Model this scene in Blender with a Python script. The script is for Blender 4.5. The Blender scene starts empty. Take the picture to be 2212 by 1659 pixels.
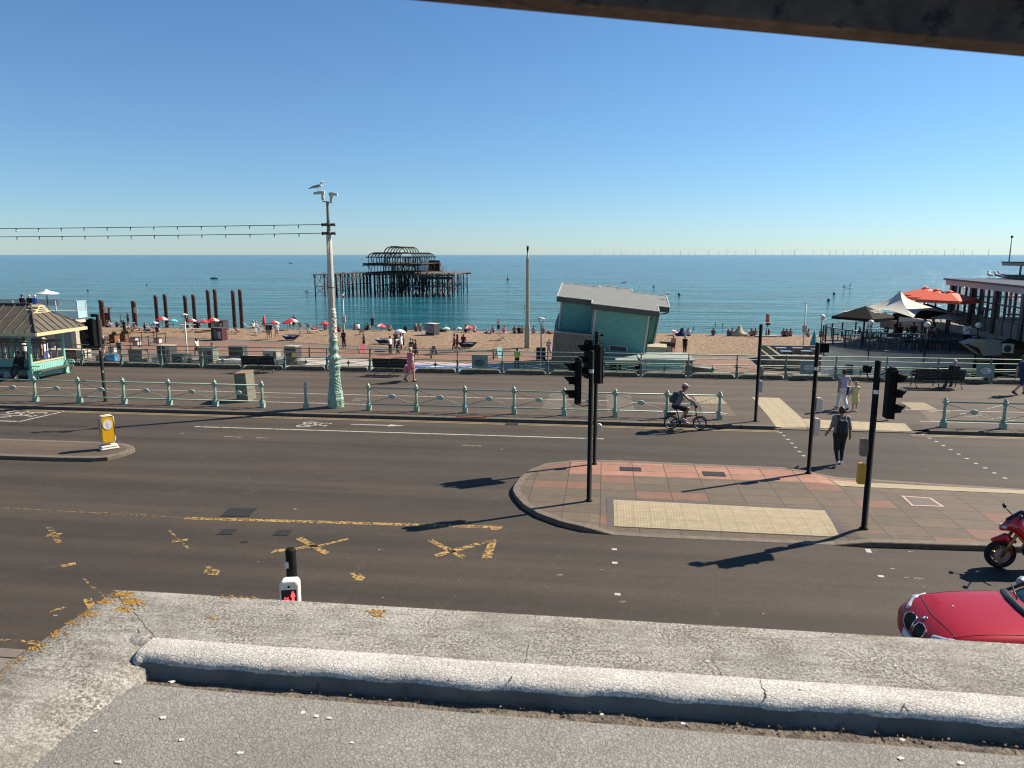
import bpy, math, random
import numpy as np
from math import sin, cos, pi, radians as R, sqrt, atan, atan2
from mathutils import Vector, Matrix
random.seed(7)
sc = bpy.context.scene
col = sc.collection
# ---------------------------------------------------------------- camera
EYE = 6.2; YAW = R(7.1); FPX = 1600.0; PITCH = atan(279.5/FPX)
cd = bpy.data.cameras.new('camera'); cam = bpy.data.objects.new('camera', cd); col.objects.link(cam)
cam.location = (0, 0, EYE); cam.rotation_euler = (R(90)-PITCH, 0, YAW)
cd.sensor_width = 36; cd.lens = 36*FPX/2212; cd.clip_start = 0.05; cd.clip_end = 90000
cd.dof.use_dof = True; cd.dof.focus_distance = 25; cd.dof.aperture_fstop = 8
sc.camera = cam
sc.cycles.filter_width = 1.15
def ray(x, y):
    a = (x-1106)/FPX; b = -(y-829.5)/FPX
    fy = cos(PITCH)+b*sin(PITCH); uz = -sin(PITCH)+b*cos(PITCH)
    return (a*cos(YAW)-fy*sin(YAW), a*sin(YAW)+fy*cos(YAW), uz)
def G(x, y, z=0.0):
    r = ray(x, y); k = (z-EYE)/r[2]; return Vector((r[0]*k, r[1]*k, z))
def T(x, y, t):
    r = ray(x, y); k = t/r[1]; return Vector((r[0]*k, t, EYE+r[2]*k))
# ---------------------------------------------------------------- light
SUN_EL = R(41); SUN_AZ = R(30)          # azimuth measured from +X (along the street) towards +Y (the sea)
w = bpy.data.worlds.new('World'); sc.world = w; w.use_nodes = True
nt = w.node_tree; bg = nt.nodes['Background']
sky = nt.nodes.new('ShaderNodeTexSky'); sky.sky_type = 'NISHITA'; sky.sun_disc = False
sky.sun_elevation = SUN_EL; sky.sun_rotation = R(90)-SUN_AZ
sky.air_density = 1.0; sky.dust_density = 0.15; sky.ozone_density = 3.0; sky.altitude = 600
# cooler air close to the horizon than the model gives
_tc = nt.nodes.new('ShaderNodeTexCoord'); _sp = nt.nodes.new('ShaderNodeSeparateXYZ'); nt.links.new(_tc.outputs['Generated'], _sp.inputs[0])
_rp = nt.nodes.new('ShaderNodeValToRGB'); nt.links.new(_sp.outputs[2], _rp.inputs[0])
for _i in range(2): _rp.color_ramp.elements.new(.5)
for _e, (_p, _c) in zip(_rp.color_ramp.elements, [(0.0, (.68, .86, 1.10)), (.06, (.68, .90, 1.09)), (.2, (.72, .96, 1.12)), (.5, (.64, .97, 1.2))]): _e.position = _p; _e.color = (*_c, 1)
_mx = nt.nodes.new('ShaderNodeMix'); _mx.data_type = 'RGBA'; _mx.blend_type = 'MULTIPLY'; _mx.inputs[0].default_value = 1
nt.links.new(sky.outputs[0], _mx.inputs[6]); nt.links.new(_rp.outputs[0], _mx.inputs[7])
nt.links.new(_mx.outputs[2], bg.inputs[0]); bg.inputs[1].default_value = 0.058
sd = bpy.data.lights.new('sun', 'SUN'); sd.energy = 5.0; sd.angle = R(0.53); sd.color = (1.0, 0.90, 0.76)
so = bpy.data.objects.new('sun', sd); col.objects.link(so)
sv = Vector((cos(SUN_EL)*cos(SUN_AZ), cos(SUN_EL)*sin(SUN_AZ), sin(SUN_EL)))
so.rotation_euler = sv.to_track_quat('Z', 'Y').to_euler()
sc.view_settings.view_transform = 'Standard'; sc.view_settings.look = 'None'
sc.view_settings.exposure = 0.95; sc.view_settings.gamma = 1
# ---------------------------------------------------------------- materials
MATS = {}
class NG:
    def __init__(s, name):
        s.mat = bpy.data.materials.new(name); s.mat.use_nodes = True
        s.t = s.mat.node_tree; s.b = s.t.nodes['Principled BSDF']
    def n(s, ty, **k):
        x = s.t.nodes.new('ShaderNode'+ty)
        for a, v in k.items(): setattr(x, a, v)
        return x
    def l(s, a, b): s.t.links.new(a, b)
    def m(s, op, a, b=0.0, c=None):
        x = s.n('Math', operation=op)
        for i, v in enumerate((a, b) if c is None else (a, b, c)):
            if isinstance(v, (int, float)): x.inputs[i].default_value = v
            else: s.l(v, x.inputs[i])
        return x.outputs[0]
    def obj(s, scale=(1, 1, 1), rot=(0, 0, 0)):
        t = s.n('TexCoord'); mp = s.n('Mapping'); s.l(t.outputs['Object'], mp.inputs[0])
        mp.inputs['Scale'].default_value = scale; mp.inputs['Rotation'].default_value = rot
        return mp.outputs[0]
    def noise(s, vec, scale=5, detail=4, rough=.6):
        x = s.n('TexNoise'); s.l(vec, x.inputs['Vector']); x.inputs['Scale'].default_value = scale
        x.inputs['Detail'].default_value = detail; x.inputs['Roughness'].default_value = rough
        return x.outputs['Fac']
    def ramp(s, fac, stops, const=False):
        x = s.n('ValToRGB'); cr = x.color_ramp
        if const: cr.interpolation = 'CONSTANT'
        while len(cr.elements) < len(stops): cr.elements.new(.5)
        for e, (p, c) in zip(cr.elements, stops):
            e.position = p; e.color = (*c, 1) if len(c) == 3 else c
        s.l(fac, x.inputs[0]); return x.outputs[0]
    def mix(s, f, a, b, blend='MIX'):
        x = s.n('Mix', data_type='RGBA', blend_type=blend)
        for i, v in ((0, f), (6, a), (7, b)):
            if isinstance(v, (int, float)): x.inputs[i].default_value = v
            elif isinstance(v, tuple): x.inputs[i].default_value = (*v, 1)
            else: s.l(v, x.inputs[i])
        return x.outputs[2]
    def bump(s, h, strength=.3, dist=.02):
        x = s.n('Bump'); x.inputs['Strength'].default_value = strength; x.inputs['Distance'].default_value = dist
        s.l(h, x.inputs['Height']); s.l(x.outputs[0], s.b.inputs['Normal']); return x
    def base(s, c):
        if isinstance(c, tuple): s.b.inputs['Base Color'].default_value = (*c, 1)
        else: s.l(c, s.b.inputs['Base Color'])
def mat(name, c=(.5, .5, .5), rough=.6, metal=0, var=.18, scale=6, c2=None, bump=0, thr=.55, fine=0, coat=0):
    """solid paint / plastic / metal with procedural wear: c varies by noise, c2 shows in patches"""
    if name in MATS: return MATS[name]
    g = NG(name); v = g.obj(); f = g.noise(v, scale, 5, .6)
    lo = tuple(x*(1-var) for x in c); hi = tuple(min(1, x*(1+var)) for x in c)
    out = g.ramp(f, [(.3, lo), (.7, hi)])
    if c2:
        f2 = g.noise(v, scale*2.3, 6, .7)
        out = g.mix(g.ramp(f2, [(thr, (0, 0, 0)), (thr+.08, (1, 1, 1))]), out, c2)
    if fine:
        f3 = g.noise(v, fine, 2, .5)
        out = g.mix(1.0, out, g.ramp(f3, [(.3, (.72, .72, .72)), (.7, (1.25, 1.25, 1.25))]), 'MULTIPLY')
    g.base(out); g.b.inputs['Roughness'].default_value = rough; g.b.inputs['Metallic'].default_value = metal
    if coat: g.b.inputs['Coat Weight'].default_value = coat; g.b.inputs['Coat Roughness'].default_value = .05
    if bump: g.bump(f if not fine else f3, bump, .01)
    MATS[name] = g.mat; return g.mat
def glow(name, c, e=2):
    g = NG(name); g.base(c); g.b.inputs['Emission Color'].default_value = (*c, 1); g.b.inputs['Emission Strength'].default_value = e
    return g.mat
def glass(name, c=(.8, .9, .9), alpha=.25, rough=.05):
    g = NG(name); g.base(c); g.b.inputs['Alpha'].default_value = alpha; g.b.inputs['Roughness'].default_value = rough
    return g.mat
# ---------------------------------------------------------------- mesh builder
class MB:
    def __init__(s): s.v = []; s.f = []; s.mi = []; s.mats = []; s.M = Matrix(); s.cur = 0; s.sm = []
    def use(s, m):
        if m not in s.mats: s.mats.append(m)
        s.cur = s.mats.index(m); return s
    def add(s, vs, fs, smooth=False):
        o = len(s.v)
        for p in vs:
            s.v.append(tuple(s.M @ Vector(p)))
        for f in fs: s.f.append(tuple(i+o for i in f)); s.mi.append(s.cur); s.sm.append(smooth)
        return s
    def box(s, c, d, rz=0, rx=0, ry=0):
        m = Matrix.Translation(c) @ Matrix.Rotation(rz, 4, 'Z') @ Matrix.Rotation(ry, 4, 'Y') @ Matrix.Rotation(rx, 4, 'X')
        vs = [m @ Vector((x*d[0]/2, y*d[1]/2, z*d[2]/2)) for z in (-1, 1) for y in (-1, 1) for x in (-1, 1)]
        return s.add(vs, [(0, 2, 3, 1), (4, 5, 7, 6), (0, 1, 5, 4), (2, 6, 7, 3), (0, 4, 6, 2), (1, 3, 7, 5)])
    def b(s, x0, x1, y0, y1, z0, z1): return s.box(((x0+x1)/2, (y0+y1)/2, (z0+z1)/2), (x1-x0, y1-y0, z1-z0))
    def hexa(s, P): return s.add(P, [(0, 3, 2, 1), (4, 5, 6, 7), (0, 1, 5, 4), (1, 2, 6, 5), (2, 3, 7, 6), (3, 0, 4, 7)])
    def tube(s, pts, r, n=8, cap=True, smooth=True, sx=1.0):
        pts = [Vector(p) for p in pts]; k = len(pts)
        rs = r if isinstance(r, (list, tuple)) else [r]*k
        vs = []; up = None
        for i, p in enumerate(pts):
            d = (pts[min(i+1, k-1)]-pts[max(i-1, 0)])
            d = d.normalized() if d.length > 1e-9 else Vector((0, 0, 1))
            if up is None: up = Vector((0, 0, 1)) if abs(d.z) < .9 else Vector((0, 1, 0))
            a = d.cross(up)
            if a.length < 1e-5: a = d.cross(Vector((1, 0, 0)))
            a.normalize(); b = a.cross(d).normalized()
            for j in range(n):
                th = 2*pi*(j+.5)/n
                vs.append(p+(a*cos(th)*sx+b*sin(th))*rs[i])
        fs = [(i*n+j, i*n+(j+1) % n, (i+1)*n+(j+1) % n, (i+1)*n+j) for i in range(k-1) for j in range(n)]
        if cap: fs += [tuple(range(n))[::-1], tuple(range((k-1)*n, k*n))]
        return s.add(vs, fs, smooth)
    def bar(s, a, b, w, h=None):
        a = Vector(a); b = Vector(b); d = (b-a); L = d.length
        if L < 1e-6: return s
        d.normalize(); h = h or w
        up = Vector((0, 0, 1)) if abs(d.z) < .95 else Vector((0, 1, 0))
        x = d.cross(up).normalized()*w/2; y = x.cross(d).normalized()*h/2
        return s.hexa([a-x-y, a+x-y, a+x+y, a-x+y, b-x-y, b+x-y, b+x+y, b-x+y])
    def lathe(s, prof, c=(0, 0, 0), n=16, smooth=True, axis='Z', phase=0.0, sx=1, sy=1):
        vs = []
        for (r, z) in prof:
            for j in range(n):
                th = 2*pi*j/n+phase; p = (r*cos(th)*sx, r*sin(th)*sy, z)
                if axis == 'Y': p = (p[0], z, p[1])
                if axis == 'X': p = (z, p[0], p[1])
                vs.append((p[0]+c[0], p[1]+c[1], p[2]+c[2]))
        k = len(prof)
        fs = [(i*n+j, i*n+(j+1) % n, (i+1)*n+(j+1) % n, (i+1)*n+j) for i in range(k-1) for j in range(n)]
        fs += [tuple(range(n))[::-1], tuple(range((k-1)*n, k*n))]
        return s.add(vs, fs, smooth)
    def ell(s, c, r, n=12, m=8):
        prof = [(max(.001, sin(pi*i/m)), -cos(pi*i/m)) for i in range(m+1)]
        o = len(s.v); s.lathe(prof, (0, 0, 0), n)
        Mi = s.M.inverted()
        for i in range(o, len(s.v)):
            p = Mi @ Vector(s.v[i]); s.v[i] = tuple(s.M @ Vector((p.x*r[0]+c[0], p.y*r[1]+c[1], p.z*r[2]+c[2])))
        return s
    def prism(s, poly, z0, z1):
        n = len(poly); vs = [(p[0], p[1], z0) for p in poly]+[(p[0], p[1], z1) for p in poly]
        return s.add(vs, [tuple(range(n))[::-1], tuple(range(n, 2*n))]+[(i, (i+1) % n, n+(i+1) % n, n+i) for i in range(n)])
    def vprism(s, poly, y0, y1):     # polygon in XZ extruded along Y
        n = len(poly); vs = [(p[0], y0, p[1]) for p in poly]+[(p[0], y1, p[1]) for p in poly]
        return s.add(vs, [tuple(range(n)), tuple(range(n, 2*n))[::-1]]+[(i, n+i, n+(i+1) % n, (i+1) % n) for i in range(n)])
    def xprism(s, poly, x0, x1):     # polygon in YZ extruded along X
        n = len(poly); vs = [(x0, p[0], p[1]) for p in poly]+[(x1, p[0], p[1]) for p in poly]
        return s.add(vs, [tuple(range(n))[::-1], tuple(range(n, 2*n))]+[(i, (i+1) % n, n+(i+1) % n, n+i) for i in range(n)])
    def poly(s, pts, z=None):
        return s.add([(p[0], p[1], z if z is not None else p[2]) for p in pts], [tuple(range(len(pts)))])
    def text(s, body, size, M, extrude=.002, flat=False):
        cu = bpy.data.curves.new('lettering', 'FONT'); cu.body = body; cu.size = size; cu.align_x = 'CENTER'; cu.align_y = 'CENTER'
        cu.extrude = extrude; cu.resolution_u = 2
        o = bpy.data.objects.new('lettering', cu); me = o.to_mesh()
        s.add([M @ v.co for v in me.vertices], [tuple(p.vertices) for p in me.polygons])
        o.to_mesh_clear(); bpy.data.objects.remove(o); bpy.data.curves.remove(cu); return s
    def build(s, name, m=None, parent=None, bevel=0, loc=None):
        me = bpy.data.meshes.new(name); me.from_pydata(s.v, [], s.f); me.validate(clean_customdata=False)
        ms = s.mats if s.mats else [m]
        for x in ms: me.materials.append(x)
        if len(me.polygons) == len(s.f):
            if s.mats: me.polygons.foreach_set('material_index', s.mi)
            me.polygons.foreach_set('use_smooth', s.sm)
        me.update()
        o = bpy.data.objects.new(name, me); col.objects.link(o)
        if parent is not None: o.parent = parent
        if loc is not None: o.location = loc
        if bevel:
            bm = o.modifiers.new('bevel', 'BEVEL'); bm.width = bevel; bm.segments = 2; bm.limit_method = 'ANGLE'; bm.angle_limit = R(40)
        return o
def tag(o, label=None, cat=None, group=None, kind=None):
    if label: o['label'] = label
    if cat: o['category'] = cat
    if group: o['group'] = group
    if kind: o['kind'] = kind
    return o
def thing(name, label, cat, loc=(0, 0, 0), rz=0, group=None):
    o = bpy.data.objects.new(name, None); col.objects.link(o); o.location = loc; o.rotation_euler = (0, 0, rz)
    o.empty_display_size = .2
    return tag(o, label, cat, group)
def kids(o): return [c for c in bpy.data.objects if c.parent == o]
def dup(o, loc=None, rz=None, label=None, parent=None, group=None, scale=None):
    c = o.copy(); col.objects.link(c)
    if parent is not None: c.parent = parent
    for ch in kids(o): dup(ch, parent=c)
    if loc is not None: c.location = loc
    if rz is not None: c.rotation_euler = (0, 0, rz)
    if label: c['label'] = label
    if group: c['group'] = group
    if scale: c.scale = (scale,)*3
    return c
def struct(o): o['kind'] = 'structure'; return o
def smooth_closed(pts, n=10):
    out = []; k = len(pts)
    for i in range(k):
        p0, p1, p2, p3 = (Vector(pts[(i+j-1) % k]) for j in range(4))
        for q in range(n):
            t = q/n
            out.append(.5*((2*p1)+(-p0+p2)*t+(2*p0-5*p1+4*p2-p3)*t*t+(-p0+3*p1-3*p2+p3)*t**3))
    return out
# ================================================================ GROUND, ROAD, SEA
ZR = -0.12; ZL = -3.2; ZS = -6.5
def asphalt(name, base, lanes=True, tint=(1, 1, 1)):
    g = NG(name); v = g.obj()
    big = g.noise(g.obj((.12, .5, 1)), 1.0, 4, .6)          # long wheel-track streaks along the street
    patch = g.noise(v, .35, 5, .65)
    fine = g.noise(v, 85, 2, .7); mid = g.noise(v, 14, 5, .7); grit = g.noise(v, 30, 3, .85)
    c = g.ramp(big, [(.32, tuple(x*.82 for x in base)), (.68, tuple(x*1.18 for x in base))])
    c = g.mix(.55, c, g.ramp(patch, [(.3, tuple(x*.8 for x in base)), (.7, (base[0]*1.2, base[1]*1.14, base[2]*1.05))]))
    c = g.mix(1, c, g.ramp(fine, [(.3, (.62, .62, .62)), (.72, (1.42, 1.4, 1.36))]), 'MULTIPLY')
    c = g.mix(1, c, g.ramp(mid, [(.3, (.86, .86, .86)), (.7, (1.14, 1.14, 1.14))]), 'MULTIPLY')
    c = g.mix(1, c, g.ramp(grit, [(.3, (.8, .8, .8)), (.7, (1.2, 1.2, 1.2))]), 'MULTIPLY')
    st = g.noise(g.obj((.035, 1.3, 1)), 1.0, 3, .5); c = g.mix(1, c, g.ramp(st, [(.36, (.80, .80, .80)), (.64, (1.2, 1.19, 1.18))]), 'MULTIPLY')
    wear = g.noise(v, 1.1, 7, .75); c = g.mix(g.ramp(wear, [(.58, (0, 0, 0)), (.72, (.55, .55, .55))]), c, tuple(x*1.75 for x in base))
    oil = g.noise(g.obj((.5, 2.2, 1)), .7, 5, .7); c = g.mix(g.ramp(oil, [(.60, (0, 0, 0)), (.74, (.5, .5, .5))]), c, tuple(x*.5 for x in base))
    sp = g.n('TexVoronoi'); g.l(v, sp.inputs['Vector']); sp.inputs['Scale'].default_value = 2.3
    wn = g.m('LESS_THAN', sp.outputs['Distance'], .035)      # pale chewing gum / droppings
    sel = g.n('SeparateColor'); g.l(sp.outputs['Color'], sel.inputs[0])
    c = g.mix(g.m('MULTIPLY', wn, g.m('GREATER_THAN', sel.outputs[0], .62)), c, (.3, .29, .27))
    g.base(c); g.b.inputs['Roughness'].default_value = .82; g.b.inputs['Specular IOR Level'].default_value = .35
    g.bump(fine, .5, .006); return g.mat
M_road = asphalt('road asphalt', (.044, .0355, .0265))
M_prom = asphalt('promenade asphalt', (.068, .053, .039))
def crackle(name, base, scale=60, dirt=(.12, .105, .085), dirtamt=.5, stretch=(1, 1, 1), crack=.55, lichen=False):
    g = NG(name); v = g.obj(stretch)
    wob = g.noise(v, 25, 3, .6)
    off = g.n('Mix', data_type='VECTOR'); off.inputs[0].default_value = .035
    nn = g.n('TexNoise'); g.l(v, nn.inputs['Vector']); nn.inputs['Scale'].default_value = 18
    g.l(v, off.inputs[4]); g.l(nn.outputs['Color'], off.inputs[5])
    vo = g.n('TexVoronoi', feature='DISTANCE_TO_EDGE'); g.l(off.outputs[1], vo.inputs['Vector']); vo.inputs['Scale'].default_value = scale
    cr = g.ramp(vo.outputs['Distance'], [(.0, (0, 0, 0)), (.12, (1, 1, 1))])
    n1 = g.noise(v, 5, 6, .7); n2 = g.noise(v, 2.2, 5, .6); n3 = g.noise(v, 105, 3, .8)
    c = g.ramp(n2, [(.3, tuple(x*.78 for x in base)), (.7, tuple(min(1, x*1.12) for x in base))])
    d = g.ramp(n3, [(.43, (0, 0, 0)), (.57, (1, 1, 1))])
    dm = g.ramp(n1, [(.35, (0, 0, 0)), (.75, (1, 1, 1))])
    dd = g.m('MULTIPLY', d, g.m('MULTIPLY_ADD', dm, dirtamt, .42))
    c = g.mix(dd, c, dirt)
    c = g.mix(g.m('MULTIPLY', g.m('SUBTRACT', 1, cr), crack), c, tuple(x*.7 for x in dirt))
    if lichen:
        # ochre lichen, thickest along the outer edges
        tc = g.n('TexCoord'); sx = g.n('SeparateXYZ'); g.l(tc.outputs['Object'], sx.inputs[0])
        e1 = g.m('SUBTRACT', 1, g.m('MULTIPLY', g.m('ABSOLUTE', g.m('ADD', sx.outputs[0], 1.74)), 9))
        e2 = g.m('SUBTRACT', 1, g.m('MULTIPLY', g.m('ABSOLUTE', g.m('SUBTRACT', sx.outputs[1], 2.33)), 12))
        q = g.m('MAXIMUM', e1, g.m('SUBTRACT', e2, .35))
        ln = g.noise(v, 16, 6, .75)
        ff = g.m('ADD', ln, g.m('MULTIPLY', g.m('MAXIMUM', q, 0), .2))
        c = g.mix(g.ramp(ff, [(.70, (0, 0, 0)), (.74, (1, 1, 1))]), c, (.30, .155, .02))
    g1 = g.noise(g.obj((1, 1.6, 1)), 3.2, 8, .78); c = g.mix(g.m('MULTIPLY', g.ramp(g1, [(.47, (0, 0, 0)), (.66, (1, 1, 1))]), .62*min(1, dirtamt)), c, dirt)
    g2 = g.noise(g.obj((6, 30, 10)), 1, 4, .7); c = g.mix(g.m('MULTIPLY', g.ramp(g2, [(.52, (0, 0, 0)), (.62, (1, 1, 1))]), .45*min(1, dirtamt)), c, dirt)
    dr = g.n('TexVoronoi'); g.l(off.outputs[1], dr.inputs['Vector']); dr.inputs['Scale'].default_value = 4.1
    sel = g.n('SeparateColor'); g.l(dr.outputs['Color'], sel.inputs[0])
    mm = g.m('MULTIPLY', g.m('LESS_THAN', dr.outputs['Distance'], .028), g.m('GREATER_THAN', sel.outputs[0], .72))
    c = g.mix(mm, c, (.75, .74, .68))
    g.base(c); g.b.inputs['Roughness'].default_value = .9
    g.bump(g.m('ADD', g.m('MULTIPLY', cr, .6), n3), .55, .004); return g.mat
def slabs(name, sx, sy, cols, grout=(.05, .045, .04), gw=.018, pink_y=None, offset=.5, fine=60):
    g = NG(name); tc = g.n('TexCoord'); s = g.n('SeparateXYZ'); g.l(tc.outputs['Object'], s.inputs[0])
    yy = g.m('DIVIDE', s.outputs[1], sy); row = g.m('FLOOR', yy)
    xx = g.m('ADD', g.m('DIVIDE', s.outputs[0], sx), g.m('MULTIPLY', row, offset)); cx = g.m('FLOOR', xx)
    fx = g.m('SUBTRACT', xx, cx); fy = g.m('SUBTRACT', yy, row)
    ex = g.m('MULTIPLY', g.m('MINIMUM', fx, g.m('SUBTRACT', 1, fx)), sx)
    ey = g.m('MULTIPLY', g.m('MINIMUM', fy, g.m('SUBTRACT', 1, fy)), sy)
    e = g.m('LESS_THAN', g.m('MINIMUM', ex, ey), gw)
    cb = g.n('CombineXYZ'); g.l(cx, cb.inputs[0]); g.l(row, cb.inputs[1])
    wn = g.n('TexWhiteNoise', noise_dimensions='2D'); g.l(cb.outputs[0], wn.inputs['Vector'])
    n = len(cols); c = g.ramp(wn.outputs['Value'], [(i/n, cols[i]) for i in range(n)], True)
    if pink_y:
        pk = g.ramp(wn.outputs['Value'], [(0, (.26, .125, .08)), (.5, (.29, .145, .098)), (.8, (.235, .12, .083))], True)
        m_ = g.m('MULTIPLY', g.m('GREATER_THAN', s.outputs[1], pink_y), g.m('GREATER_THAN', s.outputs[0], -.9))
        m_ = g.m('MULTIPLY', m_, g.m('LESS_THAN', s.outputs[0], 7.2)); c = g.mix(m_, c, pk)
    nn = g.noise(g.obj(), fine, 3, .7); n2 = g.noise(g.obj(), 3, 5, .7)
    c = g.mix(1, c, g.ramp(nn, [(.3, (.78, .78, .78)), (.7, (1.2, 1.2, 1.2))]), 'MULTIPLY')
    c = g.mix(1, c, g.ramp(n2, [(.3, (.82, .82, .82)), (.7, (1.15, 1.15, 1.15))]), 'MULTIPLY')
    c = g.mix(e, c, grout); g.base(c); g.b.inputs['Roughness'].default_value = .85
    g.bump(g.m('SUBTRACT', 1, e), .4, .004); return g.mat
def tactile(name, base, dots=True, step=.0667, ang=0):
    g = NG(name); tc = g.n('TexCoord'); s = g.n('SeparateXYZ'); g.l(tc.outputs['Object'], s.inputs[0])
    def fr(o, d): 
        q = g.m('DIVIDE', o, d); return g.m('SUBTRACT', g.m('SUBTRACT', q, g.m('FLOOR', q)), .5)
    fx, fy = fr(s.outputs[0], step), fr(s.outputs[1], step)
    gx, gy = g.m('ABSOLUTE', fr(s.outputs[0], .4)), g.m('ABSOLUTE', fr(s.outputs[1], .4))
    if dots: d = g.m('LESS_THAN', g.m('ADD', g.m('MULTIPLY', fx, fx), g.m('MULTIPLY', fy, fy)), .085)
    else: d = g.m('LESS_THAN', g.m('ABSOLUTE', fx), .2)
    edge = g.m('GREATER_THAN', g.m('MAXIMUM', gx, gy), .485)
    n2 = g.noise(g.obj(), 4, 6, .7); n3 = g.noise(g.obj(), 60, 2, .6)
    c = g.ramp(n2, [(.3, tuple(x*.8 for x in base)), (.7, tuple(x*1.12 for x in base))])
    c = g.mix(1, c, g.ramp(n3, [(.3, (.85,)*3), (.7, (1.12,)*3)]), 'MULTIPLY')
    c = g.mix(g.m('MULTIPLY', d, .55), c, tuple(x*.5 for x in base))
    c = g.mix(g.m('MULTIPLY', edge, .6), c, (.1, .08, .06)); g.base(c)
    g.b.inputs['Roughness'].default_value = .8; g.bump(d, .6, .005); return g.mat
def worn(name, c, thr=.5, scale=9):
    g = NG(name); v = g.obj((1, 1.0, 1)); f = g.noise(v, scale, 8, .78); n2 = g.noise(v, 45, 2, .6)
    g.base(g.mix(1, g.ramp(f, [(.3, c), (.8, tuple(x*.8 for x in c))]), g.ramp(n2, [(.3, (.85,)*3), (.7, (1.1,)*3)]), 'MULTIPLY'))
    g.b.inputs['Roughness'].default_value = .8
    g.l(g.ramp(f, [(thr-.015, (0, 0, 0)), (thr+.015, (1, 1, 1))]), g.b.inputs['Alpha']); return g.mat

# sea
g = NG('sea water'); tc = g.n('TexCoord'); s = g.n('SeparateXYZ'); g.l(tc.outputs['Object'], s.inputs[0])
dd = g.m('DIVIDE', s.outputs[1], 900.0)
cwob = g.noise(g.obj((.004, .012, 1)), 1, 4, .6)
fac = g.m('ADD', dd, g.m('MULTIPLY', g.m('SUBTRACT', cwob, .5), .10))
cc = g.ramp(fac, [(.08, (.008, .080, .078)), (.2, (.010, .100, .130)), (.45, (.010, .098, .155)), (1.0, (.010, .090, .160))])
def wave(sx, sy, sc_, det, rot=0.0, r=.6): return g.noise(g.obj((sx, sy, 1), (0, 0, rot)), sc_, det, r)
h1 = wave(.10, .42, 1, 3, R(6)); h2 = wave(.5, 1.7, 1, 4, R(-5)); h3 = wave(.02, .09, 1, 3, R(3))
hh = g.m('ADD', g.m('ADD', g.m('MULTIPLY', h1, 1.5), g.m('MULTIPLY', h2, .55)), g.m('MULTIPLY', h3, 3.5))
cc = g.mix(1, cc, g.ramp(h1, [(.34, (.78,)*3), (.66, (1.2,)*3)]), 'MULTIPLY')  # wave crests and troughs painted lighter and darker into the water colour
cc = g.mix(1, cc, g.ramp(h3, [(.34, (.84,)*3), (.66, (1.14,)*3)]), 'MULTIPLY')
cc = g.mix(1, cc, g.ramp(h2, [(.34, (.86,)*3), (.66, (1.12,)*3)]), 'MULTIPLY')
g.base(cc); g.b.inputs['Roughness'].default_value = .12; g.b.inputs['IOR'].default_value = 1.33
g.b.inputs['Specular IOR Level'].default_value = .3
h4 = wave(1.6, 4.2, 1, 3, R(4)); hh = g.m('ADD', hh, g.m('MULTIPLY', h4, .18))
swell_shade = wave(.012, .10, 1, 5, R(2), .72); sw2 = wave(.035, .30, 1, 5, R(-2), .75); far = wave(.004, .022, 1, 5, 0, .7); cc2 = g.mix(1, g.ramp(swell_shade, [(.38, (.66,)*3), (.62, (1.36,)*3)]), g.mix(1, g.ramp(sw2, [(.40, (.70,)*3), (.60, (1.32,)*3)]), g.ramp(far, [(.38, (.80,)*3), (.62, (1.2,)*3)]), 'MULTIPLY'), 'MULTIPLY')  # more wave light and dark put into the colour, not the bump
g.base(g.mix(1, cc, cc2, 'MULTIPLY')); g.bump(hh, 1.0, .8); M_sea = g.mat
mb = MB()
ys = [96, 150, 260, 500, 1200, 4000, 15000, 60000]
for a, b in zip(ys[:-1], ys[1:]): 
    X = 400+b*1.6
    mb.add([(-400-a*1.6, a, 0), (400+a*1.6, a, 0), (X, b, 0), (-X, b, 0)], [(0, 1, 2, 3)])
o = mb.build('sea', M_sea, loc=(0, 0, ZS)); struct(o)

# upper promenade, road, lower promenade, retaining wall, beach
XL, XR = -140, 120
KE = 27.45      # kerb line
PE = 38.7       # back of the upper promenade
mb = MB(); mb.add([(XL, -2, ZR), (XR, -2, ZR), (XR, KE, ZR), (XL, KE, ZR)], [(0, 1, 2, 3)])
road = struct(mb.build('road', M_road))
mb = MB(); mb.b(XL, 5.9, KE+.26, PE, -3.4, 0); mb.b(11.7, XR, KE+.26, PE, -3.4, 0); mb.b(5.9, 11.7, KE+1.6, PE, -3.4, 0)
def rampz(x, y):
    a = max(0, min(1, (x-5.9)/.7, (11.7-x)/.7)); return (ZR+.03)*a*max(0, min(1, 1-(y-KE-.26)/1.34))
mb.add([(5.9+5.8*i/58, KE+.26+1.34*j/8, rampz(5.9+5.8*i/58, KE+.26+1.34*j/8)) for j in range(9) for i in range(59)], [(j*59+i, j*59+i+1, (j+1)*59+i+1, (j+1)*59+i) for j in range(8) for i in range(58)])
prom = struct(mb.build('promenade', M_prom))
M_kerb = mat('granite kerb', (.10, .082, .062), .85, var=.25, scale=5, fine=50, bump=.3)
mb = MB(); rk = random.Random(3)
x = XL
while x < XR:
    L = .9+rk.random()*.35
    if x < 5.4 or x > 11.6: mb.b(x, x+L-.012, KE+rk.uniform(-.006, .006), KE+.257, ZR-.2, .002+rk.uniform(-.003, .004))
    else: mb.b(x, x+L-.012, KE, KE+.257, ZR-.2, ZR+.03)
    x += L
struct(mb.build('kerb', M_kerb, bevel=.012))
mb = MB(); mb.b(XL, 120, PE, PE+.35, -3.6, -.02)
M_wall = mat('rendered sea wall', (.3, .26, .2), .9, var=.2, scale=2, fine=25)
tag(mb.build('retaining_wall', M_wall), 'cream rendered retaining wall dropping from the upper promenade to the lower one', 'wall')
# stone plinth blocks under the back rail
M_plinth = mat('dark weathered stone', (.13, .115, .075), .95, var=.4, scale=5, c2=(.045, .045, .028), fine=40, bump=.5)

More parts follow.
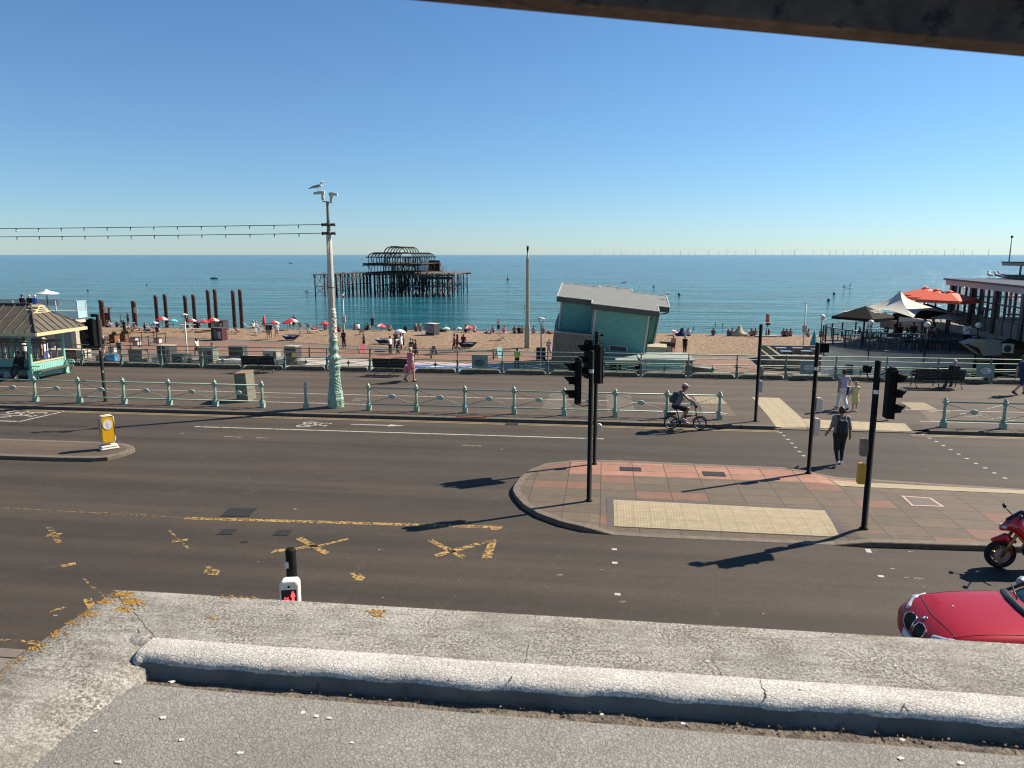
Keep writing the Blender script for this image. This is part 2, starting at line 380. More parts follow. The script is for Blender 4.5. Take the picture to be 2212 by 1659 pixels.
# lower promenade
M_low = slabs('lower promenade concrete', 2.4, 1.8, [(.125, .10, .078), (.135, .108, .085), (.118, .095, .073)], (.08, .065, .05), .02)
mb = MB(); mb.add([(XL, 38, 0), (XR, 38, 0), (XR, 78, 0), (XL, 84, 0)], [(0, 1, 2, 3)])
lowp = struct(mb.build('lower_promenade', M_low, loc=(0, 0, ZL)))
M_brick = slabs('red brick paviors', .42, .21, [(.20, .10, .058), (.225, .115, .068), (.18, .09, .055), (.21, .11, .07)], (.1, .06, .04), .012)
mb = MB(); P = [G(*p, ZL) for p in [(150, 762), (560, 743), (760, 755), (1200, 768), (1620, 776), (2100, 786)]]
nearb = [(-120, 68.5), (-50, 67.5), (-26, 66.5), (-10, 63.6), (8, 62.2), (110, 58)]
farb = [(-120, 78), (-50, 76.5), (-34, 74.6), (-22, 71.6), (-4, 69.4), (14, 69.6), (110, 70)]
mb.poly([(x, y, 0) for x, y in nearb]+[(x, y, 0) for x, y in farb[::-1]])
o = mb.build('brick_paving', M_brick, loc=(0, 0, ZL+.006)); struct(o)
# pale court with painted blue and pink surface, near band
M_pale = mat('pale paving', (.34, .30, .25), .85, var=.12, scale=2, fine=30)
mb = MB(); mb.poly([(-34, 52, 0), (12, 52, 0), (6, 62.0, 0), (-10, 63.4, 0), (-34, 66, 0)])
o = struct(mb.build('pale_paving', M_pale, loc=(0, 0, ZL+.010)))
M_bl = mat('blue court paint', (.10, .17, .33), .7, var=.15, scale=1.5); M_pk = mat('pink court paint', (.62, .30, .28), .7, var=.1)
M_wt = mat('white court paint', (.7, .7, .67), .7, var=.05)
mb = MB(); c0 = G(900, 790, ZL)
def q(x0, x1, y0, y1, z, m): mb.use(m); mb.add([(x0, y0, z), (x1, y0, z), (x1, y1, z), (x0, y1, z)], [(0, 1, 2, 3)])
q(-17, -8.4, 56.0, 62.5, 0, M_pk); q(-16.6, -8.8, 56.4, 62.1, .004, M_bl)
mb.use(M_wt); mb.tube([(-12.7+2.2*cos(a*pi/12), 59.2+2.2*sin(a*pi/12), .006) for a in range(25)], .05, 4)
mb.use(M_pk); mb.poly([(-16.6, 56.4, .008), (-13.9, 56.4, .008), (-16.6, 59.5, .008)])
mb.use(M_wt); mb.bar((-8.9, 56.4, .008), (-8.9, 62.1, .008), .1, .008)
o = mb.build('painted_court', loc=(0, 0, ZL+.014)); struct(o)
# shingle beach: rises a little, then drops to the sea behind the crest
g = NG('beach shingle'); v = g.obj((1, .55, 1)); n0 = g.noise(g.obj((.16, .05, 1)), 1, 4, .6); n1 = g.noise(v, 2.6, 8, .8); vo = g.n('TexVoronoi')
g.l(g.obj((1, .5, 1)), vo.inputs['Vector']); vo.inputs['Scale'].default_value = 3.2
c = g.ramp(n1, [(.3, (.085, .047, .022)), (.48, (.24, .155, .085)), (.66, (.46, .32, .20))])
c = g.mix(.45, c, g.ramp(vo.outputs['Distance'], [(0, (.38, .25, .15)), (.8, (.10, .06, .03))]))
c = g.mix(1, c, g.ramp(n0, [(.3, (.86, .86, .86)), (.7, (1.1, 1.1, 1.1))]), 'MULTIPLY')
g.base(c); g.b.inputs['Roughness'].default_value = .9; g.bump(n1, 1.0, .25); M_beach = g.mat
mb = MB(); rb = random.Random(11)
nx, prof = 240, [(0, 0), (.8, .02), (3, .05), (6, .08), (9, .12), (12, .12), (14, .1), (16, .02), (17.5, -.35), (19.5, -1.3), (23, -2.7), (30, -4.2), (60, -7)]
def beach_y(x):
    xs = [XL, -46, -35.5, -25.6, -4.6, 10.7, XR]; yv = [84, 78.9, 77, 74, 71.4, 71.3, 74]
    return float(np.interp(x, xs, yv))
def crest(x): return 89.4
rows = []
for i in range(nx+1):
    x = XL+(XR-XL)*i/nx; y0 = beach_y(x); sp = (crest(x)-y0)/15.0
    for (d, z) in prof:
        mb.v.append((x, y0+d*sp if d <= 16 else y0+16*sp+(d-16), ZL+.03+z+(rb.uniform(-.03, .03) if 0 < d <= 15 else 0)))
K = len(prof)
for i in range(nx):
    for j in range(K-1): mb.f.append((i*K+j, (i+1)*K+j, (i+1)*K+j+1, i*K+j+1)); mb.mi.append(0); mb.sm.append(True)
struct(mb.build('beach', M_beach))
# ================================================================ TRAFFIC ISLANDS AND MARKINGS
from mathutils.geometry import delaunay_2d_cdt
def d2(x, y): r = G(x, y, 0); return (r.x, r.y)
M_slab = slabs('island paving slabs', .92, .62, [(.092, .068, .043), (.10, .075, .048), (.095, .071, .046), (.108, .073, .048), (.085, .067, .042), (.16, .08, .052), (.098, .074, .05), (.112, .08, .05)], (.04, .033, .026), .012, pink_y=20.6, offset=0)
M_kerb2 = mat('island kerb stone', (.125, .10, .072), .85, var=.25, scale=6, fine=60, bump=.3)
pa = [(1109, 1049), (1122, 1031), (1146, 1013), (1180, 1000), (1243, 993.5), (1330, 993.5), (1500, 1001), (1689, 1009), (1773, 1020), (1990, 1034), (2212, 1048)]
pb = [(1107, 1058), (1113, 1070), (1130, 1089), (1161, 1108), (1210, 1126), (1262, 1138), (1325, 1146), (1418, 1151.6), (1730, 1164.6), (1842, 1169), (1885, 1171), (2212, 1181)]
back = [d2(*p) for p in pa]+[(22, 20.9), (45, 20.9)]
front = [d2(*p) for p in pb]+[(22, 16.35), (45, 16.35)]
outline = back[::-1]+front            # clockwise or not, closed far right
def dense(poly, step=.35):
    out = []
    for a, b in zip(poly, poly[1:]+poly[:1]):
        L = math.dist(a, b); n = max(1, int(L/step))
        for i in range(n): out.append((a[0]+(b[0]-a[0])*i/n, a[1]+(b[1]-a[1])*i/n))
    return out
sm_ = outline[:2]+outline[2:-2]+outline[-2:]
def inset(poly, d):
    out = []; n = len(poly)
    A = sum(poly[i][0]*poly[(i+1) % n][1]-poly[(i+1) % n][0]*poly[i][1] for i in range(n))
    sg = 1 if A > 0 else -1
    for i in range(n):
        p, q_, r_ = Vector(poly[i-1]), Vector(poly[i]), Vector(poly[(i+1) % n])
        t1 = (q_-p).normalized(); t2 = (r_-q_).normalized(); n1 = Vector((-t1.y, t1.x))*sg; n2 = Vector((-t2.y, t2.x))*sg
        m_ = (n1+n2); m_ = m_/max(.5, m_.length**2/2) if m_.length > .1 else n1
        out.append(tuple(q_+m_*d))
    return out
def drop(x, y, fr, bk):
    z = 0.0
    if fr:
        a = min(1, max(0, (x+.25)/.5))*min(1, max(0, (5.75-x)/.45)); z = min(z, -(.105)*a*min(1, max(0, (17.6-y)/1.1)))
        a = min(1, max(0, (x-6.0)/.6)); z = min(z, -.105*a*min(1, max(0, (y-20.1)/.7)))*1.0
    return z
def island(poly, name, M_top, fr, kw=.2):
    dn = dense(poly); inn = inset(dn, kw); n = len(dn); mb = MB(); vs = []
    for i in range(n):
        (x, y), (u, v_) = dn[i], inn[i]
        zo = drop(x, y, fr, 0); zi = drop(u, v_, fr, 0)
        vs += [(x, y, ZR-.05), (x, y, zo-.015), (x+(u-x)*.08, y+(v_-y)*.08, zo), (u, v_, zi), (u, v_, zi-.03)]
    fs = []
    for i in range(n):
        j = (i+1) % n
        for k in range(4): fs.append((i*5+k, j*5+k, j*5+k+1, i*5+k+1))
    mb.add(vs, fs)
    kerb_ = mb.build('kerb', M_kerb2)
    pts = [Vector(p) for p in inn]; edges = [(i, (i+1) % n) for i in range(n)]
    xs = [p[0] for p in inn]; ysn = [p[1] for p in inn]
    import itertools
    def inside(x, y):
        c = False
        for i in range(n):
            x1, y1 = inn[i]; x2, y2 = inn[i-1]
            if (y1 > y) != (y2 > y) and x < (x2-x1)*(y-y1)/(y2-y1)+x1: c = not c
        return c
    gx = min(xs)+.13
    while gx < min(max(xs), 16):
        gy = min(ysn)+.13
        while gy < max(ysn):
            if inside(gx, gy): pts.append(Vector((gx, gy)))
            gy += .3
        gx += .3
    r_ = delaunay_2d_cdt(pts, edges, [], 1, 1e-5)
    mb = MB(); mb.add([(p.x, p.y, drop(p.x, p.y, fr, 0)-.004) for p in r_[0]], [tuple(f) for f in r_[2]])
    top = mb.build(name, M_top); struct(top); kerb_.name = 'island_kerb'; struct(kerb_); return top
island(outline, 'traffic_island', M_slab, True)
lo = [d2(*p) for p in [(292, 968), (288, 963), (276, 958.5), (255, 956), (225, 954.5), (180, 953)]]+[(-30, 22.3), (-30, 20.3)]+[d2(*p) for p in [(0, 984), (120, 988), (200, 989), (232, 987), (262, 980), (282, 973)]]
M_isl2 = asphalt('worn island asphalt', (.085, .063, .045))
island(lo, 'small_island', M_isl2, False, .22)
M_tac = tactile('cream blister paving', (.34, .275, .165)); M_rib = tactile('cream ribbed paving', (.35, .285, .17), step=.1)
M_rib2 = tactile('ribbed cycle paving', (.26, .205, .125), False, .16)
def sheet(name, polys, m, parent=None):
    mb = MB()
    for p in polys: mb.add([tuple(v) for v in p], [tuple(range(len(p)))])
    o = mb.build(name, m, parent)
    if parent is None: struct(o)
    return o
isl = bpy.data.objects['traffic_island']
def zi(p, dz=.006): return (p[0], p[1], drop(p[0], p[1], True, 0)+dz)
def grid(P, n, m, dz=.006):
    a, b, c, d = [Vector(p) for p in P]; out = []
    g_ = lambda s, t: zi((a.lerp(b, s)).lerp(d.lerp(c, s), t), dz)
    for i in range(n):
        for j in range(m): out.append([g_(i/n, j/m), g_((i+1)/n, j/m), g_((i+1)/n, (j+1)/m), g_(i/n, (j+1)/m)])
    return out
M_edge = mat('blue-grey brick edging', (.07, .06, .055), .8, var=.3, scale=20)
sheet('tactile_edging', grid([(.16, 18.56), (5.62, 18.35), (5.55, 16.66), (.16, 16.70)], 24, 20, .002), M_edge, isl)
sheet('tactile_paving', grid([(.33, 18.40), (5.47, 18.21), (5.38, 16.68), (.33, 16.72)], 24, 20, .008), M_tac, isl)
sheet('tactile_paving', grid([(6.5, 21.12), (11.6, 20.86), (11.6, 20.28), (6.55, 20.5)], 10, 4), M_tac, isl)
# promenade tactile: L-shaped
def zp(p, dz=.006):
    return (p[0], p[1], rampz(p[0], p[1])+dz)
def pgrid(q_, n, m, dz=.006):
    a, b, c, d = [Vector(p) for p in q_]; P_ = lambda s, t: zp(tuple((a.lerp(b, s)).lerp(d.lerp(c, s), t)), dz)
    return [[P_(i/n, j/m), P_((i+1)/n, j/m), P_((i+1)/n, (j+1)/m), P_(i/n, (j+1)/m)] for i in range(n) for j in range(m)]
def pg(pts, dz=.006): return [zp(d2(*p), dz) for p in pts]
stem = [(6.3, 31.6), (7.6, 31.5), (8.0, 29.06), (8.15, 27.75), (6.62, 27.75), (6.45, 29.06)]
S = [[d2(*p) for p in q_] for q_ in [[(1624, 858), (1683.6, 860), (1716, 887), (1649, 888)]]]
sheet('tactile_paving', pgrid([d2(1624, 858), d2(1683.6, 860), d2(1733, 904), d2(1664, 905)], 4, 16, .008)+pgrid([d2(1664, 905), d2(1733, 904), d2(1745, 919), d2(1676.6, 919)], 4, 8, .008)+pgrid([d2(1733.5, 904.5), d2(1955, 914), d2(1972, 927.5), d2(1746, 919)], 40, 8, .008), M_rib, prom)
sheet('ribbed_paving', [pg([(1497, 856), (1556.6, 857), (1571.5, 873), (1508, 872)])], M_rib2, prom)
sheet('ribbed_paving', [pg([(1945.6, 869), (1997, 870), (2026, 885), (1971, 885)])], M_rib2, prom)
M_pt = mat('pale concrete patch', (.10, .08, .06), .9, var=.12, scale=1.5, fine=70)
M_pt2 = mat('brown resurfaced patch', (.105, .078, .05), .9, var=.15, scale=1.5, fine=70)
sheet('paving_patch', [pg([(1308, 852), (1361.6, 853), (1373.6, 891), (1312, 890)], .003), pg([(1190, 849), (1212, 849), (1244, 888), (1166, 886)], .003)], M_pt, prom)
sheet('paving_patch', [pg([(1510, 874), (1571, 874.5), (1591, 899), (1523, 897)], .003), pg([(1985, 887), (2028, 888), (2055, 915), (2012, 911)], .003)], M_pt2, prom)
# markings
M_wl = worn('worn white line paint', (.38, .35, .29), .42, 7); M_wl2 = worn('very worn white paint', (.28, .26, .22), .50, 9)
M_yl = worn('worn yellow line paint', (.4, .26, .1), .40, 9); M_yx = worn('worn yellow box paint', (.40, .245, .075), .49, 14); M_dy = worn('double yellow paint', (.30, .21, .10), .38, 5)
M_yx2 = worn('very worn yellow box paint', (.34, .21, .08), .53, 14)
Zr = ZR+.005
def gr(p, z=Zr): r = G(p[0], p[1], ZR); return (r.x, r.y, z)
def stroke(a, b, w, z): 
    a, b = Vector(a).to_2d(), Vector(b).to_2d(); d = (b-a).normalized(); n_ = Vector((-d.y, d.x))*w/2
    return [(*(a-n_), z), (*(b-n_), z), (*(b+n_), z), (*(a+n_), z)]
def hl(x0, x1, y, w, z=Zr): return [(x0, y-w/2, z), (x1, y-w/2, z), (x1, y+w/2, z), (x0, y+w/2, z)]
sheet('road_marking', [hl(-15.07, .08, 25.26, .11), hl(-60, -22.3, 25.24, .11)]+[stroke(gr((41.7, 911)), gr((142, 888)), .12, Zr)], M_wl, road)
xe = G(1668, 922, ZR).x; xs_ = 10.9
sheet('road_marking', [hl(-100, xe, KE-.22, .075), hl(-100, xe, KE-.40, .075), hl(xs_, 60, KE-.22, .075), hl(xs_, 60, KE-.40, .075), hl(xe, xe+.07, KE-.31, .26)], M_dy, road)
# promenade cycle lane lines
sheet('cycle_lane_marking', [hl(-100, .26, 31.55, .1, .005), hl(1.2, 3.8, 31.3, .09, .005), hl(12.2, 60, 31.2, .1, .005), hl(-100, 4.9, 29.5, .1, .005), hl(11.9, 60, 29.0, .1, .005)], M_wl, prom)
def arrow(x, y, L, sgn, z):
    return [hl(min(x, x+sgn*L*.7), max(x, x+sgn*L*.7), y, .11, z), [(x+sgn*L*.7, y-.18, z), (x+sgn*L, y, z), (x+sgn*L*.7, y+.18, z)][::sgn]]
def bike(x, y, z, s=1.0, flip=1):
    """flat cycle symbol seen end-on along the lane: two wheel rings and a frame"""
    out = []
    def ring(cx, cy, r, w=.07):
        k = 18
        for i in range(k):
            a, b = 2*pi*i/k, 2*pi*(i+1)/k
            out.append([(cx+(r-w)*cos(a)*1.5, cy+(r-w)*sin(a), z), (cx+r*cos(a)*1.5, cy+r*sin(a), z), (cx+r*cos(b)*1.5, cy+r*sin(b), z), (cx+(r-w)*cos(b)*1.5, cy+(r-w)*sin(b), z)])
    ring(x, y-.28*s, .22*s); ring(x+.05*s, y+.28*s, .22*s)
    P = lambda a, b: (x+flip*a*s, y+b*s)
    for a, b in [((0, -.28), (.55, -.1)), ((.55, -.1), (0, .28)), ((.55, -.1), (.62, .3)), ((.62, .3), (.05, .28)), ((.62, .3), (.95, .32)), ((.55, -.1), (.9, -.16)), ((.9, -.3), (.9, 0)), ((.95, .32), (1.0, .18))]:
        out.append(stroke(P(*a), P(*b), .07*s, z))
    return out
p0 = G(670, 917, ZR)
sheet('road_marking', bike(p0.x-.15, p0.y, Zr, .9)+arrow(G(755, 919, ZR).x, 26.35, 2.1, 1, Zr), M_wl, road)
p1 = G(14, 896, ZR); sheet('road_marking', bike(p1.x, p1.y+.1, Zr, 1.4), M_wl, road)
sheet('cycle_lane_marking', arrow(G(642, 858, 0).x, 30.55, 1.9, -1, .005)+bike(G(772, 863, 0).x, 30.5, .005, .7)+arrow(15.9, 30.1, 2.1, -1, .005), M_wl2, prom)
zz = []
for k in range(7):
    zz += [hl(13.0+.45*k, 13.25+.45*k, 30.95-.28*k, .07, .005), hl(13.6+.45*k, 13.85+.45*k, 30.95-.28*k, .07, .005)]
sheet('cycle_lane_marking', zz, M_wl, prom)
sheet('road_marking', [stroke(gr(a), gr(b), .1, Zr) for a, b in [((390, 936), (398, 936)), ((482, 943), (520, 945)), ((552, 946), (580, 947)), ((1000, 962), (1040, 964)), ((1080, 971), (1090, 971))]], M_wl2, road)
st_ = [c8_ for c8_ in []]
def C8(x, y): return (1316.5+.1984*x, 768+.1984*y)
def C7(x, y): return (1772.9+.1984*x, 768+.1984*y)
studs = [C8(*p) for p in [(1830, 805), (1862, 838), (1900, 875), (1943, 915), (1985, 955), (2025, 1000), (2070, 1048), (2115, 1093)]]+[C7(*p) for p in [(1115, 862), (1185, 900), (1260, 940), (1335, 980), (1415, 1027), (1500, 1075), (1590, 1122), (1690, 1175), (1790, 1225), (1890, 1280), (2005, 1335)]]+[(1327, 1187), (1328, 1216), (1334, 1284), (1875, 1188), (1877, 1192), (1903, 1245)]
ss = []
for p in studs:
    a = G(*p, ZR); ss.append([(a.x-.055, a.y-.05, Zr), (a.x+.055, a.y-.05, Zr), (a.x+.055, a.y+.05, Zr), (a.x-.055, a.y+.05, Zr)])
sheet('road_marking', ss, worn('worn stud paint', (.42, .4, .35), .36, 12), road)
rr = random.Random(5)     # old paint spots and litter stains near the crossing
sp = []
for p in [(1928, 1228), (1960, 1248), (1985, 1250), (1995, 1268), (1968, 1192), (1890, 1190), (1300, 1230), (1345, 1300), (700, 1345), (640, 1100), (120, 1330), (1210, 1243), (1180, 1268), (820, 1188), (860, 1200), (300, 1075)]:
    a = G(*p, ZR); r0 = rr.uniform(.02, .06); k = 7
    sp.append([(a.x+r0*1.8*rr.uniform(.5, 1)*cos(2*pi*i/k), a.y+r0*rr.uniform(.5, 1)*sin(2*pi*i/k), Zr) for i in range(k)])
sheet('road_marking', sp, M_wl2, road)
Y = []
def Ys(a, b, w): Y.append(stroke(gr(a), gr(b), w, Zr))
Ys((400, 1119.5), (1085, 1139.5), .17); Ys((1060, 1143), (1078, 1143.5), .10)
Ys((585, 1192), (700, 1177), .15); Ys((645, 1162), (706, 1196), .16)
Ys((700, 1177), (752, 1164), .10); Ys((940, 1201), (1035, 1175), .17); Ys((929, 1167), (1003, 1205), .15)
Ys((100, 1157), (133, 1154), .15); Ys((371, 1170), (405, 1166), .14); Ys((129, 1224), (164, 1217), .15)
Y.append([gr(p) for p in [(179, 1295), (198, 1292), (207, 1308), (191, 1318)]][::-1]); Y.append([gr(p) for p in [(1057, 1167.6), (1073, 1167.6), (1062, 1206), (1040, 1207)]][::-1])
Y.append([gr(p) for p in [(438, 1237), (447, 1228), (476, 1232), (470, 1243), (452, 1242)]][::-1])
Y.append([gr(p) for p in [(755, 1239), (772, 1236), (790, 1248), (780, 1256), (765, 1252)]][::-1])
Y.append([gr(p) for p in [(57, 1391), (66, 1386), (100, 1387), (84, 1394)]][::-1])
sheet('yellow_box_marking', Y, M_yx, road)
Y = []
Ys((210, 1108), (345, 1116), .14); Ys((0, 1097), (400, 1119), .05); Ys((106, 1139), (128, 1173), .12); Ys((365, 1146), (408, 1186), .06); Ys((107, 1321), (147, 1311), .1)
Ys((0, 1383), (90, 1387), .07); Ys((1040, 1174), (1070, 1166), .1); Ys((230, 1293), (180, 1250), .05); Ys((448, 1222), (456, 1232), .12)
sheet('yellow_box_marking', Y, M_yx2, road)
# drains and covers
M_iron = mat('cast iron', (.045, .038, .034), .6, .5, var=.3, scale=20)
M_irond = mat('drain slot black', (.008, .008, .008), .9)
def drain(p, w, d, z, par, slots=7, rz=0, base_m=None, along=True):
    mb = MB(); mb.use(base_m or M_iron); mb.b(-w/2, w/2, -d/2, d/2, 0, .006)
    mb.use(M_irond)
    for i in range(slots):
        x = -w/2+w*(i+.5)/slots; mb.b(x-w/slots*.27, x+w/slots*.27, -d*.4, d*.4, .004, .009)
    o = mb.build('drain_cover', None, par); o.location = (p.x, p.y, z); o.rotation_euler = (0, 0, rz); return o
drain(Vector((.86, 21.25)), .62, .40, .001, isl, 9, 0); drain(Vector((3.22, 21.05)), .62, .44, .001, isl, 9, 0)
a = G(1108, 912, ZR); drain(Vector((a.x, KE-.27)), .5, .4, ZR+.006, road, 9)
a = G(516, 1107, ZR); drain(a, .72, .62, ZR+.004, road, 11, R(8))
for p in [(491, 1149), (611, 1151), (528, 1171)]:
    a = G(*p, ZR); o = drain(a, .36 if p[0] != 528 else .18, .34 if p[0] != 528 else 0.12, ZR+.003, road, 2, R(6))
mb = MB(); P = [d2(1945.6, 1070.6), d2(2011, 1075.5), d2(2041, 1095), d2(1969.4, 1093)]
mb.use(mat('pinkish cover frame', (.38, .27, .22), .8)); mb.add([(*p, .004) for p in P], [(3, 2, 1, 0)])
c_ = Vector((sum(p[0] for p in P)/4, sum(p[1] for p in P)/4)); mb.use(mat('concrete cover infill', (.12, .1, .085), .9, fine=60))
mb.add([(*(c_+(Vector(p)-c_)*.8), .008) for p in P], [(3, 2, 1, 0)]); mb.build('access_cover', None, isl)
# near pavement at the foot of our building
mb = MB(); mb.b(XL, XR, 3, 9.6, -.3, 0); mb.b(XL, XR, 9.61, 9.85, -.3, .004)
struct(mb.build('near_pavement', slabs('near pavement slabs', .9, .6, [(.16, .13, .1), (.18, .15, .12), (.15, .12, .095)])))

# ================================================================ RAILINGS
M_grn = mat('pale sea-green paint', (.25, .37, .275), .45, var=.14, scale=5, c2=(.10, .13, .09), thr=.62, bump=.1)
M_grn2 = mat('sea-green railing paint', (.12, .195, .14), .45, var=.18, scale=3, c2=(.05, .07, .05), thr=.62)
M_rail = mat('dull green rail', (.17, .22, .17), .45, var=.2, scale=4)
def post_mesh():
    mb = MB(); s = .115
    mb.b(-s, s, -s, s, 0, .19); mb.lathe([(s*1.05, .19), (.10, .23), (.11, .25), (.085, .29)], n=8, phase=pi/8, smooth=False)
    pr = [(.072, .29), (.068, .62), (.062, .86)]
    mb.lathe(pr, n=12, smooth=False); mb.lathe([(.062, .86), (.082, .875), (.082, .895), (.064, .91), (.064, .965), (.094, .985), (.1, 1.0), (.094, 1.02), (.07, 1.05), (.045, 1.07), (.03, 1.10), (.012, 1.12)], n=12)
    for k in range(6):
        a = pi*k/3; mb.tube([(.066*cos(a), .066*sin(a), .3), (.058*cos(a), .058*sin(a), .84)], .012, 5)
    return mb
POST = post_mesh()
POST.v = [(x*.80, y*.80, z) for x, y, z in POST.v]
def railing(x0, n, step, y, label, ends=True):
    t = thing('railing', label, 'railing', (x0, y, 0), 0, 'roadside railings')
    for i in range(n):
        o = POST.build('post', M_grn, t) if i == 0 else None
        if o is None: o = first.copy(); col.objects.link(o); o.parent = t
        else: first = o
        o.location = (i*step, 0, 0)
    L = (n-1)*step
    for nm, z, r in (('top_rail', .925, .027), ('bottom_rail', .245, .027)):
        mb = MB(); mb.tube([(0, 0, z), (L, 0, z)], r, 8)
        for i in range(n):
            mb.tube([(i*step-.09, 0, z), (i*step+.09, 0, z)], r*1.5, 8)
        mb.build(nm, M_grn, t)
    br = MB(); ro = None
    for i in range(n-1):
        mb = MB(); a, b = i*step, (i+1)*step; m_ = (a+b)/2
        mb.tube([(a+.06, 0, .86), (b-.06, 0, .30)], .011, 6); mb.tube([(a+.06, .02, .30), (b-.06, .02, .86)], .011, 6)
        for q_ in ((a+.06, .86), (b-.06, .30), (a+.06, .30), (b-.06, .86)): mb.ell((q_[0], 0, q_[1]), (.035, .02, .025), 6, 4)
        mb.build('cross_brace', M_rail, t)
        mb = MB(); mb.lathe([(.02, -.035), (.118, -.03), (.135, -.012), (.135, .022), (.11, .03), (.02, .045)], (0, 0, 0), 20, True, 'Y', sy=.68)
        o = mb.build('roundel', mat('chalky green boss', (.33, .43, .35), .55, var=.12, scale=9, c2=(.2, .26, .2), thr=.62), t, loc=(m_, .01, .58))
    return t
railing(-24.12-2.04*4, 10, 2.044, 28.4, 'long pale green roadside railing in front of the shelter, left of the lamp column')
railing(-9.37, 8, 1.972, 28.4, 'pale green railing along the kerb behind the cyclist, right of the lamp column')
railing(12.35, 8, 2.035, 28.1, 'pale green railing at the right edge beyond the crossing')
o = POST.build('bollard_post', M_grn, loc=(-12.02, 28.4, 0)); tag(o, 'single pale green fluted post standing alone beside the lamp column', 'bollard')
# back railing with plinth blocks
rt = thing('promenade_railing', 'long green railing with diamond bosses at the back of the upper promenade', 'railing', (0, 38.42, 0))
RX = [-29.4+2.41*i for i in range(-12, 24)]
mb = MB(); mb.b(-.05, .05, -.04, .04, 0, .60); mb.lathe([(.05, .60), (.075, .62), (.06, .66), (.033, .70), (.033, 1.14), (.045, 1.15), (.03, 1.18), (.012, 1.22)], n=8)
mb.b(-.07, .07, -.16, .02, 0, .28); mb.tube([(0, -.16, .24), (0, -.10, .42), (0, -.02, .58)], .03, 6); bp = mb
first = None
for x in RX:
    if first is None: first = bp.build('post', M_grn2, rt); o = first
    else: o = first.copy(); col.objects.link(o); o.parent = rt
    o.location = (x, 0, 0)
for nm, z, r in (('top_rail', 1.17, .024), ('middle_rail', .95, .02), ('lower_rail', .66, .024), ('lower_rail', .57, .012), ('bottom_rail', .24, .018)):
    MB().tube([(RX[0], 0, z), (RX[-1], 0, z)], r, 6).build(nm, M_grn2, rt)
fb = fd = None
for a in RX[:-1]:
    if fb is None:
        fb = MB().tube([(.04, 0, .55), (2.37, 0, .26)], .013, 5).tube([(.04, .01, .26), (2.37, .01, .55)], .013, 5).build('cross_brace', M_grn2, rt)
        mb = MB(); mb.vprism([(-.105, 0), (0, -.13), (.105, 0), (0, .13)], -.02, .02); mb.tube([(0, 0, -.3), (0, 0, .24)], .012, 5); fd = mb.build('diamond_boss', M_grn2, rt); b1, d1 = fb, fd
    else:
        b1 = fb.copy(); d1 = fd.copy()
        for o in (b1, d1): col.objects.link(o); o.parent = rt
    b1.location = (a, 0, 0); d1.location = (a+1.205, 0, .41)
pf = None
for a in RX[:-1]:
    if pf is None:
        mb = MB(); mb.vprism([(.14, 0), (.17, .13), (.3, .19), (2.1, .19), (2.24, .13), (2.27, 0)], -.24, .20); pf = mb.build('plinth_block', M_plinth, rt, bevel=.02); o = pf
    else: o = pf.copy(); col.objects.link(o); o.parent = rt
    o.location = (a, 0, 0)
# banners on the railing
def oval_sign(name, label, x, w, h, lines, y=38.30, z=.62, paw=False, sz=.13, z0=None):
    t = thing(name, label, 'sign', (x, y, z))
    MB().b(-w/2, w/2, -.012, .012, -h/2, h/2).build('panel', mat('banner green '+name, (.20, .38, .29) if not paw else (.2, .28, .22), .5, var=.08), t)
    if not paw:
        MB().lathe([(.30, -.006), (.30, .006)], (0, -.018, 0), 28, False, 'Y', sy=.62).build('oval_rim', mat('dark green rim', (.01, .04, .03)), t)
        MB().lathe([(.275, -.006), (.275, .006)], (0, -.024, 0), 28, False, 'Y', sy=.60).build('oval', mat('sign white', (.62, .62, .58)), t)
        ink = mat('sign lettering dark', (.03, .03, .03))
    else:
        MB().lathe([(.27, -.006), (.27, .006)], (-.03, -.018, -.06), 28, False, 'Y', sy=.62).build('oval_rim', mat('oval dark green', (.02, .055, .04)), t)
        MB().lathe([(.24, -.006), (.24, .006)], (-.03, -.024, -.06), 28, False, 'Y', sy=.55).build('oval', mat('oval mid green', (.1, .16, .13)), t)
        ink = mat('sign lettering dark green', (.02, .055, .04))
        mb = MB()
        for q_ in [(.2, .22, .05), (.13, .27, .02), (.18, .31, .02), (.24, .31, .02), (.28, .26, .02)]: mb.lathe([(q_[2], -.004), (q_[2], .004)], (q_[0], -.018, q_[1]), 10, False, 'Y')
        mb.build('paw_print', mat('paw pale', (.4, .45, .42)), t)
        MB().vprism([(-.16, .03), (-.12, .12), (-.06, .06), (.04, .06), (.09, .12), (.12, .03)], -.034, -.028).build('cat_ears', ink, t)
    mb = MB()
    for i, (tx, dx, dz) in enumerate(lines):
        mb.text(tx, sz, Matrix.Translation((dx, -.034, dz)) @ Matrix.Rotation(R(90), 4, 'X'), .001)
    mb.build('lettering', ink, t); return t
zc = T(1035, 792, 38.3)
oval_sign('railing_banner', 'grey-green banner with a paw print and dark oval hung on the back railing', G(1034, 805, 0).x*.985, .86, .68, [('ANIMAL', -.03, -.06)], paw=True, sz=.1)
oval_sign('railing_banner', 'green banner with a white oval, behind the signal pole left of the terrace', T(1747, 795, 38.3).x, .82, .68, [('THE', 0, .09), ('HIX HOME', 0, 0), ('STORE', 0, -.1)], sz=.1)
oval_sign('railing_banner', 'green banner with dark letters in a white oval beside the right-hand bench', T(2128, 805, 38.3).x, .84, .66, [('BIRD', -.08, .055), ('BLEND', -.06, -.06)], sz=.12)
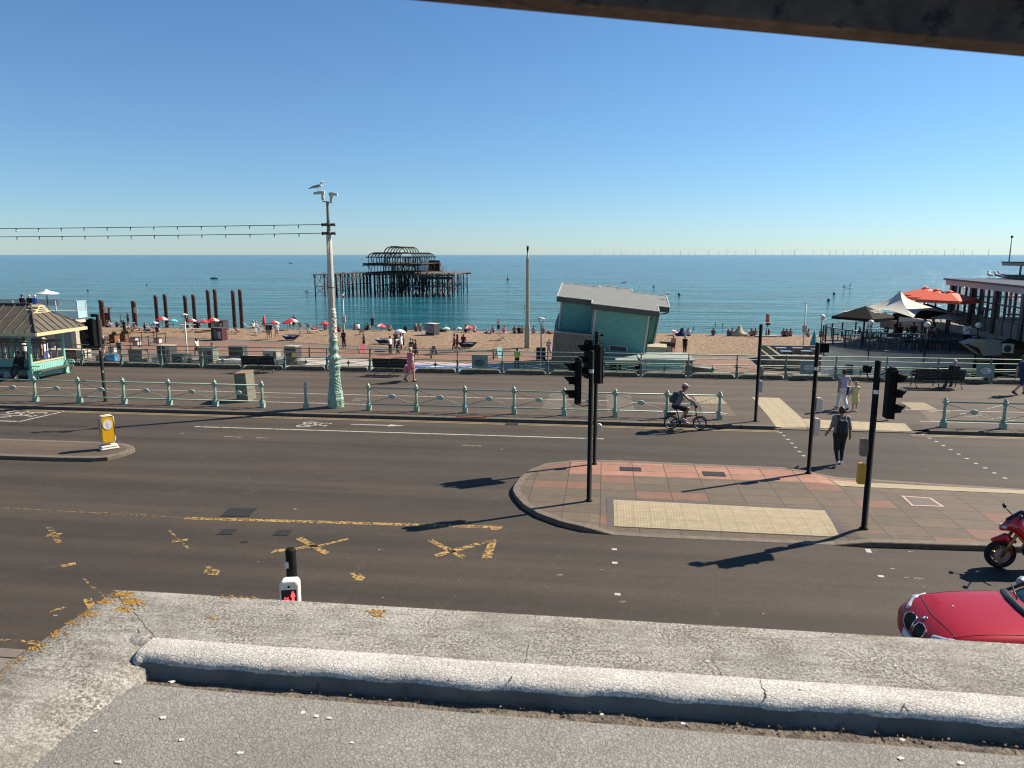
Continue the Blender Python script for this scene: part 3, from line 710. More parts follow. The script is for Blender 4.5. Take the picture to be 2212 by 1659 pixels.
# ================================================================ POLES AND SIGNALS
M_blk = mat('black pole paint', (.010, .009, .008), .7, var=.3, scale=6, fine=30); M_blk.node_tree.nodes['Principled BSDF'].inputs['Specular IOR Level'].default_value = .15; M_blk2 = mat('signal housing black', (.006, .006, .006), .7, var=.2)
M_wbox = mat('weathered cream plastic', (.55, .5, .4), .5, var=.12, scale=8, c2=(.3, .25, .17), thr=.62); M_ybox = mat('yellow plastic housing', (.55, .3, .03), .5, var=.1, c2=(.35, .2, .04), thr=.66)
M_bbox = mat('brown-grey plastic', (.20, .15, .11), .5)
M_blk2.node_tree.nodes['Principled BSDF'].inputs['Specular IOR Level'].default_value = .12
M_lens = mat('dark signal lens', (.03, .012, .01), .2)
def head(t, x, y, z, ang, n=3, side=.2):
    """three-aspect signal head; ang = direction its lenses face (0 = +X)"""
    hp = Matrix.Translation((x, y, z)) @ Matrix.Rotation(ang, 4, 'Z')
    mb = MB(); mb.M = hp; mb.use(M_blk2)
    mb.b(-.12, .02, -.14, .14, -.54, .54); mb.b(.02, .045, -.155, .155, -.55, .55); mb.vprism([(-.12, .54), (-.06, .60), (.02, .60), (.045, .54)], -.1, .1)
    hb = mb.build('signal_head', None, t, bevel=.015)
    for k, zz_ in enumerate((.34, 0, -.34)):
        mb = MB(); mb.M = hp; mb.use(M_blk2); n_ = 14; vs = []; L0 = .27
        for i in range(n_+1):
            a = R(-35)+R(250)*i/n_; l = L0*(.55+.45*max(0, sin(a)))
            for (xx, rr_) in ((.045, .118), (.045+l, .108), (.045+l, .100), (.045, .110)): vs.append((xx, cos(a)*rr_, zz_+sin(a)*rr_))
        fs = []
        for i in range(n_):
            for q_ in range(4): fs.append((i*4+q_, (i+1)*4+q_, (i+1)*4+(q_+1) % 4, i*4+(q_+1) % 4))
        mb.add(vs, fs, True); mb.build('visor', None, hb)
        mb = MB(); mb.M = hp; mb.use(M_lens); mb.lathe([(.1, .044), (.1, .055), (.05, .065)], (0, 0, zz_), 14, True, 'X'); mb.build('lens', None, hb)
    return hb
def bracket(t, pts, r=.013):
    MB().tube(pts, r, 6).build('bracket', M_blk2, t)
def pbox(t, x, y, z, h=.32, m=None, w=.14, d=.13, nm='push_button_box', rz=0):
    mb = MB(); mb.M = Matrix.Translation((x, y, z)) @ Matrix.Rotation(rz, 4, 'Z')
    mb.vprism([(-w/2, -h/2+.02), (-w/2+.02, -h/2), (w/2-.02, -h/2), (w/2, -h/2+.02), (w/2, h/2-.05), (w/2-.05, h/2), (-w/2+.02, h/2), (-w/2, h/2-.02)], -d/2, d/2)
    return mb.build(nm, m or M_wbox, t, bevel=.012)
def pole(x, y, h, label, r=.062, sticker=None, sz=2.9, group='traffic signal poles'):
    t = thing('traffic_signal', label, 'traffic signal', (x, y, 0), 0, group)
    mb = MB(); mb.lathe([(r*1.5, 0), (r*1.5, .02), (r, .03), (r, h-.02), (r*.8, h), (.01, h+.005)], n=16); mb.build('pole', M_blk, t)
    if sticker:
        mb = MB(); n_ = 8; vs = []
        for i in range(n_+1):
            a = R(-150)+R(120)*i/n_; vs += [((r+.002)*cos(a), (r+.002)*sin(a), sz-.045), ((r+.002)*cos(a), (r+.002)*sin(a), sz+.045)]
        mb.add(vs, [(2*i, 2*i+2, 2*i+3, 2*i+1) for i in range(n_)]); s_ = mb.build('number_sticker', mat('sticker white', (.7, .7, .68)), t)
        MB().text(sticker, .085, Matrix.Translation((0, -r-.005, sz)) @ Matrix.Rotation(R(90), 4, 'X'), .001).build('digits', mat('sticker black', (.01, .01, .01)), s_)
    return t
t = pole(-.29, 18.24, 3.87, 'black signal pole at the rounded end of the island, with a three-light head facing left', sticker='15', sz=3.36)
head(t, -.36, -.05, 3.10, pi); bracket(t, [(0, 0, 3.68), (-.18, -.02, 3.72), (-.38, -.04, 3.67)]); bracket(t, [(0, 0, 2.5), (-.2, -.04, 2.47), (-.4, -.04, 2.54)])
t = pole(-.20, 21.66, 4.0, 'black signal pole with paired heads, directly behind the front pole on the island', r=.058)
head(t, -.28, .05, 3.15, R(205)); head(t, .05, -.22, 3.05, R(60)); pbox(t, .13, -.02, 1.12, .26, M_wbox); bracket(t, [(0, 0, 3.7), (-.2, .02, 3.74), (-.3, .03, 3.7)]); bracket(t, [(0, 0, 3.7), (.1, -.1, 3.74), (.1, -.2, 3.66)])
for dx in (-.05, .1): MB().lathe([(.03, 0), (.06, .03), (.05, .06)], (dx+.05, -.06, 3.86), 8).build('detector', M_blk2, t)
t = pole(5.75, 28.24, 3.67, 'plain black signal pole on the promenade kerb to the right of the cyclist', r=.062)
pbox(t, .12, 0, 1.92, .36, M_ybox if 0 else mat('faded yellow housing', (.3, .25, .13), .6), .13); pbox(t, .1, -.05, 1.35, .44, mat('pale grey housing', (.45, .42, .38), .6), .13)
t = pole(5.93, 21.47, 3.78, 'black signal pole with two cream boxes, left of the walking man with backpack', sticker='2', sz=3.05, r=.058)
pbox(t, .15, -.02, 2.02, .40, M_wbox, .17); pbox(t, .13, -.02, 1.38, .50, M_wbox, .16)
t = pole(6.02, 17.06, 3.9, 'tallest-looking black signal pole on the near right of the island with its head facing right', r=.066, sticker=' ', sz=3.2)
head(t, .33, -.04, 3.16, 0); bracket(t, [(0, 0, 3.55), (.1, -.03, 3.6), (.3, -.04, 3.72)]); bracket(t, [(0, 0, 2.56), (.1, -.03, 2.53), (.3, -.04, 2.56)])
mb = MB(); mb.lathe([(.085, -.09), (.1, -.02), (.1, .05), (.06, .07)], (-.22, 0, 3.72), 10); mb.tube([(-.22, 0, 3.62), (-.18, 0, 3.5), (-.05, 0, 3.45)], .015, 6); mb.build('detector', M_blk2, t)
pbox(t, -.16, -.03, 1.93, .40, M_bbox, .17); pbox(t, -.17, -.03, 1.32, .48, M_ybox, .17)
t = pole(-21.15, 28.77, 3.73, 'black signal pole beside the shelter with a two-sided head, far left', r=.068)
head(t, -.34, 0, 2.95, pi); bracket(t, [(0, 0, 3.4), (-.2, 0, 3.45), (-.34, 0, 3.4)]); bracket(t, [(0, 0, 2.36), (-.2, 0, 2.3), (-.34, 0, 2.38)])
MB().b(-.26, -.1, -.07, .07, 3.62, 3.74).build('detector', M_blk2, t)
pbox(t, .04, -.07, 2.25, .14, M_wbox, .07, .02, 'notice'); pbox(t, .05, -.07, 1.3, .12, M_wbox, .06, .02, 'notice')
# near toucan crossing unit just beyond the parapet
t = thing('crossing_signal', 'black post with cream box showing red cycle and red figure just beyond the roof', 'crossing signal', (-3.76, 8.2, 0), R(13))
MB().lathe([(.064, 0), (.064, 2.62), (.058, 2.645), (.05, 2.65), (.01, 2.66)], n=20).build('pole', M_blk, t)
MB().b(-.066, -.02, -.066, -.05, 2.42, 2.50).build('notice', mat('grey sticker', (.45, .45, .45)), t)
mb = MB(); mb.vprism([(-.11, 1.55), (.11, 1.55), (.115, 2.27), (.09, 2.315), (-.08, 2.315), (-.115, 2.28)], -.22, -.06)
hs = mb.build('housing', mat('stained white casing', (.62, .6, .54), .5, var=.1, scale=7, c2=(.22, .19, .15), thr=.66), t, bevel=.02)
MB().lathe([(.014, -.003), (.014, .003)], (0, -.222, 2.25), 12, False, 'Y').build('sensor', M_irond, hs)
ds = MB().b(-.09, .088, -.226, -.221, 1.70, 2.21).build('display', mat('display black', (.012, .008, .008), .15), t)
M_red = glow('red signal figure', (1.0, .06, .07), 1.5)
mb = MB(); F = lambda pts: mb.add([(p[0], -.2285, p[1]) for p in pts], [tuple(range(len(pts)))])
cx_, cz_ = .047, 2.12
mb.lathe([(.0125, -.0005), (.0125, .0005)], (cx_, -.229, cz_+.062), 12, False, 'Y')
F([(cx_-.022, cz_+.045), (cx_-.027, cz_+.0), (cx_-.02, cz_-.002), (cx_-.014, cz_+.02), (cx_-.014, cz_-.075), (cx_-.002, cz_-.075), (cx_-.001, cz_-.02), (cx_+.001, cz_-.02), (cx_+.002, cz_-.075), (cx_+.014, cz_-.075), (cx_+.014, cz_+.02), (cx_+.02, cz_-.002), (cx_+.027, cz_), (cx_+.022, cz_+.045)])
mb.build('red_figure', M_red, ds)
mb = MB(); bx, bz = -.035, 2.085
for s_ in (-1, 1): mb.tube([(bx+s_*.027+.018*cos(a*pi/8), -.229, bz-.015+.018*sin(a*pi/8)) for a in range(17)], .0035, 4)
for a, b in [((-.027, -.015), (-.01, .02)), ((-.01, .02), (.02, .02)), ((.02, .02), (.0, -.015)), ((0, -.015), (-.027, -.015)), ((0, -.015), (-.012, .03)), ((.027, -.015), (.018, .032)), ((-.02, .032), (-.004, .032)), ((.018, .032), (.03, .034))]:
    mb.tube([(bx+a[0], -.229, bz+a[1]), (bx+b[0], -.229, bz+b[1])], .0032, 4)
mb.build('red_cycle', M_red, ds)
mb = MB(); cz_ = 1.97; M_off = mat('unlit grey figure', (.2, .17, .14))
mb.lathe([(.0125, -.0005), (.0125, .0005)], (cx_, -.229, cz_+.045), 12, False, 'Y')
F([(cx_-.01, cz_+.03), (cx_-.04, cz_+.0), (cx_-.03, cz_-.006), (cx_-.01, cz_+.008), (cx_-.03, cz_-.07), (cx_-.015, cz_-.07), (cx_, cz_-.02), (cx_+.02, cz_-.07), (cx_+.034, cz_-.07), (cx_+.012, cz_+.005), (cx_+.03, cz_-.006), (cx_+.036, cz_+.002), (cx_+.01, cz_+.03)])
mb.build('unlit_figure', M_off, ds)
# illuminated bollard
t = thing('traffic_bollard', 'yellow and white illuminated bollard with a round sign on the small island', 'bollard', (-15.85, 21.5, 0), R(50))
mb = MB(); mb.b(-.27, .27, -.2, .2, 0, .07); mb.b(-.25, .25, -.18, .18, .07, .14); mb.build('base', mat('dirty white base', (.6, .55, .46), .7, var=.15, c2=(.25, .2, .15), thr=.64), t, bevel=.03)
def bol(w, z0, z1, d, sh=0):
    return [(-w*.72, z0), (w*.72, z0), (w, z0+.12), (w*.94, z1-.06), (w*.7, z1), (-w*.7, z1), (-w*.94, z1-.06), (-w, z0+.12)]
MB().vprism(bol(.205, .2, 1.10, 0), -.1, .1).build('shell', mat('bollard yellow', (.62, .33, .006), .35, var=.06), t, bevel=.02)
for y_ in (-.103, .103):
    P_ = bol(.205, .2, 1.10, 0); MB().tube([(p[0], y_, p[1]) for p in P_+[P_[0]]], .014, 5).build('white_rim', mat('bollard white plastic', (.6, .57, .5), .4), t)
MB().b(-.05, .05, -.05, .05, .1, .25).build('neck', M_wbox, t)
MB().vprism(bol(.17, .235, 1.05, 0), -.112, .112).build('yellow_panel', mat('bollard yellow', (.85, .50, .01), .35, var=.06), t)
MB().lathe([(.14, -.005), (.14, .005)], (0, -.118, .82), 24, False, 'Y', sy=1.15).build('round_sign', mat('sign pale grey', (.62, .6, .56)), t)
mb = MB(); mb.vprism([(-.012, .74), (.012, .74), (.012, .85), (.04, .83), (0, .91), (-.04, .83), (-.012, .85)], -.128, -.124); mb.build('arrow', mat('sign faint arrow', (.52, .5, .46)), t)
# utility cabinet
t = thing('utility_cabinet', 'grey concrete-coloured utility cabinet with rusty top behind the railing', 'cabinet', (-15.25, 29.75, -.01), R(3)); t.rotation_euler = (R(1), R(-2.5), R(3))
mb = MB(); mb.b(-.25, .25, -.42, .42, 0, 1.22); mb.build('body', mat('cabinet grey', (.15, .145, .105), .7, var=.12, scale=3, fine=60, c2=(.12, .12, .09), thr=.6), t, bevel=.01)
MB().b(-.27, .27, -.44, .44, 1.22, 1.27).build('lid', mat('cabinet rusty lid', (.2, .15, .09), .8, var=.3, scale=4, c2=(.23, .11, .04), thr=.5), t)
MB().b(-.2, -.19, -.43, -.42, .1, 1.15).b(-.06, .04, -.434, -.424, .95, 1.0).build('door_seam', mat('seam dark', (.05, .05, .04)), t)
# ================================================================ BENCHES
M_bgr = mat('bench iron green-black', (.025, .05, .042), .5); M_sl = mat('bench black slats', (.016, .015, .015), .45, var=.3, scale=5)
M_sl.node_tree.nodes['Principled BSDF'].inputs['Specular IOR Level'].default_value = .12
def bench(x, y, rz, label, W=1.85, bays=2):
    t = thing('park_bench', label, 'bench', (x, y, 0), rz, 'black benches facing the sea')
    mb = MB()
    for i in range(6): mb.b(-W/2, W/2, -.27-.035*i*.55, -.245-.035*i*.55, .46+i*.078, .531+i*.078)
    mb.build('backrest', M_sl, t)
    mb = MB()
    for i in range(5): mb.b(-W/2, W/2, -.2+i*.1, -.125+i*.1, .42, .45)
    mb.build('seat', M_sl, t)
    for k in range(bays+1):
        x_ = -W/2+.1+(W-.2)*k/bays
        mb = MB(); mb.tube([(x_, .26, .42), (x_, .30, .2), (x_, .36, .02)], .022, 6); mb.tube([(x_, -.36, .02), (x_, -.22, .2), (x_, -.24, .42), (x_, -.36, .92)], .024, 6)
        mb.tube([(x_, -.24, .42), (x_, .28, .42)], .022, 6); mb.tube([(x_, -.28, .62), (x_, 0, .66), (x_, .26, .64), (x_, .28, .42)], .018, 6); mb.build('leg', M_bgr, t)
    return t
a = G(549, 804, 0); bench(-18.2, 37.25, 0, 'black slatted bench behind the grey cabinet, left one on the promenade')
bench(-10.95, 37.1, 0, 'black slatted bench beside the woman in pink')
BX, BY = 15.6, 36.6; bench(BX, BY, 0, 'black slatted bench with a person sitting on its right half', 2.2)
# orange strap on the kerb
tag(MB().tube([(-5.6+i*.12, KE+.1+.012*sin(i*1.7), .02) for i in range(11)], .022, 6).build('orange_hose', mat('orange-red hose', (.45, .08, .02), .5)), 'short orange-red hose lying on the kerb below the railing', 'hose')
# ================================================================ SMOOTH BODIES (distance fields meshed as one surface)
def field(prims, X, k):
    """smooth union of tapered capsules (a, b, ra, rb) and ellipsoids ('e', c, r)"""
    acc = np.zeros(X.shape[:-1]); mn = np.full(X.shape[:-1], 9.)
    for p in prims:
        if p[0] == 'e':
            c = np.array(p[1]); r = np.array(p[2]); q = (X-c)/r; l = np.linalg.norm(q, axis=-1); d = (l-1)*r.min()*np.clip(1, 0, 1)
        else:
            a = np.array(p[0], float); b = np.array(p[1], float); ab = b-a; t = np.clip(((X-a)@ab)/max(1e-9, ab@ab), 0, 1)
            d = np.linalg.norm(X-a-t[..., None]*ab, axis=-1)-(p[2]+(p[3]-p[2])*t)
        acc += np.exp(-np.clip(d, -.5, .6)/k)
    return -k*np.log(acc+1e-30)
def nets(fn, lo, hi, res):
    n = [max(3, int((h-l)/res)+2) for l, h in zip(lo, hi)]
    ax = [lo[i]+res*np.arange(n[i]) for i in range(3)]
    X = np.stack(np.meshgrid(*ax, indexing='ij'), -1); F = fn(X); S = F < 0
    cnt = np.zeros([m-1 for m in n]); pos = np.zeros([m-1 for m in n]+[3])
    base = np.stack(np.meshgrid(*[np.arange(m-1) for m in n], indexing='ij'), -1).astype(float)
    cs = [(i, j, k) for i in (0, 1) for j in (0, 1) for k in (0, 1)]
    sl = lambda A, c: A[c[0]:c[0]+n[0]-1, c[1]:c[1]+n[1]-1, c[2]:c[2]+n[2]-1]
    for a in cs:
        for d in range(3):
            if a[d]: continue
            b = list(a); b[d] = 1; fa, fb = sl(F, a), sl(F, b); x = (fa < 0) != (fb < 0)
            t = np.where(x, fa/np.where(x, fa-fb, 1), 0); p = np.array(a, float)+t[..., None]*np.eye(3)[d]
            pos += np.where(x[..., None], p, 0); cnt += x
    m = cnt > 0; idx = -np.ones(m.shape, int); idx[m] = np.arange(m.sum())
    V = (base[m]+pos[m]/cnt[m][:, None])*res+np.array(lo); fs = []
    for d in range(3):
        u, v = (d+1) % 3, (d+2) % 3
        A = S[tuple(slice(0, -1) if i == d else slice(None) for i in range(3))]; B = S[tuple(slice(1, None) if i == d else slice(None) for i in range(3))]
        q = np.argwhere(A != B); q = q[(q[:, u] > 0) & (q[:, v] > 0) & (q[:, u] < n[u]-1) & (q[:, v] < n[v]-1)]
        if not len(q): continue
        e = np.eye(3, dtype=int); g_ = lambda w: idx[tuple((q-w).T)]
        f = np.stack([g_(0*e[u]), g_(e[u]), g_(e[u]+e[v]), g_(e[v])], 1); fl = A[tuple(q.T)]
        f[~fl] = f[~fl][:, ::-1]; fs.append(f)
    return V, np.concatenate(fs) if fs else np.zeros((0, 4), int)
def sdf(prims, res=.02, k=.012, pad=.04, cut=None):
    P = []
    for p in prims:
        if p[0] == 'e': P += [np.array(p[1])-np.array(p[2]), np.array(p[1])+np.array(p[2])]
        else: P += [np.array(p[0])-max(p[2:]), np.array(p[0])+max(p[2:]), np.array(p[1])-max(p[2:]), np.array(p[1])+max(p[2:])]
    P = np.array(P); lo, hi = P.min(0)-pad, P.max(0)+pad
    fn = (lambda X: field(prims, X, k)) if cut is None else (lambda X: np.maximum(field(prims, X, k), cut(X)))
    return nets(fn, lo, hi, res)
def sdf_into(mb, prims, res=.02, k=.012, cut=None):
    V, F_ = sdf(prims, res, k, cut=cut); return mb.add([tuple(v) for v in V], [tuple(int(i) for i in f) for f in F_], True)
SK = [mat('skin fair', (.48, .27, .19), .5, var=.08), mat('skin tanned', (.30, .155, .095), .5, var=.08), mat('skin brown', (.13, .065, .042), .5, var=.08)]
def CM(name, c): return mat('cloth '+name, c, .85, var=.12, scale=9)
CL = dict(black=CM('black', (.012, .012, .014)), white=CM('white', (.72, .70, .66)), navy=CM('navy', (.015, .025, .07)), beige=CM('beige', (.40, .31, .2)), grey=CM('grey', (.17, .165, .155)), dgrey=CM('dark grey', (.05, .05, .05)), blue=CM('blue', (.05, .12, .38)), red=CM('red', (.45, .03, .03)), pink=CM('pink', (.62, .18, .22)), yellow=CM('yellow', (.72, .60, .25)), green=CM('green', (.1, .2, .12)), hiviz=CM('hi-vis', (.42, .62, .05)), teal=CM('teal', (.1, .38, .42)), dred=CM('dark red', (.12, .015, .02)), lilac=CM('lilac', (.45, .34, .42)))
HR = dict(dark=mat('hair dark', (.018, .012, .009), .6), brown=mat('hair brown', (.09, .05, .025), .6), blond=mat('hair blond', (.50, .34, .14), .6), grey=mat('hair grey', (.38, .37, .35), .6))
def pose(kind, tw=0.0):
    J = dict(P=(0, 0, .95), C=(0, .01, 1.30), N=(0, .0, 1.46), H=(0, .02, 1.63))
    J.update(SL=(-.18, 0, 1.42), SR=(.18, 0, 1.42), EL=(-.23, -.02, 1.14), ER=(.23, -.02, 1.14), WL=(-.24, .06, .90), WR=(.24, .06, .90), hL=(-.09, 0, .92), hR=(.09, 0, .92), KL=(-.10, .02, .50), KR=(.10, .02, .50), AL=(-.10, 0, .09), AR=(.10, 0, .09), TL=(-.12, .17, .035), TR=(.12, .17, .035))
    if kind == 'walk': J.update(KL=(-.09, .16, .52), AL=(-.09, .22, .10), TL=(-.10, .40, .07), KR=(.09, -.02, .50), AR=(.09, -.30, .16), TR=(.09, -.16, .035), EL=(-.23, -.10, 1.15), WL=(-.24, -.08, .90), ER=(.23, .05, 1.14), WR=(.23, .24, .96))
    if kind == 'walk2': J.update(KR=(.09, .10, .51), AR=(.09, .12, .09), TR=(.10, .29, .035), KL=(-.08, -.02, .50), AL=(-.08, -.30, .20), TL=(-.08, -.18, .06), ER=(.24, -.08, 1.15), WR=(.27, -.02, .91), EL=(-.25, .03, 1.14), WL=(-.34, .12, .93))
    if kind == 'stand2': J.update(EL=(-.25, .05, 1.15), WL=(-.10, .24, 1.20), ER=(.26, -.03, 1.15), WR=(.20, .16, 1.02), KL=(-.15, .03, .5), AL=(-.18, 0, .09), TL=(-.24, .16, .035))
    if kind == 'phone': J.update(EL=(-.20, .06, 1.16), WL=(-.07, .28, 1.30), ER=(.20, .06, 1.16), WR=(.05, .28, 1.28), H=(0, .05, 1.61))
    if kind == 'bend': J.update(C=(0, .30, 1.12), N=(0, .42, 1.20), H=(0, .54, 1.24), SL=(-.18, .40, 1.15), SR=(.18, .40, 1.15), EL=(-.2, .5, .9), ER=(.2, .5, .9), WL=(-.1, .6, .7), WR=(.12, .6, .7))
    if kind in ('sit', 'sitback'):      # on the ground
        J.update(P=(0, 0, .12), C=(0, .02, .47), N=(0, .04, .63), H=(0, .07, .80), SL=(-.18, .03, .59), SR=(.18, .03, .59), EL=(-.25, .10, .34), ER=(.25, .10, .34), WL=(-.14, .32, .36), WR=(.14, .32, .36), hL=(-.1, .02, .12), hR=(.1, .02, .12), KL=(-.13, .40, .42), KR=(.13, .40, .42), AL=(-.12, .62, .09), AR=(.12, .62, .09), TL=(-.13, .80, .05), TR=(.13, .80, .05))
    if kind == 'sitback': J.update(C=(0, -.12, .44), N=(0, -.17, .60), H=(0, -.15, .77), SL=(-.18, -.15, .56), SR=(.18, -.15, .56), EL=(-.25, -.32, .33), ER=(.25, -.32, .33), WL=(-.24, -.40, .06), WR=(.24, -.40, .06), KL=(-.11, .46, .16), KR=(.11, .44, .34), AL=(-.11, .88, .08), AR=(.11, .74, .08), TL=(-.13, .95, .2), TR=(.13, .92, .06))
    if kind == 'seat':                  # on a chair or bench, seat at .45
        J.update(P=(0, 0, .55), C=(0, -.02, .90), N=(0, .02, 1.06), H=(0, .05, 1.23), SL=(-.18, 0, 1.02), SR=(.18, 0, 1.02), EL=(-.25, .06, .76), ER=(.25, .06, .76), WL=(-.10, .28, .68), WR=(.10, .28, .68), hL=(-.1, .03, .54), hR=(.1, .03, .54), KL=(-.13, .44, .52), KR=(.13, .44, .52), AL=(-.12, .46, .09), AR=(.12, .46, .09), TL=(-.14, .63, .035), TR=(.14, .63, .035))
    if kind == 'lie':
        J.update(P=(0, 0, .10), C=(0, -.36, .13), N=(0, -.52, .15), H=(0, -.68, .18), SL=(-.18, -.48, .12), SR=(.18, -.48, .12), EL=(-.32, -.34, .06), ER=(.3, -.7, .06), WL=(-.34, -.1, .05), WR=(.12, -.84, .06), hL=(-.1, .02, .1), hR=(.1, .02, .1), KL=(-.12, .42, .12), KR=(.12, .36, .36), AL=(-.13, .84, .07), AR=(.12, .6, .07), TL=(-.16, .9, .2), TR=(.14, .76, .05))
    if kind == 'cycle':                 # riding: local +Y forward, saddle at .86
        J.update(P=(0, -.30, .93), C=(0, -.08, 1.24), N=(0, .02, 1.37), H=(0, .10, 1.52), SL=(-.18, -.0, 1.33), SR=(.18, -.0, 1.33), EL=(-.24, .20, 1.14), ER=(.24, .20, 1.14), WL=(-.22, .44, 1.03), WR=(.22, .44, 1.03), hL=(-.09, -.27, .9), hR=(.09, -.27, .9), KL=(-.1, .14, .66), KR=(.1, .14, .84), AL=(-.12, -.04, .27), AR=(.12, -.08, .46), TL=(-.12, .13, .20), TR=(.12, .10, .42))
    return J
def lp(a, b, t): return tuple(a[i]+(b[i]-a[i])*t for i in range(3))
def body_prims(J, f=1.0, e=0.0, parts='all', fat=1.0):
    out = []; L = lambda a, b, ra, rb: out.append((J[a] if isinstance(a, str) else a, J[b] if isinstance(b, str) else b, ra*fat+e, rb*fat+e))
    off = lambda n, dx: tuple(np.array(J[n])+np.array((dx, 0, 0)))
    L(off('P', -.055), off('C', -.07), .115, .105); L(off('P', .055), off('C', .07), .115, .105); L('SL', 'SR', .055, .055)
    if parts == 'all':
        L('N', 'H', .052, .05); out.append(('e', J['H'], (.078+e, .10+e, .118+e)))
        for s in 'LR':
            L('S'+s, 'E'+s, .05, .038); L('E'+s, 'W'+s, .039, .026); W = np.array(J['W'+s]); d = W-np.array(J['E'+s]); d = d/np.linalg.norm(d)
            L(tuple(W), tuple(W+d*.075), .026, .032)
            L('h'+s, 'K'+s, .088, .058); L('K'+s, 'A'+s, .056, .036); L('A'+s, 'T'+s, .042, .030)
    return out
MC = {}
def part_mesh(key, prims, res, k=.012, extra=None, cut=None):
    if key not in MC:
        mb = MB(); sdf_into(mb, prims, res, k, cut)
        if extra: extra(mb)
        me = bpy.data.meshes.new(key[0]); me.from_pydata(mb.v, [], mb.f); me.polygons.foreach_set('use_smooth', [True]*len(me.polygons)); me.materials.append(None); me.update(); MC[key] = me
    return MC[key]
def add_part(name, me, m, parent):
    o = bpy.data.objects.new(name, me); col.objects.link(o); o.parent = parent
    o.material_slots[0].link = 'OBJECT'; o.material_slots[0].material = m; return o
def fingers(J, mb, grip=False):
    for s, sg in (('L', -1), ('R', 1)):
        W = Vector(J['W'+s]); d = (W-Vector(J['E'+s])).normalized(); side = Vector((0, 1, 0)) if abs(d.z) > .6 else Vector((sg, 0, 0))
        side = (side-d*side.dot(d)).normalized(); nrm = d.cross(side).normalized()*(-sg)
        for i, l in enumerate((.062, .072, .068, .052)):
            b = W+d*.085+side*(.027-.018*i); c_ = b+d*l*.5+nrm*.012; e_ = c_+d*l*(.15 if grip else .42)+nrm*(.045 if grip else .02)
            mb.tube([b, c_, e_], [.0095, .009, .007], 6)
        b = W+d*.035+side*.03; mb.tube([b, b+side*.02+d*.025, b+side*.02+d*.058+nrm*.01], [.012, .011, .008], 6)
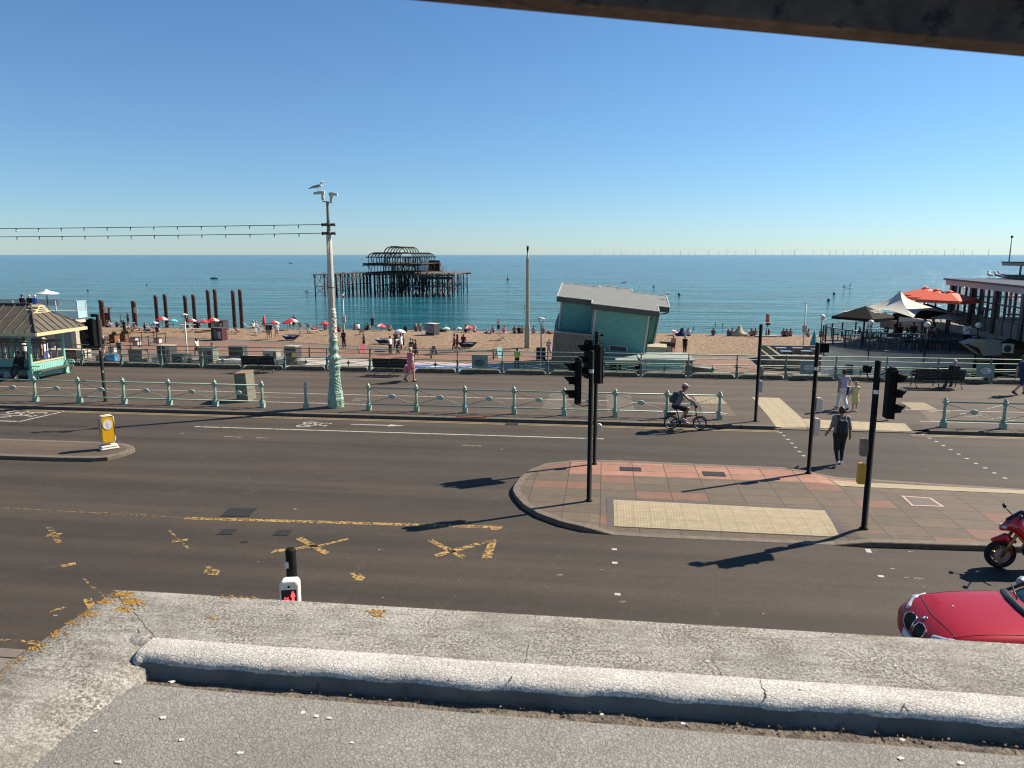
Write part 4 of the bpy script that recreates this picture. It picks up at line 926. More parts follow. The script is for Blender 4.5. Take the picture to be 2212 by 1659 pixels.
def person(label, x, y, z, rz, kind='stand', top='white', bot='dgrey', hair='dark', skin=0, h=1.75, sleeve=.5, leg=1.0, skirt=None, shoes='dgrey', hat=None, near=False, longhair=False, extra=None, fat=1.0, group=None, bare=False):
    t = thing('person', label, 'person', (x, y, z), rz, group); t.scale = (h/1.75,)*3
    J = pose(kind) if isinstance(kind, str) else kind; kk = kind if isinstance(kind, str) else 'custom'+label[:12]
    res = .0135 if near else .034
    def face(mb):
        if near:
            H = Vector(J['H']); fw = Vector((0, 1, 0))
            mb.ell(H+Vector((0, .098, -.015)), (.013, .02, .022), 8, 6)
            for s in (-1, 1):
                mb.ell(H+Vector((s*.078, 0, -.01)), (.012, .022, .032), 8, 6)
            mb.ell(H+Vector((0, .083, -.062)), (.025, .014, .008), 8, 5)
            fingers(J, mb, kk == 'cycle')
    b = add_part('body', part_mesh(('body', kk, near, fat), body_prims(J, fat=fat), res, .014, face), SK[skin], t)
    if near:
        mb = MB()
        for s in (-1, 1): mb.ell(Vector(J['H'])+Vector((s*.033, .088, .012)), (.014, .010, .008), 8, 5)
        mb.build('eyes', mat('eye dark', (.03, .02, .015), .2), t)
    if not bare:
        P = body_prims(J, e=.012, parts='torso', fat=fat)
        if sleeve > 0:
            for s in 'LR': P.append((J['S'+s], lp(J['S'+s], J['E'+s], min(1, sleeve*1.0)), .064*fat, .055))
            if sleeve > 1:
                for s in 'LR': P.append((J['E'+s], lp(J['E'+s], J['W'+s], sleeve-1), .054, .040))
        add_part('top', part_mesh(('top', kk, near, sleeve, fat), P, res, .012), CL[top], t)
    if leg > 0 or skirt:
        P = []; pz = np.array(J['P'])
        P.append((tuple(pz+(-.05, 0, -.03)), tuple(pz+(.05, 0, -.03)), .137*fat, .137*fat))
        for s in 'LR':
            if leg > 0:
                P.append((J['h'+s], lp(J['h'+s], J['K'+s], min(1, leg*2)), .102*fat, .078))
                if leg > .5: P.append((J['K'+s], lp(J['K'+s], J['A'+s], (leg-.5)*2), .078, .062))
        if skirt:
            kz = lp(J['KL'], J['KR'], .5)
            P = [P[0]]; q_ = lp(tuple(pz), kz, skirt)
            P.append((tuple(pz), q_, .14, .17)); 
            for s in (-.09, .09): P.append((tuple(pz+(s*.6, 0, 0)), (q_[0]+s, q_[1], q_[2]), .12, .14))
        add_part('skirt' if skirt else ('shorts' if leg < .6 else 'trousers'), part_mesh(('bottom', kk, near, leg, skirt, fat), P, res, .014), CL[bot], t)
    H = np.array(J['H']); P = [('e', tuple(H+(0, -.018, .022)), (.09, .105, .118))]
    if longhair: P.append((tuple(H+(0, -.06, -.02)), tuple(H+(0, -.10, -.22)), .07, .05))
    Hh = float(H[2]); Hy = float(H[1])
    cutf = (lambda X: X[..., 1]-(Hy+.055)) if longhair else (lambda X: np.maximum(-(X[..., 2]-(Hh-.01)-(X[..., 1]-Hy)*.9), X[..., 1]-(Hy+.06)))
    add_part('hair', part_mesh(('hair', kk, near, longhair), P, res*.8, .012, cut=cutf), HR[hair] if hair in HR else HR['dark'], t)
    if shoes and near:
        for s in 'LR':
            A_, T_ = np.array(J['A'+s]), np.array(J['T'+s]); mb = MB(); sdf_into(mb, [(tuple(A_+(0, -.035, -.03)), tuple(T_), .047, .040), (tuple(A_), tuple(A_+(0, 0, .02)), .046, .046)], .0135, .01); mb.build('shoe', CL[shoes] if shoes in CL else shoes, t)
    if hat:
        mb = MB(); c = H+(0, -.01, .06)
        if hat[0] == 'sun': mb.lathe([(.19, 0), (.19, .008), (.11, .015), (.10, .07), (.06, .10), (.01, .105)], tuple(c), 14)
        else:
            mb.lathe([(.105, -.015), (.105, .02), (.09, .06), (.05, .085), (.01, .09)], tuple(c), 16); mb.hexa([c+Vector(p) for p in [(-.06, .07, -.005), (.06, .07, -.005), (.045, .19, -.02), (-.045, .19, -.02), (-.06, .07, .01), (.06, .07, .01), (.045, .19, -.01), (-.045, .19, -.01)]])
        mb.build('hat', CL[hat[1]], t)
    if extra: extra(t, J)
    return t
def backpack(m):
    def f(t, J):
        C_ = np.array(J['C']); P_ = np.array(J['P']); u = C_-P_; u = u/np.linalg.norm(u); n_ = np.array((0, -u[2], u[1]))   # behind the back
        c = C_-u*.10+n_*(-1 if n_[1] > 0 else 1)*.20
        mb = MB(); sdf_into(mb, [(tuple(c-u*.14+(-.07, 0, 0)), tuple(c+u*.12+(-.06, 0, 0)), .10, .085), (tuple(c-u*.14+(.07, 0, 0)), tuple(c+u*.12+(.06, 0, 0)), .10, .085), (tuple(c-u*.08+n_*(-1 if n_[1] > 0 else 1)*.06), tuple(c), .08, .07)], .02, .012)
        bo = mb.build('backpack', m, t)
        for s in (-1, 1):
            S_ = np.array(J['SL' if s < 0 else 'SR']); mb = MB(); mb.tube([tuple(c+u*.12+(s*.08, 0, 0)), (s*.11, S_[1]-.02, S_[2]+.075), (s*.12, S_[1]+.10, S_[2]-.02), (s*.12, C_[1]+.13, C_[2]-.12), tuple(c-u*.15+(s*.13, .06, 0))], .017, 6, sx=1.4); mb.build('strap', m, bo)
    return f
# ================================================================ SEA: PIER RUIN, WIND FARM, BOATS
M_rust = mat('rusted pier iron', (.045, .027, .018), .85, var=.45, scale=.8, c2=(.055, .025, .014), thr=.58); M_dk = mat('blackened pier iron', (.03, .02, .015), .9, var=.4, scale=.6)
M_plank = mat('broken grey decking', (.11, .085, .065), .9, var=.5, scale=1.5)
rp = random.Random(99)
def PX(x, t): return T(x, 600, t).x
# frame: local X to the right, Y out to sea; built at world coordinates
t0 = 222
pier = thing('pier_ruin', 'rusted iron skeleton of a ruined pier pavilion standing in the sea', 'pier', (0, t0, ZS))
XA, XB_, XC = T(797, 600, t0).x, T(939, 600, t0+27).x, T(1010, 600, t0+27).x
def lx(px): return XA+(px-797)*(XB_-XA)/142 if px < 939 else XB_+(px-939)*(XC-XB_)/71
def lz(py, t=None): return T(880, py, t or t0+6).z-ZS
xw = [lx(815), lx(945)]                   # main body legs
Z1 = lz(591.5, t0); Z2 = lz(571, t0); ZE = lz(555.5, t0); Z3 = lz(546.5, t0)
depth = 36
def legs(xs, ys, z1, m, r=.22, name='pile'):
    o0 = None
    for x in xs:
        for y in ys:
            if o0 is None: o0 = MB().tube([(0, 0, -3), (0, 0, z1)], r, 6).build(name, m, pier); o = o0
            else: o = o0.copy(); col.objects.link(o); o.parent = pier
            o.location = (x+rp.uniform(-.15, .15), y, 0); o.rotation_euler = (R(rp.uniform(-.6, .6)), R(rp.uniform(-.6, .6)), 0)
# front view x positions of the body from left 795 to 945 (upper floors), legs start at 815
X0, X1, XR_ = lx(797), lx(946), lx(1014)
legs([lx(p) for p in (816, 827, 838, 849, 861, 873, 885, 897, 909, 921, 931, 941)], [0, 9, 18, 27], Z1, M_dk, .19)
mb = MB()
def truss(mb, a, b, n, z0, z1, y, r=.09):
    for i in range(n):
        xa = a+(b-a)*i/n; xb = a+(b-a)*(i+1)/n
        if rp.random() < .8: mb.tube([(xa, y, z0), (xb, y, z1)], r, 4)
        if rp.random() < .6: mb.tube([(xa, y, z1), (xb, y, z0)], r, 4)
for y in (0, 8, 17, 27):
    truss(mb, lx(816), lx(941), 11, .8, Z1*.48, y, .08); mb.bar((lx(816), y, Z1*.48), (lx(941), y, Z1*.48), .22); mb.bar((lx(816), y, Z1*.82), (lx(941), y, Z1*.82), .16)
mb.build('cross_bracing', M_dk, pier)
# extra dark clutter of fallen members within the legs
mb = MB()
for i in range(130):
    x = rp.uniform(lx(820), lx(960)); 
    if rp.random() < .6: x = rp.uniform(lx(858), lx(945))
    y = rp.uniform(0, 27); z = rp.uniform(0, Z1*.95); L = rp.uniform(1, 4.5); a = rp.gauss(pi/2, .35)
    mb.bar((x, y, z), (x+L*cos(a), y+rp.uniform(-1, 1), min(Z1, z+L*sin(a))), rp.uniform(.10, .24))
mb.build('wreckage', M_dk, pier)['kind'] = 'stuff'
def deck(x0, x1, y0, y1, z, m, nm, th=.28, rag=1.0):
    mb = MB(); n = int((x1-x0)/.8)
    for i in range(n):
        a = x0+(x1-x0)*i/n; 
        mb.b(a, a+(x1-x0)/n*rp.uniform(.7, 1.0), y0+rp.uniform(0, rag), y1-rp.uniform(0, rag), z+rp.uniform(-.1, .1), z+th+rp.uniform(-.12, .15))
        if rp.random() < .7: mb.bar((a, y0, z), (a+rp.uniform(-.6, .6), y0-.1, z-rp.uniform(.3, 1.3)), .12)
    mb.bar((x0, y0, z-.25), (x1, y0, z-.25), .25, .4); mb.bar((x0, y1, z-.25), (x1, y1, z-.25), .25, .4)
    return mb.build(nm, m, pier)
deck(X0-1.5, lx(948), -1, 28, Z1, M_rust, 'lower_deck', .35)
deck(X0-1.8, lx(953), 0, 27, Z2, M_rust, 'upper_deck', .3)
# storeys: columns & braces
for (za, zb, xa, xb, nm) in ((Z1, Z2, X0, lx(951), 'storey_columns'), (Z2, ZE, X0, lx(938), 'storey_columns')):
    n = 17
    for y in (0, 9, 18, 27):
        mb = MB()
        for i in range(n+1):
            x = xa+(xb-xa)*i/n
            if rp.random() < .92: mb.tube([(x, y, za), (x+rp.uniform(-.12, .12), y, zb)], .11, 5)
        for i in range(n):
            if rp.random() < .34:
                x = xa+(xb-xa)*i/n; s = rp.choice((0, 1)); w_ = (xb-xa)/n*rp.choice((1, 1.5))
                mb.tube([(x, y, za if s else zb), (x+w_, y, zb if s else za)], .09, 4)
        mb.bar((xa, y, zb), (xb, y, zb), .22, .3)
        mb.build('column_row', M_rust, pier)
mb = MB(); ha = lx(926); mb.b(ha, lx(953), 25, 26, Z2-2.6, Z2+1.0)
for i in range(14): mb.bar((ha+i*.33, 24.6, Z2-2.4), (ha+i*.33+rp.uniform(-.2, .2), 24.6, Z2-2.6-rp.uniform(.2, 1.8)), .25)
mb.build('torn_cladding', M_rust, pier)
# curved roof ribs: outer barrel ends and the raised lantern
def ribs(xa, xb, za, zb, y0, y1, n, rx_, nm, inner):
    mb = MB()
    for i in range(n):
        for side in (0, 1):
            f = i/(n-1); xe_ = xa if side == 0 else xb
            dr_ = 1 if side == 0 else -1; pts = []
            for k in range(9):
                a = (pi/2)*k/8; pts.append((xe_+dr_*rx_*(1-cos(a)), y0+(y1-y0)*f, za+(zb-za)*sin(a)))
            MB().tube(pts, .17, 5).build('roof_rib', M_rust, pier)
    return mb
xm = (X0+lx(938))/2
mb = ribs(X0, lx(938), ZE, Z3, 0, 27, 9, 1.9, 'r', xm)
mb.bar((X0+1.8, 0, Z3), (lx(938)-1.8, 0, Z3), .35, .45); mb.bar((X0+1.8, 27, Z3), (lx(938)-1.8, 27, Z3), .35, .45); mb.bar((X0-.8, 0, ZE), (lx(938)+.8, 0, ZE), .3); mb.bar((X0, 27, ZE), (lx(938)+.8, 27, ZE), .3)
for y_ in (3, 7, 11, 15, 19, 23):
    mb.bar((X0+1.8, y_, Z3-.1), (X0+rp.uniform(4, 8), y_, Z3-.1), .2); mb.bar((lx(938)-1.8, y_, Z3-.1), (lx(938)-rp.uniform(4, 8), y_, Z3-.1), .2)
for i in range(30):
    x = rp.uniform(X0+2, lx(900)); mb.bar((x, rp.uniform(0, 5), Z3+.1), (x+rp.uniform(-1, 1), 0, Z3-rp.uniform(.2, 1.6)), .14)
mb.build('roof_beams', M_rust, pier)
zt0 = Z3; zt1 = lz(533, t0+5); LA = T(832, 600, t0+5).x; LB = T(905.5, 600, t0+22).x
mb = ribs(LA, LB, zt0, zt1, 5, 22, 6, 2.2, 'l', 0)
mb.bar((LA+2.1, 5, zt1), (LB-2.1, 5, zt1), .3, .4); mb.bar((LA+2.1, 22, zt1), (LB-2.1, 22, zt1), .3, .4)
for x_ in (LA+2.1, LB-2.1): mb.bar((x_, 5, zt1), (x_, 22, zt1), .2)
mb.build('lantern_beams', M_rust, pier)
# right wing platform on concrete-footed legs
legs([lx(p) for p in (950, 960, 970, 981, 991, 1001, 1010)], [2, 16, 27], Z1-.4, M_rust, .2, 'wing_pile')
deck(lx(948), lx(1017), 0, 28, Z1-.2, M_plank, 'wing_deck', .3, 2)
mb = MB(); mb.bar((lx(948), 0, Z1-1.1), (lx(1012), 0, Z1-1.3), .3, .8)
for y in (2, 16, 27): truss(mb, lx(948), lx(1010), 7, 1.0, Z1*.42, y, .08); truss(mb, lx(948), lx(1010), 7, Z1*.42, Z1-1.4, y, .05); mb.bar((lx(948), y, Z1*.42), (lx(1010), y, Z1*.42), .25)
for p in (985, 988, 991, 995, 1010): mb.tube([(lx(p), 4, Z1), (lx(p), 4, Z1+(2.6 if p < 1000 else 1.2))], .06, 4)
mb.build('wing_bracing', M_rust, pier)
for i, p in enumerate((938, 947, 962, 975, 985, 993, 1002)):
    MB().lathe([(.55, -1.5), (.55, .8), (.45, .95)], (lx(p), -1.5+i*.8, 0), 10).build('concrete_footing', M_plank, pier)
# birds lining the roof
mb = MB()
# detached landward section to the left
pl = thing('pier_fragment', 'separate low broken section of the pier left of the pavilion ruin', 'pier', (0, 218, ZS)); pier_keep = pier; pier = pl
def fx(px, t=218): return T(px, 600, t).x
xa, xb = fx(680, 214), fx(795, 246); n = 12
for i in range(n+1):
    f = i/n; f2 = f**.75; x = xa+(fx(786, 238)-xa)*f2; y = -4+30*f2
    for dy in (0, 4):
        MB().tube([(0, 0, -3), (0, 0, lz(593, 220))], .2, 6).build('pile', M_dk, pl, loc=(x+dy*.6, y+dy, 0))
mb = MB(); zt = lz(593.5, 220)
for i in range(n):
    f = (i/n)**.75; g_ = ((i+1)/n)**.75; xa_, xb_ = xa+(fx(786, 238)-xa)*f, xa+(fx(786, 238)-xa)*g_; ya, yb = -4+30*f, -4+30*g_
    for dz0, dz1 in ((.8, zt*.48), (zt*.48, zt)):
        mb.tube([(xa_, ya, dz0), (xb_, yb, dz1)], .06, 4); mb.tube([(xa_, ya, dz1), (xb_, yb, dz0)], .06, 4)
    mb.bar((xa_, ya, zt*.48), (xb_, yb, zt*.48), .2, .3)
mb.build('cross_bracing', M_dk, pl)
mb = MB()
for i in range(60):
    f = i/60; x = xa-.4+(fx(786, 238)+1-xa)*f; y = -4+30*f
    mb.bar((x, y, zt+rp.uniform(0, .2)), (x+2.4, y+3.6, zt+rp.uniform(0, .3)), .5, .25)
    if rp.random() < .8: mb.bar((x, y, zt), (x+rp.uniform(-.4, .4), y, zt+rp.uniform(-1.4, 1.0)), .14)
mb.build('broken_deck', M_plank, pl); pier = pier_keep
# wind turbines on the horizon
M_tur = mat('turbine pale grey', (.55, .57, .58), .5, var=0)
mb = MB(); mb.tube([(0, 0, 0), (0, 0, 85)], [3.2, 2.0], 6); mb.box((0, 0, 86), (4, 9, 4))
def blades(mb, a0):
    for k in range(3):
        a = a0+k*2*pi/3; mb.bar((0, -6, 86), (58*sin(a), -6, 86+58*cos(a)), 2.4, .8)
    return mb
TUR = []
for a0 in (0.1, .6, 1.1, 1.6):
    m2 = MB(); m2.v = list(mb.v); m2.f = list(mb.f); m2.mi = list(mb.mi); m2.sm = list(mb.sm); blades(m2, a0)
    me = bpy.data.meshes.new('wind_turbine'); me.from_pydata(m2.v, [], m2.f); me.materials.append(M_tur); TUR.append(me)
tx = [1284, 1296, 1325, 1342, 1352, 1368, 1380, 1398, 1412, 1428, 1452, 1470, 1488, 1500, 1530, 1552, 1570, 1588, 1605, 1612, 1632, 1650, 1668, 1690, 1706, 1716, 1732, 1757, 1775, 1792, 1806, 1822, 1840, 1851, 1865, 1884, 1896, 1910, 1925, 1935, 1948, 1965, 1980, 1992, 2002, 2018, 2024, 2040, 2060, 2075, 2081, 2100, 2135]
for i, px in enumerate(tx):
    D = 17500+rp.uniform(-3500, 3500); p = T(px, 550, D)
    o = bpy.data.objects.new('wind_turbine', TUR[i % 4]); col.objects.link(o); o.location = (p.x, D, ZS-3)
    tag(o, 'tiny pale wind turbine standing on the far horizon to the right', 'wind turbine', 'wind turbines on the horizon')
# boats, buoys, paddle boards, swimmers
M_hull = mat('white hull', (.7, .72, .74), .4); M_bud = mat('dark buoy', (.03, .03, .035), .5)
def on_sea(px, py): return G(px, py, ZS)
p = on_sea(628, 569.5); t = thing('motor_boat', 'small white motor boat far out left of the pier', 'boat', p, R(8))
mb = MB(); mb.hexa([(-2.6, -.9, -.3), (2.2, -.9, -.3), (2.2, .9, -.3), (-2.6, .9, -.3), (-3, -1.2, .8), (3.6, -.9, .9), (3.6, .9, .9), (-3, 1.2, .8)]); mb.build('hull', M_hull, t); MB().b(-.8, 1.2, -.8, .8, .8, 2.1).build('cabin', mat('boat cabin', (.3, .35, .4)), t)
p = on_sea(462, 602); t = thing('rowing_boat', 'small dark boat on the open sea left of the pier', 'boat', p, R(-5))
MB().hexa([(-1.6, -.5, -.2), (1.5, -.5, -.2), (1.5, .5, -.2), (-1.6, .5, -.2), (-1.9, -.7, .5), (2.2, -.6, .55), (2.2, .6, .55), (-1.9, .7, .5)]).build('hull', M_bud, t); MB().lathe([(.2, .4), (.25, .9), (.12, 1.2)], (0, 0, 0), 8).build('cargo', M_bud, t)
def buoy(px, py, label, s=1.0, mast=False):
    t = thing('buoy', label, 'buoy', on_sea(px, py), 0, 'buoys and floats on the sea'); t.scale = (s,)*3
    MB().lathe([(.1, -.4), (.42, -.2), (.5, .15), (.42, .5), (.15, .75), (.05, .8)], n=10).build('float', M_bud, t)
    if mast: MB().tube([(0, 0, .7), (0, 0, 2.0)], .09, 5).lathe([(.02, 1.7), (.28, 1.75), (.02, 2.3)], n=6).build('top_mark', M_bud, t)
buoy(1097, 604, 'dark marker buoy with a top mark between pier and beacon', 1.2, True)
buoy(*(1412, 620), 'small dark float far out to the right of the tilted house', .8); buoy(*(1467, 637), 'dark float just right of the tilted house roof', .9)
buoy(1801.6, 635.4, 'dark float left of the terrace, the farther of two', .9); buoy(1789.6, 649.5, 'dark float left of the terrace, the nearer of two', .9)
buoy(190, 628, 'small dark float far left above the shelter', .7); buoy(317, 615.5, 'small dark float above the row of rusty columns', .6)
def swimmer(px, py, label, grp='swimmers off the beach'):
    t = thing('person', label, 'person', on_sea(px, py), rp.uniform(0, 6), grp)
    mb = MB(); sdf_into(mb, [('e', (0, 0, .12), (.1, .11, .13)), ((0, 0, 0), (0, 0, -.2), .07, .09), ((-.2, 0, -.08), (.2, 0, -.08), .09, .09)], .04, .02); mb.build('body', SK[1], t)
    MB().ell((0, -.01, .17), (.11, .12, .11), 8, 6).build('hair', HR['dark'], t)
for px, py, l in [(1546, 782.5-81, 'swimmer near the shore behind the crossing pole, left of a pair'), (1561, 701.5, 'swimmer near the shore behind the crossing pole, right of a pair'), (1498, 709.5, 'swimmer close to the beach beside the tilted parasol'), (1822, 637, 'swimmer far out above the terrace float'), (1133, 661.5, 'swimmer beside the white beacon'), (1488, 714, 'swimmer standing in the shallows right of the tilted house')]: swimmer(px, py, l)
def sup(px, py, label, standing, cl):
    p = on_sea(px, py); t = thing('paddle_board', label+' board', 'paddle board', p, R(6), 'paddle boards')
    MB().lathe([(.05, -.06), (1, 0), (.05, .06)], (0, 0, .06), 16, sx=2.0, sy=.5).build('board', mat('board pale blue', (.45, .65, .75)), t)
    person(label, p.x, p.y, p.z+.05, R(95 if standing else 80), 'stand2' if standing else 'sit', 'black', 'navy', group='paddle boarders', leg=.4)
sup(664, 630.5, 'person kneeling on the left of three pale paddle boards', False, 0); sup(697, 630, 'person standing on the middle of three pale paddle boards', True, 0); sup(722, 629.5, 'person sitting on the right of three pale paddle boards', False, 0)
sup(1824, 620, 'person on a paddle board far out above the terrace, left', False, 0); sup(1836, 622, 'person on a paddle board far out above the terrace, right', True, 0)
# ================================================================ RUSTY COLUMNS
M_pile = mat('rusty iron column', (.062, .028, .022), .8, var=.3, scale=1.2, c2=(.04, .022, .02), thr=.55, fine=30)
def Z7(x, y): return (.3224*x, 438.9+.3224*y)
cols = [(676, 650, 'leaning left-hand'), (892, 655, 'lone third'), (1040, 617, 'fourth'), (1102, 610, 'fifth'), (1237, 618, 'sixth'), (1293, 612, 'seventh'), (1390, 582, 'eighth'), (1437, 577, 'ninth'), (1558, 585, 'tenth'), (1606, 578, 'last')]
labs = ['rusty iron column at the far left of the row, beside the short thick one', 'single rusty column with a white notice, standing alone', 'rusty column, left one of the first pair right of the notice column', 'rusty column, right one of the first pair right of the notice column', 'rusty column, left one of the second pair, behind the pale street lamp', 'rusty column, right one of the second pair, behind the pale street lamp', 'tall rusty column, left one of the third pair, left of the maroon bins', 'tall rusty column, right one of the third pair, above the maroon bins', 'tall rusty column, left one of the rightmost pair', 'tallest rusty column, right one of the rightmost pair']
for (zx, zy, _), lb in zip(cols, labs):
    px, py = Z7(zx, zy); t_ = 93 if zx > 700 else 91; top = T(px, py, t_); zb = -6.3
    t = thing('iron_column', lb, 'column', (top.x, t_, zb), 0, 'rusty iron columns of the old pier')
    Hh = top.z-zb; r = .235 if zx > 900 else .30
    MB().lathe([(r, -1), (r, Hh-.4), (r*1.1, Hh-.35), (r*1.1, Hh-.2), (r, Hh-.15), (r, Hh), (r*.8, Hh+.01)], n=16).build('shaft', M_pile, t)
    MB().lathe([(r*1.12, Hh*.45), (r*1.12, Hh*.45+.12)], n=16).build('collar', M_pile, t)
    if zx == 892 or zx == 676:
        q_ = Z7(908 if zx == 892 else 699, 717); pp = T(*q_, t_-.6); MB().b(-.24, .24, -.02, .02, -.36, .36).build('notice', mat('white notice', (.6, .58, .54)), t, loc=(pp.x-top.x, -.6 if zx == 892 else -.4, pp.z-zb))
px, py = Z7(710, 697); top = T(px, py, 91.5); t = thing('iron_column', 'short thick rusty column with a flanged top at far left', 'column', (top.x, 91.5, -6.3), 0, 'rusty iron columns of the old pier'); Hh = top.z+6.3
MB().lathe([(.42, -1), (.42, Hh-.3), (.62, Hh-.2), (.62, Hh-.05), (.5, Hh), (.4, Hh+.02)], n=16).build('shaft', M_pile, t); MB().lathe([(.46, Hh*.6), (.46, Hh*.6+.15)], n=16).build('collar', M_pile, t)
# ================================================================ LAMP COLUMN, CABLES, GULL
M_crm = mat('chipped cream paint', (.52, .47, .37), .55, var=.1, scale=6, c2=(.2, .17, .12), thr=.63); M_crm2 = mat('dirty cream upper paint', (.21, .17, .12), .6, var=.25, scale=5)
LX, LY = -10.92, 28.85
lt = thing('lamp_column', 'tall ornate lamp column, green base and cream shaft, with cameras and a gull on top', 'lamp post', (LX, LY, 0), R(22.5))
def octo(mb, prof, n=8): return mb.lathe(prof, n=n, phase=0, smooth=False)
mb = MB(); octo(mb, [(.33, 0), (.33, .38), (.30, .44), (.31, .50), (.30, .54)]); mb.build('plinth', M_grn, lt, bevel=.012)
mb = MB(); octo(mb, [(.30, .54), (.31, .60), (.265, .72), (.23, .95), (.215, 1.2), (.215, 1.32), (.235, 1.34), (.235, 1.38), (.21, 1.40), (.21, 1.56), (.24, 1.60), (.245, 1.74), (.215, 1.78)])
for k in range(8):
    a = 2*pi*k/8+pi/8; c, s = cos(a), sin(a); M_ = Matrix.Rotation(a, 4, 'Z'); mb.M = M_
    mb.b(.29, .318, -.07, .07, .08, .12); mb.b(.29, .318, -.07, .07, .30, .34); mb.b(.29, .318, -.09, -.065, .08, .34); mb.b(.29, .318, .065, .09, .08, .34)
    for i in range(9): mb.ell((.262-.052*(i/8)**.7, (.035 if i % 2 else -.035), .66+.066*i), (.02, .045, .042), 6, 4)
    mb.b(.19, .212, -.05, .05, 1.42, 1.54)
    for i in range(3): mb.ell((.225, -.05+.05*i, 1.67+.03*(i % 2)), (.03, .03, .045), 6, 4)
mb.M = Matrix(); mb.build('ornate_base', M_grn, lt)
mb = MB(); mb.lathe([(.215, 1.78), (.25, 1.84), (.20, 1.90), (.19, 1.93), (.25, 2.0), (.255, 2.08), (.20, 2.16), (.15, 2.2), (.165, 2.28), (.20, 2.36), (.20, 2.44), (.165, 2.52), (.15, 2.66), (.19, 2.74), (.19, 2.79), (.15, 2.82)], n=20)
for k in range(12): a = 2*pi*k/12; mb.ell((.245*cos(a), .245*sin(a), 2.04), (.03, .03, .07), 6, 4); mb.ell((.19*cos(a), .19*sin(a), 2.4), (.02, .02, .08), 6, 4)
mb.build('baluster', M_grn, lt)
mb = MB(); mb.lathe([(.15, 2.82), (.165, 2.88), (.14, 2.95), (.155, 3.4), (.15, 3.82), (.165, 3.86), (.165, 3.9), (.13, 3.95), (.145, 3.98), (.145, 4.02), (.125, 4.05)], n=18)
rl = random.Random(2)
for i in range(46): a = i*2.4; mb.ell((.15*cos(a), .15*sin(a), 2.98+.018*i), (.03, .03, .045), 6, 4)
mb.build('ornate_shaft', M_crm, lt)
mb = MB(); mb.lathe([(.125, 4.05), (.12, 5.5), (.095, 7.0), (.09, 7.1)], n=14, smooth=False)
for k in range(10): a = 2*pi*k/10; mb.tube([(.124*cos(a), .124*sin(a), 4.1), (.094*cos(a), .094*sin(a), 6.9)], .011, 4)
mb.build('fluted_shaft', M_crm, lt); MB().lathe([(.13, 4.88), (.13, 4.93)], n=14).build('band', mat('rust ring', (.15, .06, .03)), lt)
mb = MB(); mb.lathe([(.075, 7.05), (.06, 7.6), (.055, 8.22), (.05, 8.25)], n=12); mb.build('upper_pole', M_crm2, lt)
mb = MB()
for z in (7.03, 7.37):
    mb.lathe([(.11, z-.06), (.13, z-.03), (.13, z+.03), (.11, z+.06)], n=12)
    for s in (-1, 1):
        M0 = Matrix.Rotation(R(-22.5), 4, 'Z'); mb.M = M0; mb.tube([(s*.08, 0, z), (s*.24, 0, z)], .055, 8); mb.tube([(s*.24, 0, z), (s*.27, 0, z)], .075, 8); mb.M = Matrix()
mb.build('cable_clamps', mat('dark clamp iron', (.07, .055, .05), .7), lt)
cb = MB(); cb.M = Matrix.Rotation(R(-22.5), 4, 'Z')
cb.tube([(-.18, 0, 8.42), (-.18, 0, 8.27), (.16, 0, 8.22), (.16, 0, 8.38)], .035, 8); brk = cb.build('camera_bracket', M_crm, lt)
def cctv(x, z, dx):
    mb = MB(); mb.M = Matrix.Rotation(R(-22.5), 4, 'Z') @ Matrix.Translation((x, 0, z)); mb.tube([(0, 0, -.05), (0, 0, .20)], .06, 10)
    mb.hexa([(-.08, -.06, .16), (.08, -.06, .16), (.08, .06, .16), (-.08, .06, .16), (-.08, -.06, .28), (.08, -.06, .28), (.08, .06, .28), (-.08, .06, .28)])
    mb.hexa([(0, -.07, .18), (dx, -.06, .15), (dx, .06, .15), (0, .07, .18), (0, -.07, .30), (dx, -.06, .24), (dx, .06, .24), (0, .07, .30)]); mb.build('camera', M_wbox, lt, bevel=.01)
cctv(-.18, 8.38, -.36); cctv(.16, 8.32, .27)
def gull(x, y, z, rz, s, label, grp='seagulls perched about the front'):
    t = thing('seagull', label, 'seagull', (x, y, z), rz, grp); t.scale = (s,)*3
    mb = MB(); sdf_into(mb, [((0, -.10, .17), (0, .10, .22), .055, .072), ((0, .12, .24), (0, .17, .34), .05, .036), ('e', (0, .185, .365), (.036, .048, .038)), ((0, -.1, .17), (0, -.26, .13), .04, .015)], .014, .012); mb.build('body', mat('gull white', (.75, .74, .72), .7, var=.05), t)
    for s_ in (-1, 1):
        mb = MB(); sdf_into(mb, [((s_*.05, .08, .23), (s_*.045, -.14, .19), .045, .032), ((s_*.045, -.14, .19), (s_*.02, -.30, .14), .03, .010)], .012, .01); mb.build('wing', mat('gull grey', (.20, .21, .23), .7), t)
        MB().tube([(s_*.025, 0, .13), (s_*.028, .01, 0), (s_*.03, .05, .004)], .007, 5).build('leg', mat('gull leg pink', (.5, .3, .25)), t)
    MB().tube([(0, .225, .36), (0, .275, .35), (0, .29, .338)], [.014, .010, .003], 6).build('beak', mat('gull beak', (.6, .4, .05)), t)
    MB().tube([(0, -.24, .135), (0, -.36, .11)], [.02, .008], 6, sx=2).build('tail', mat('gull black', (.02, .02, .02)), t)
gull(LX-.38, LY, 8.645, R(-78), 1.0, 'large seagull perched on the camera at the top of the lamp column')
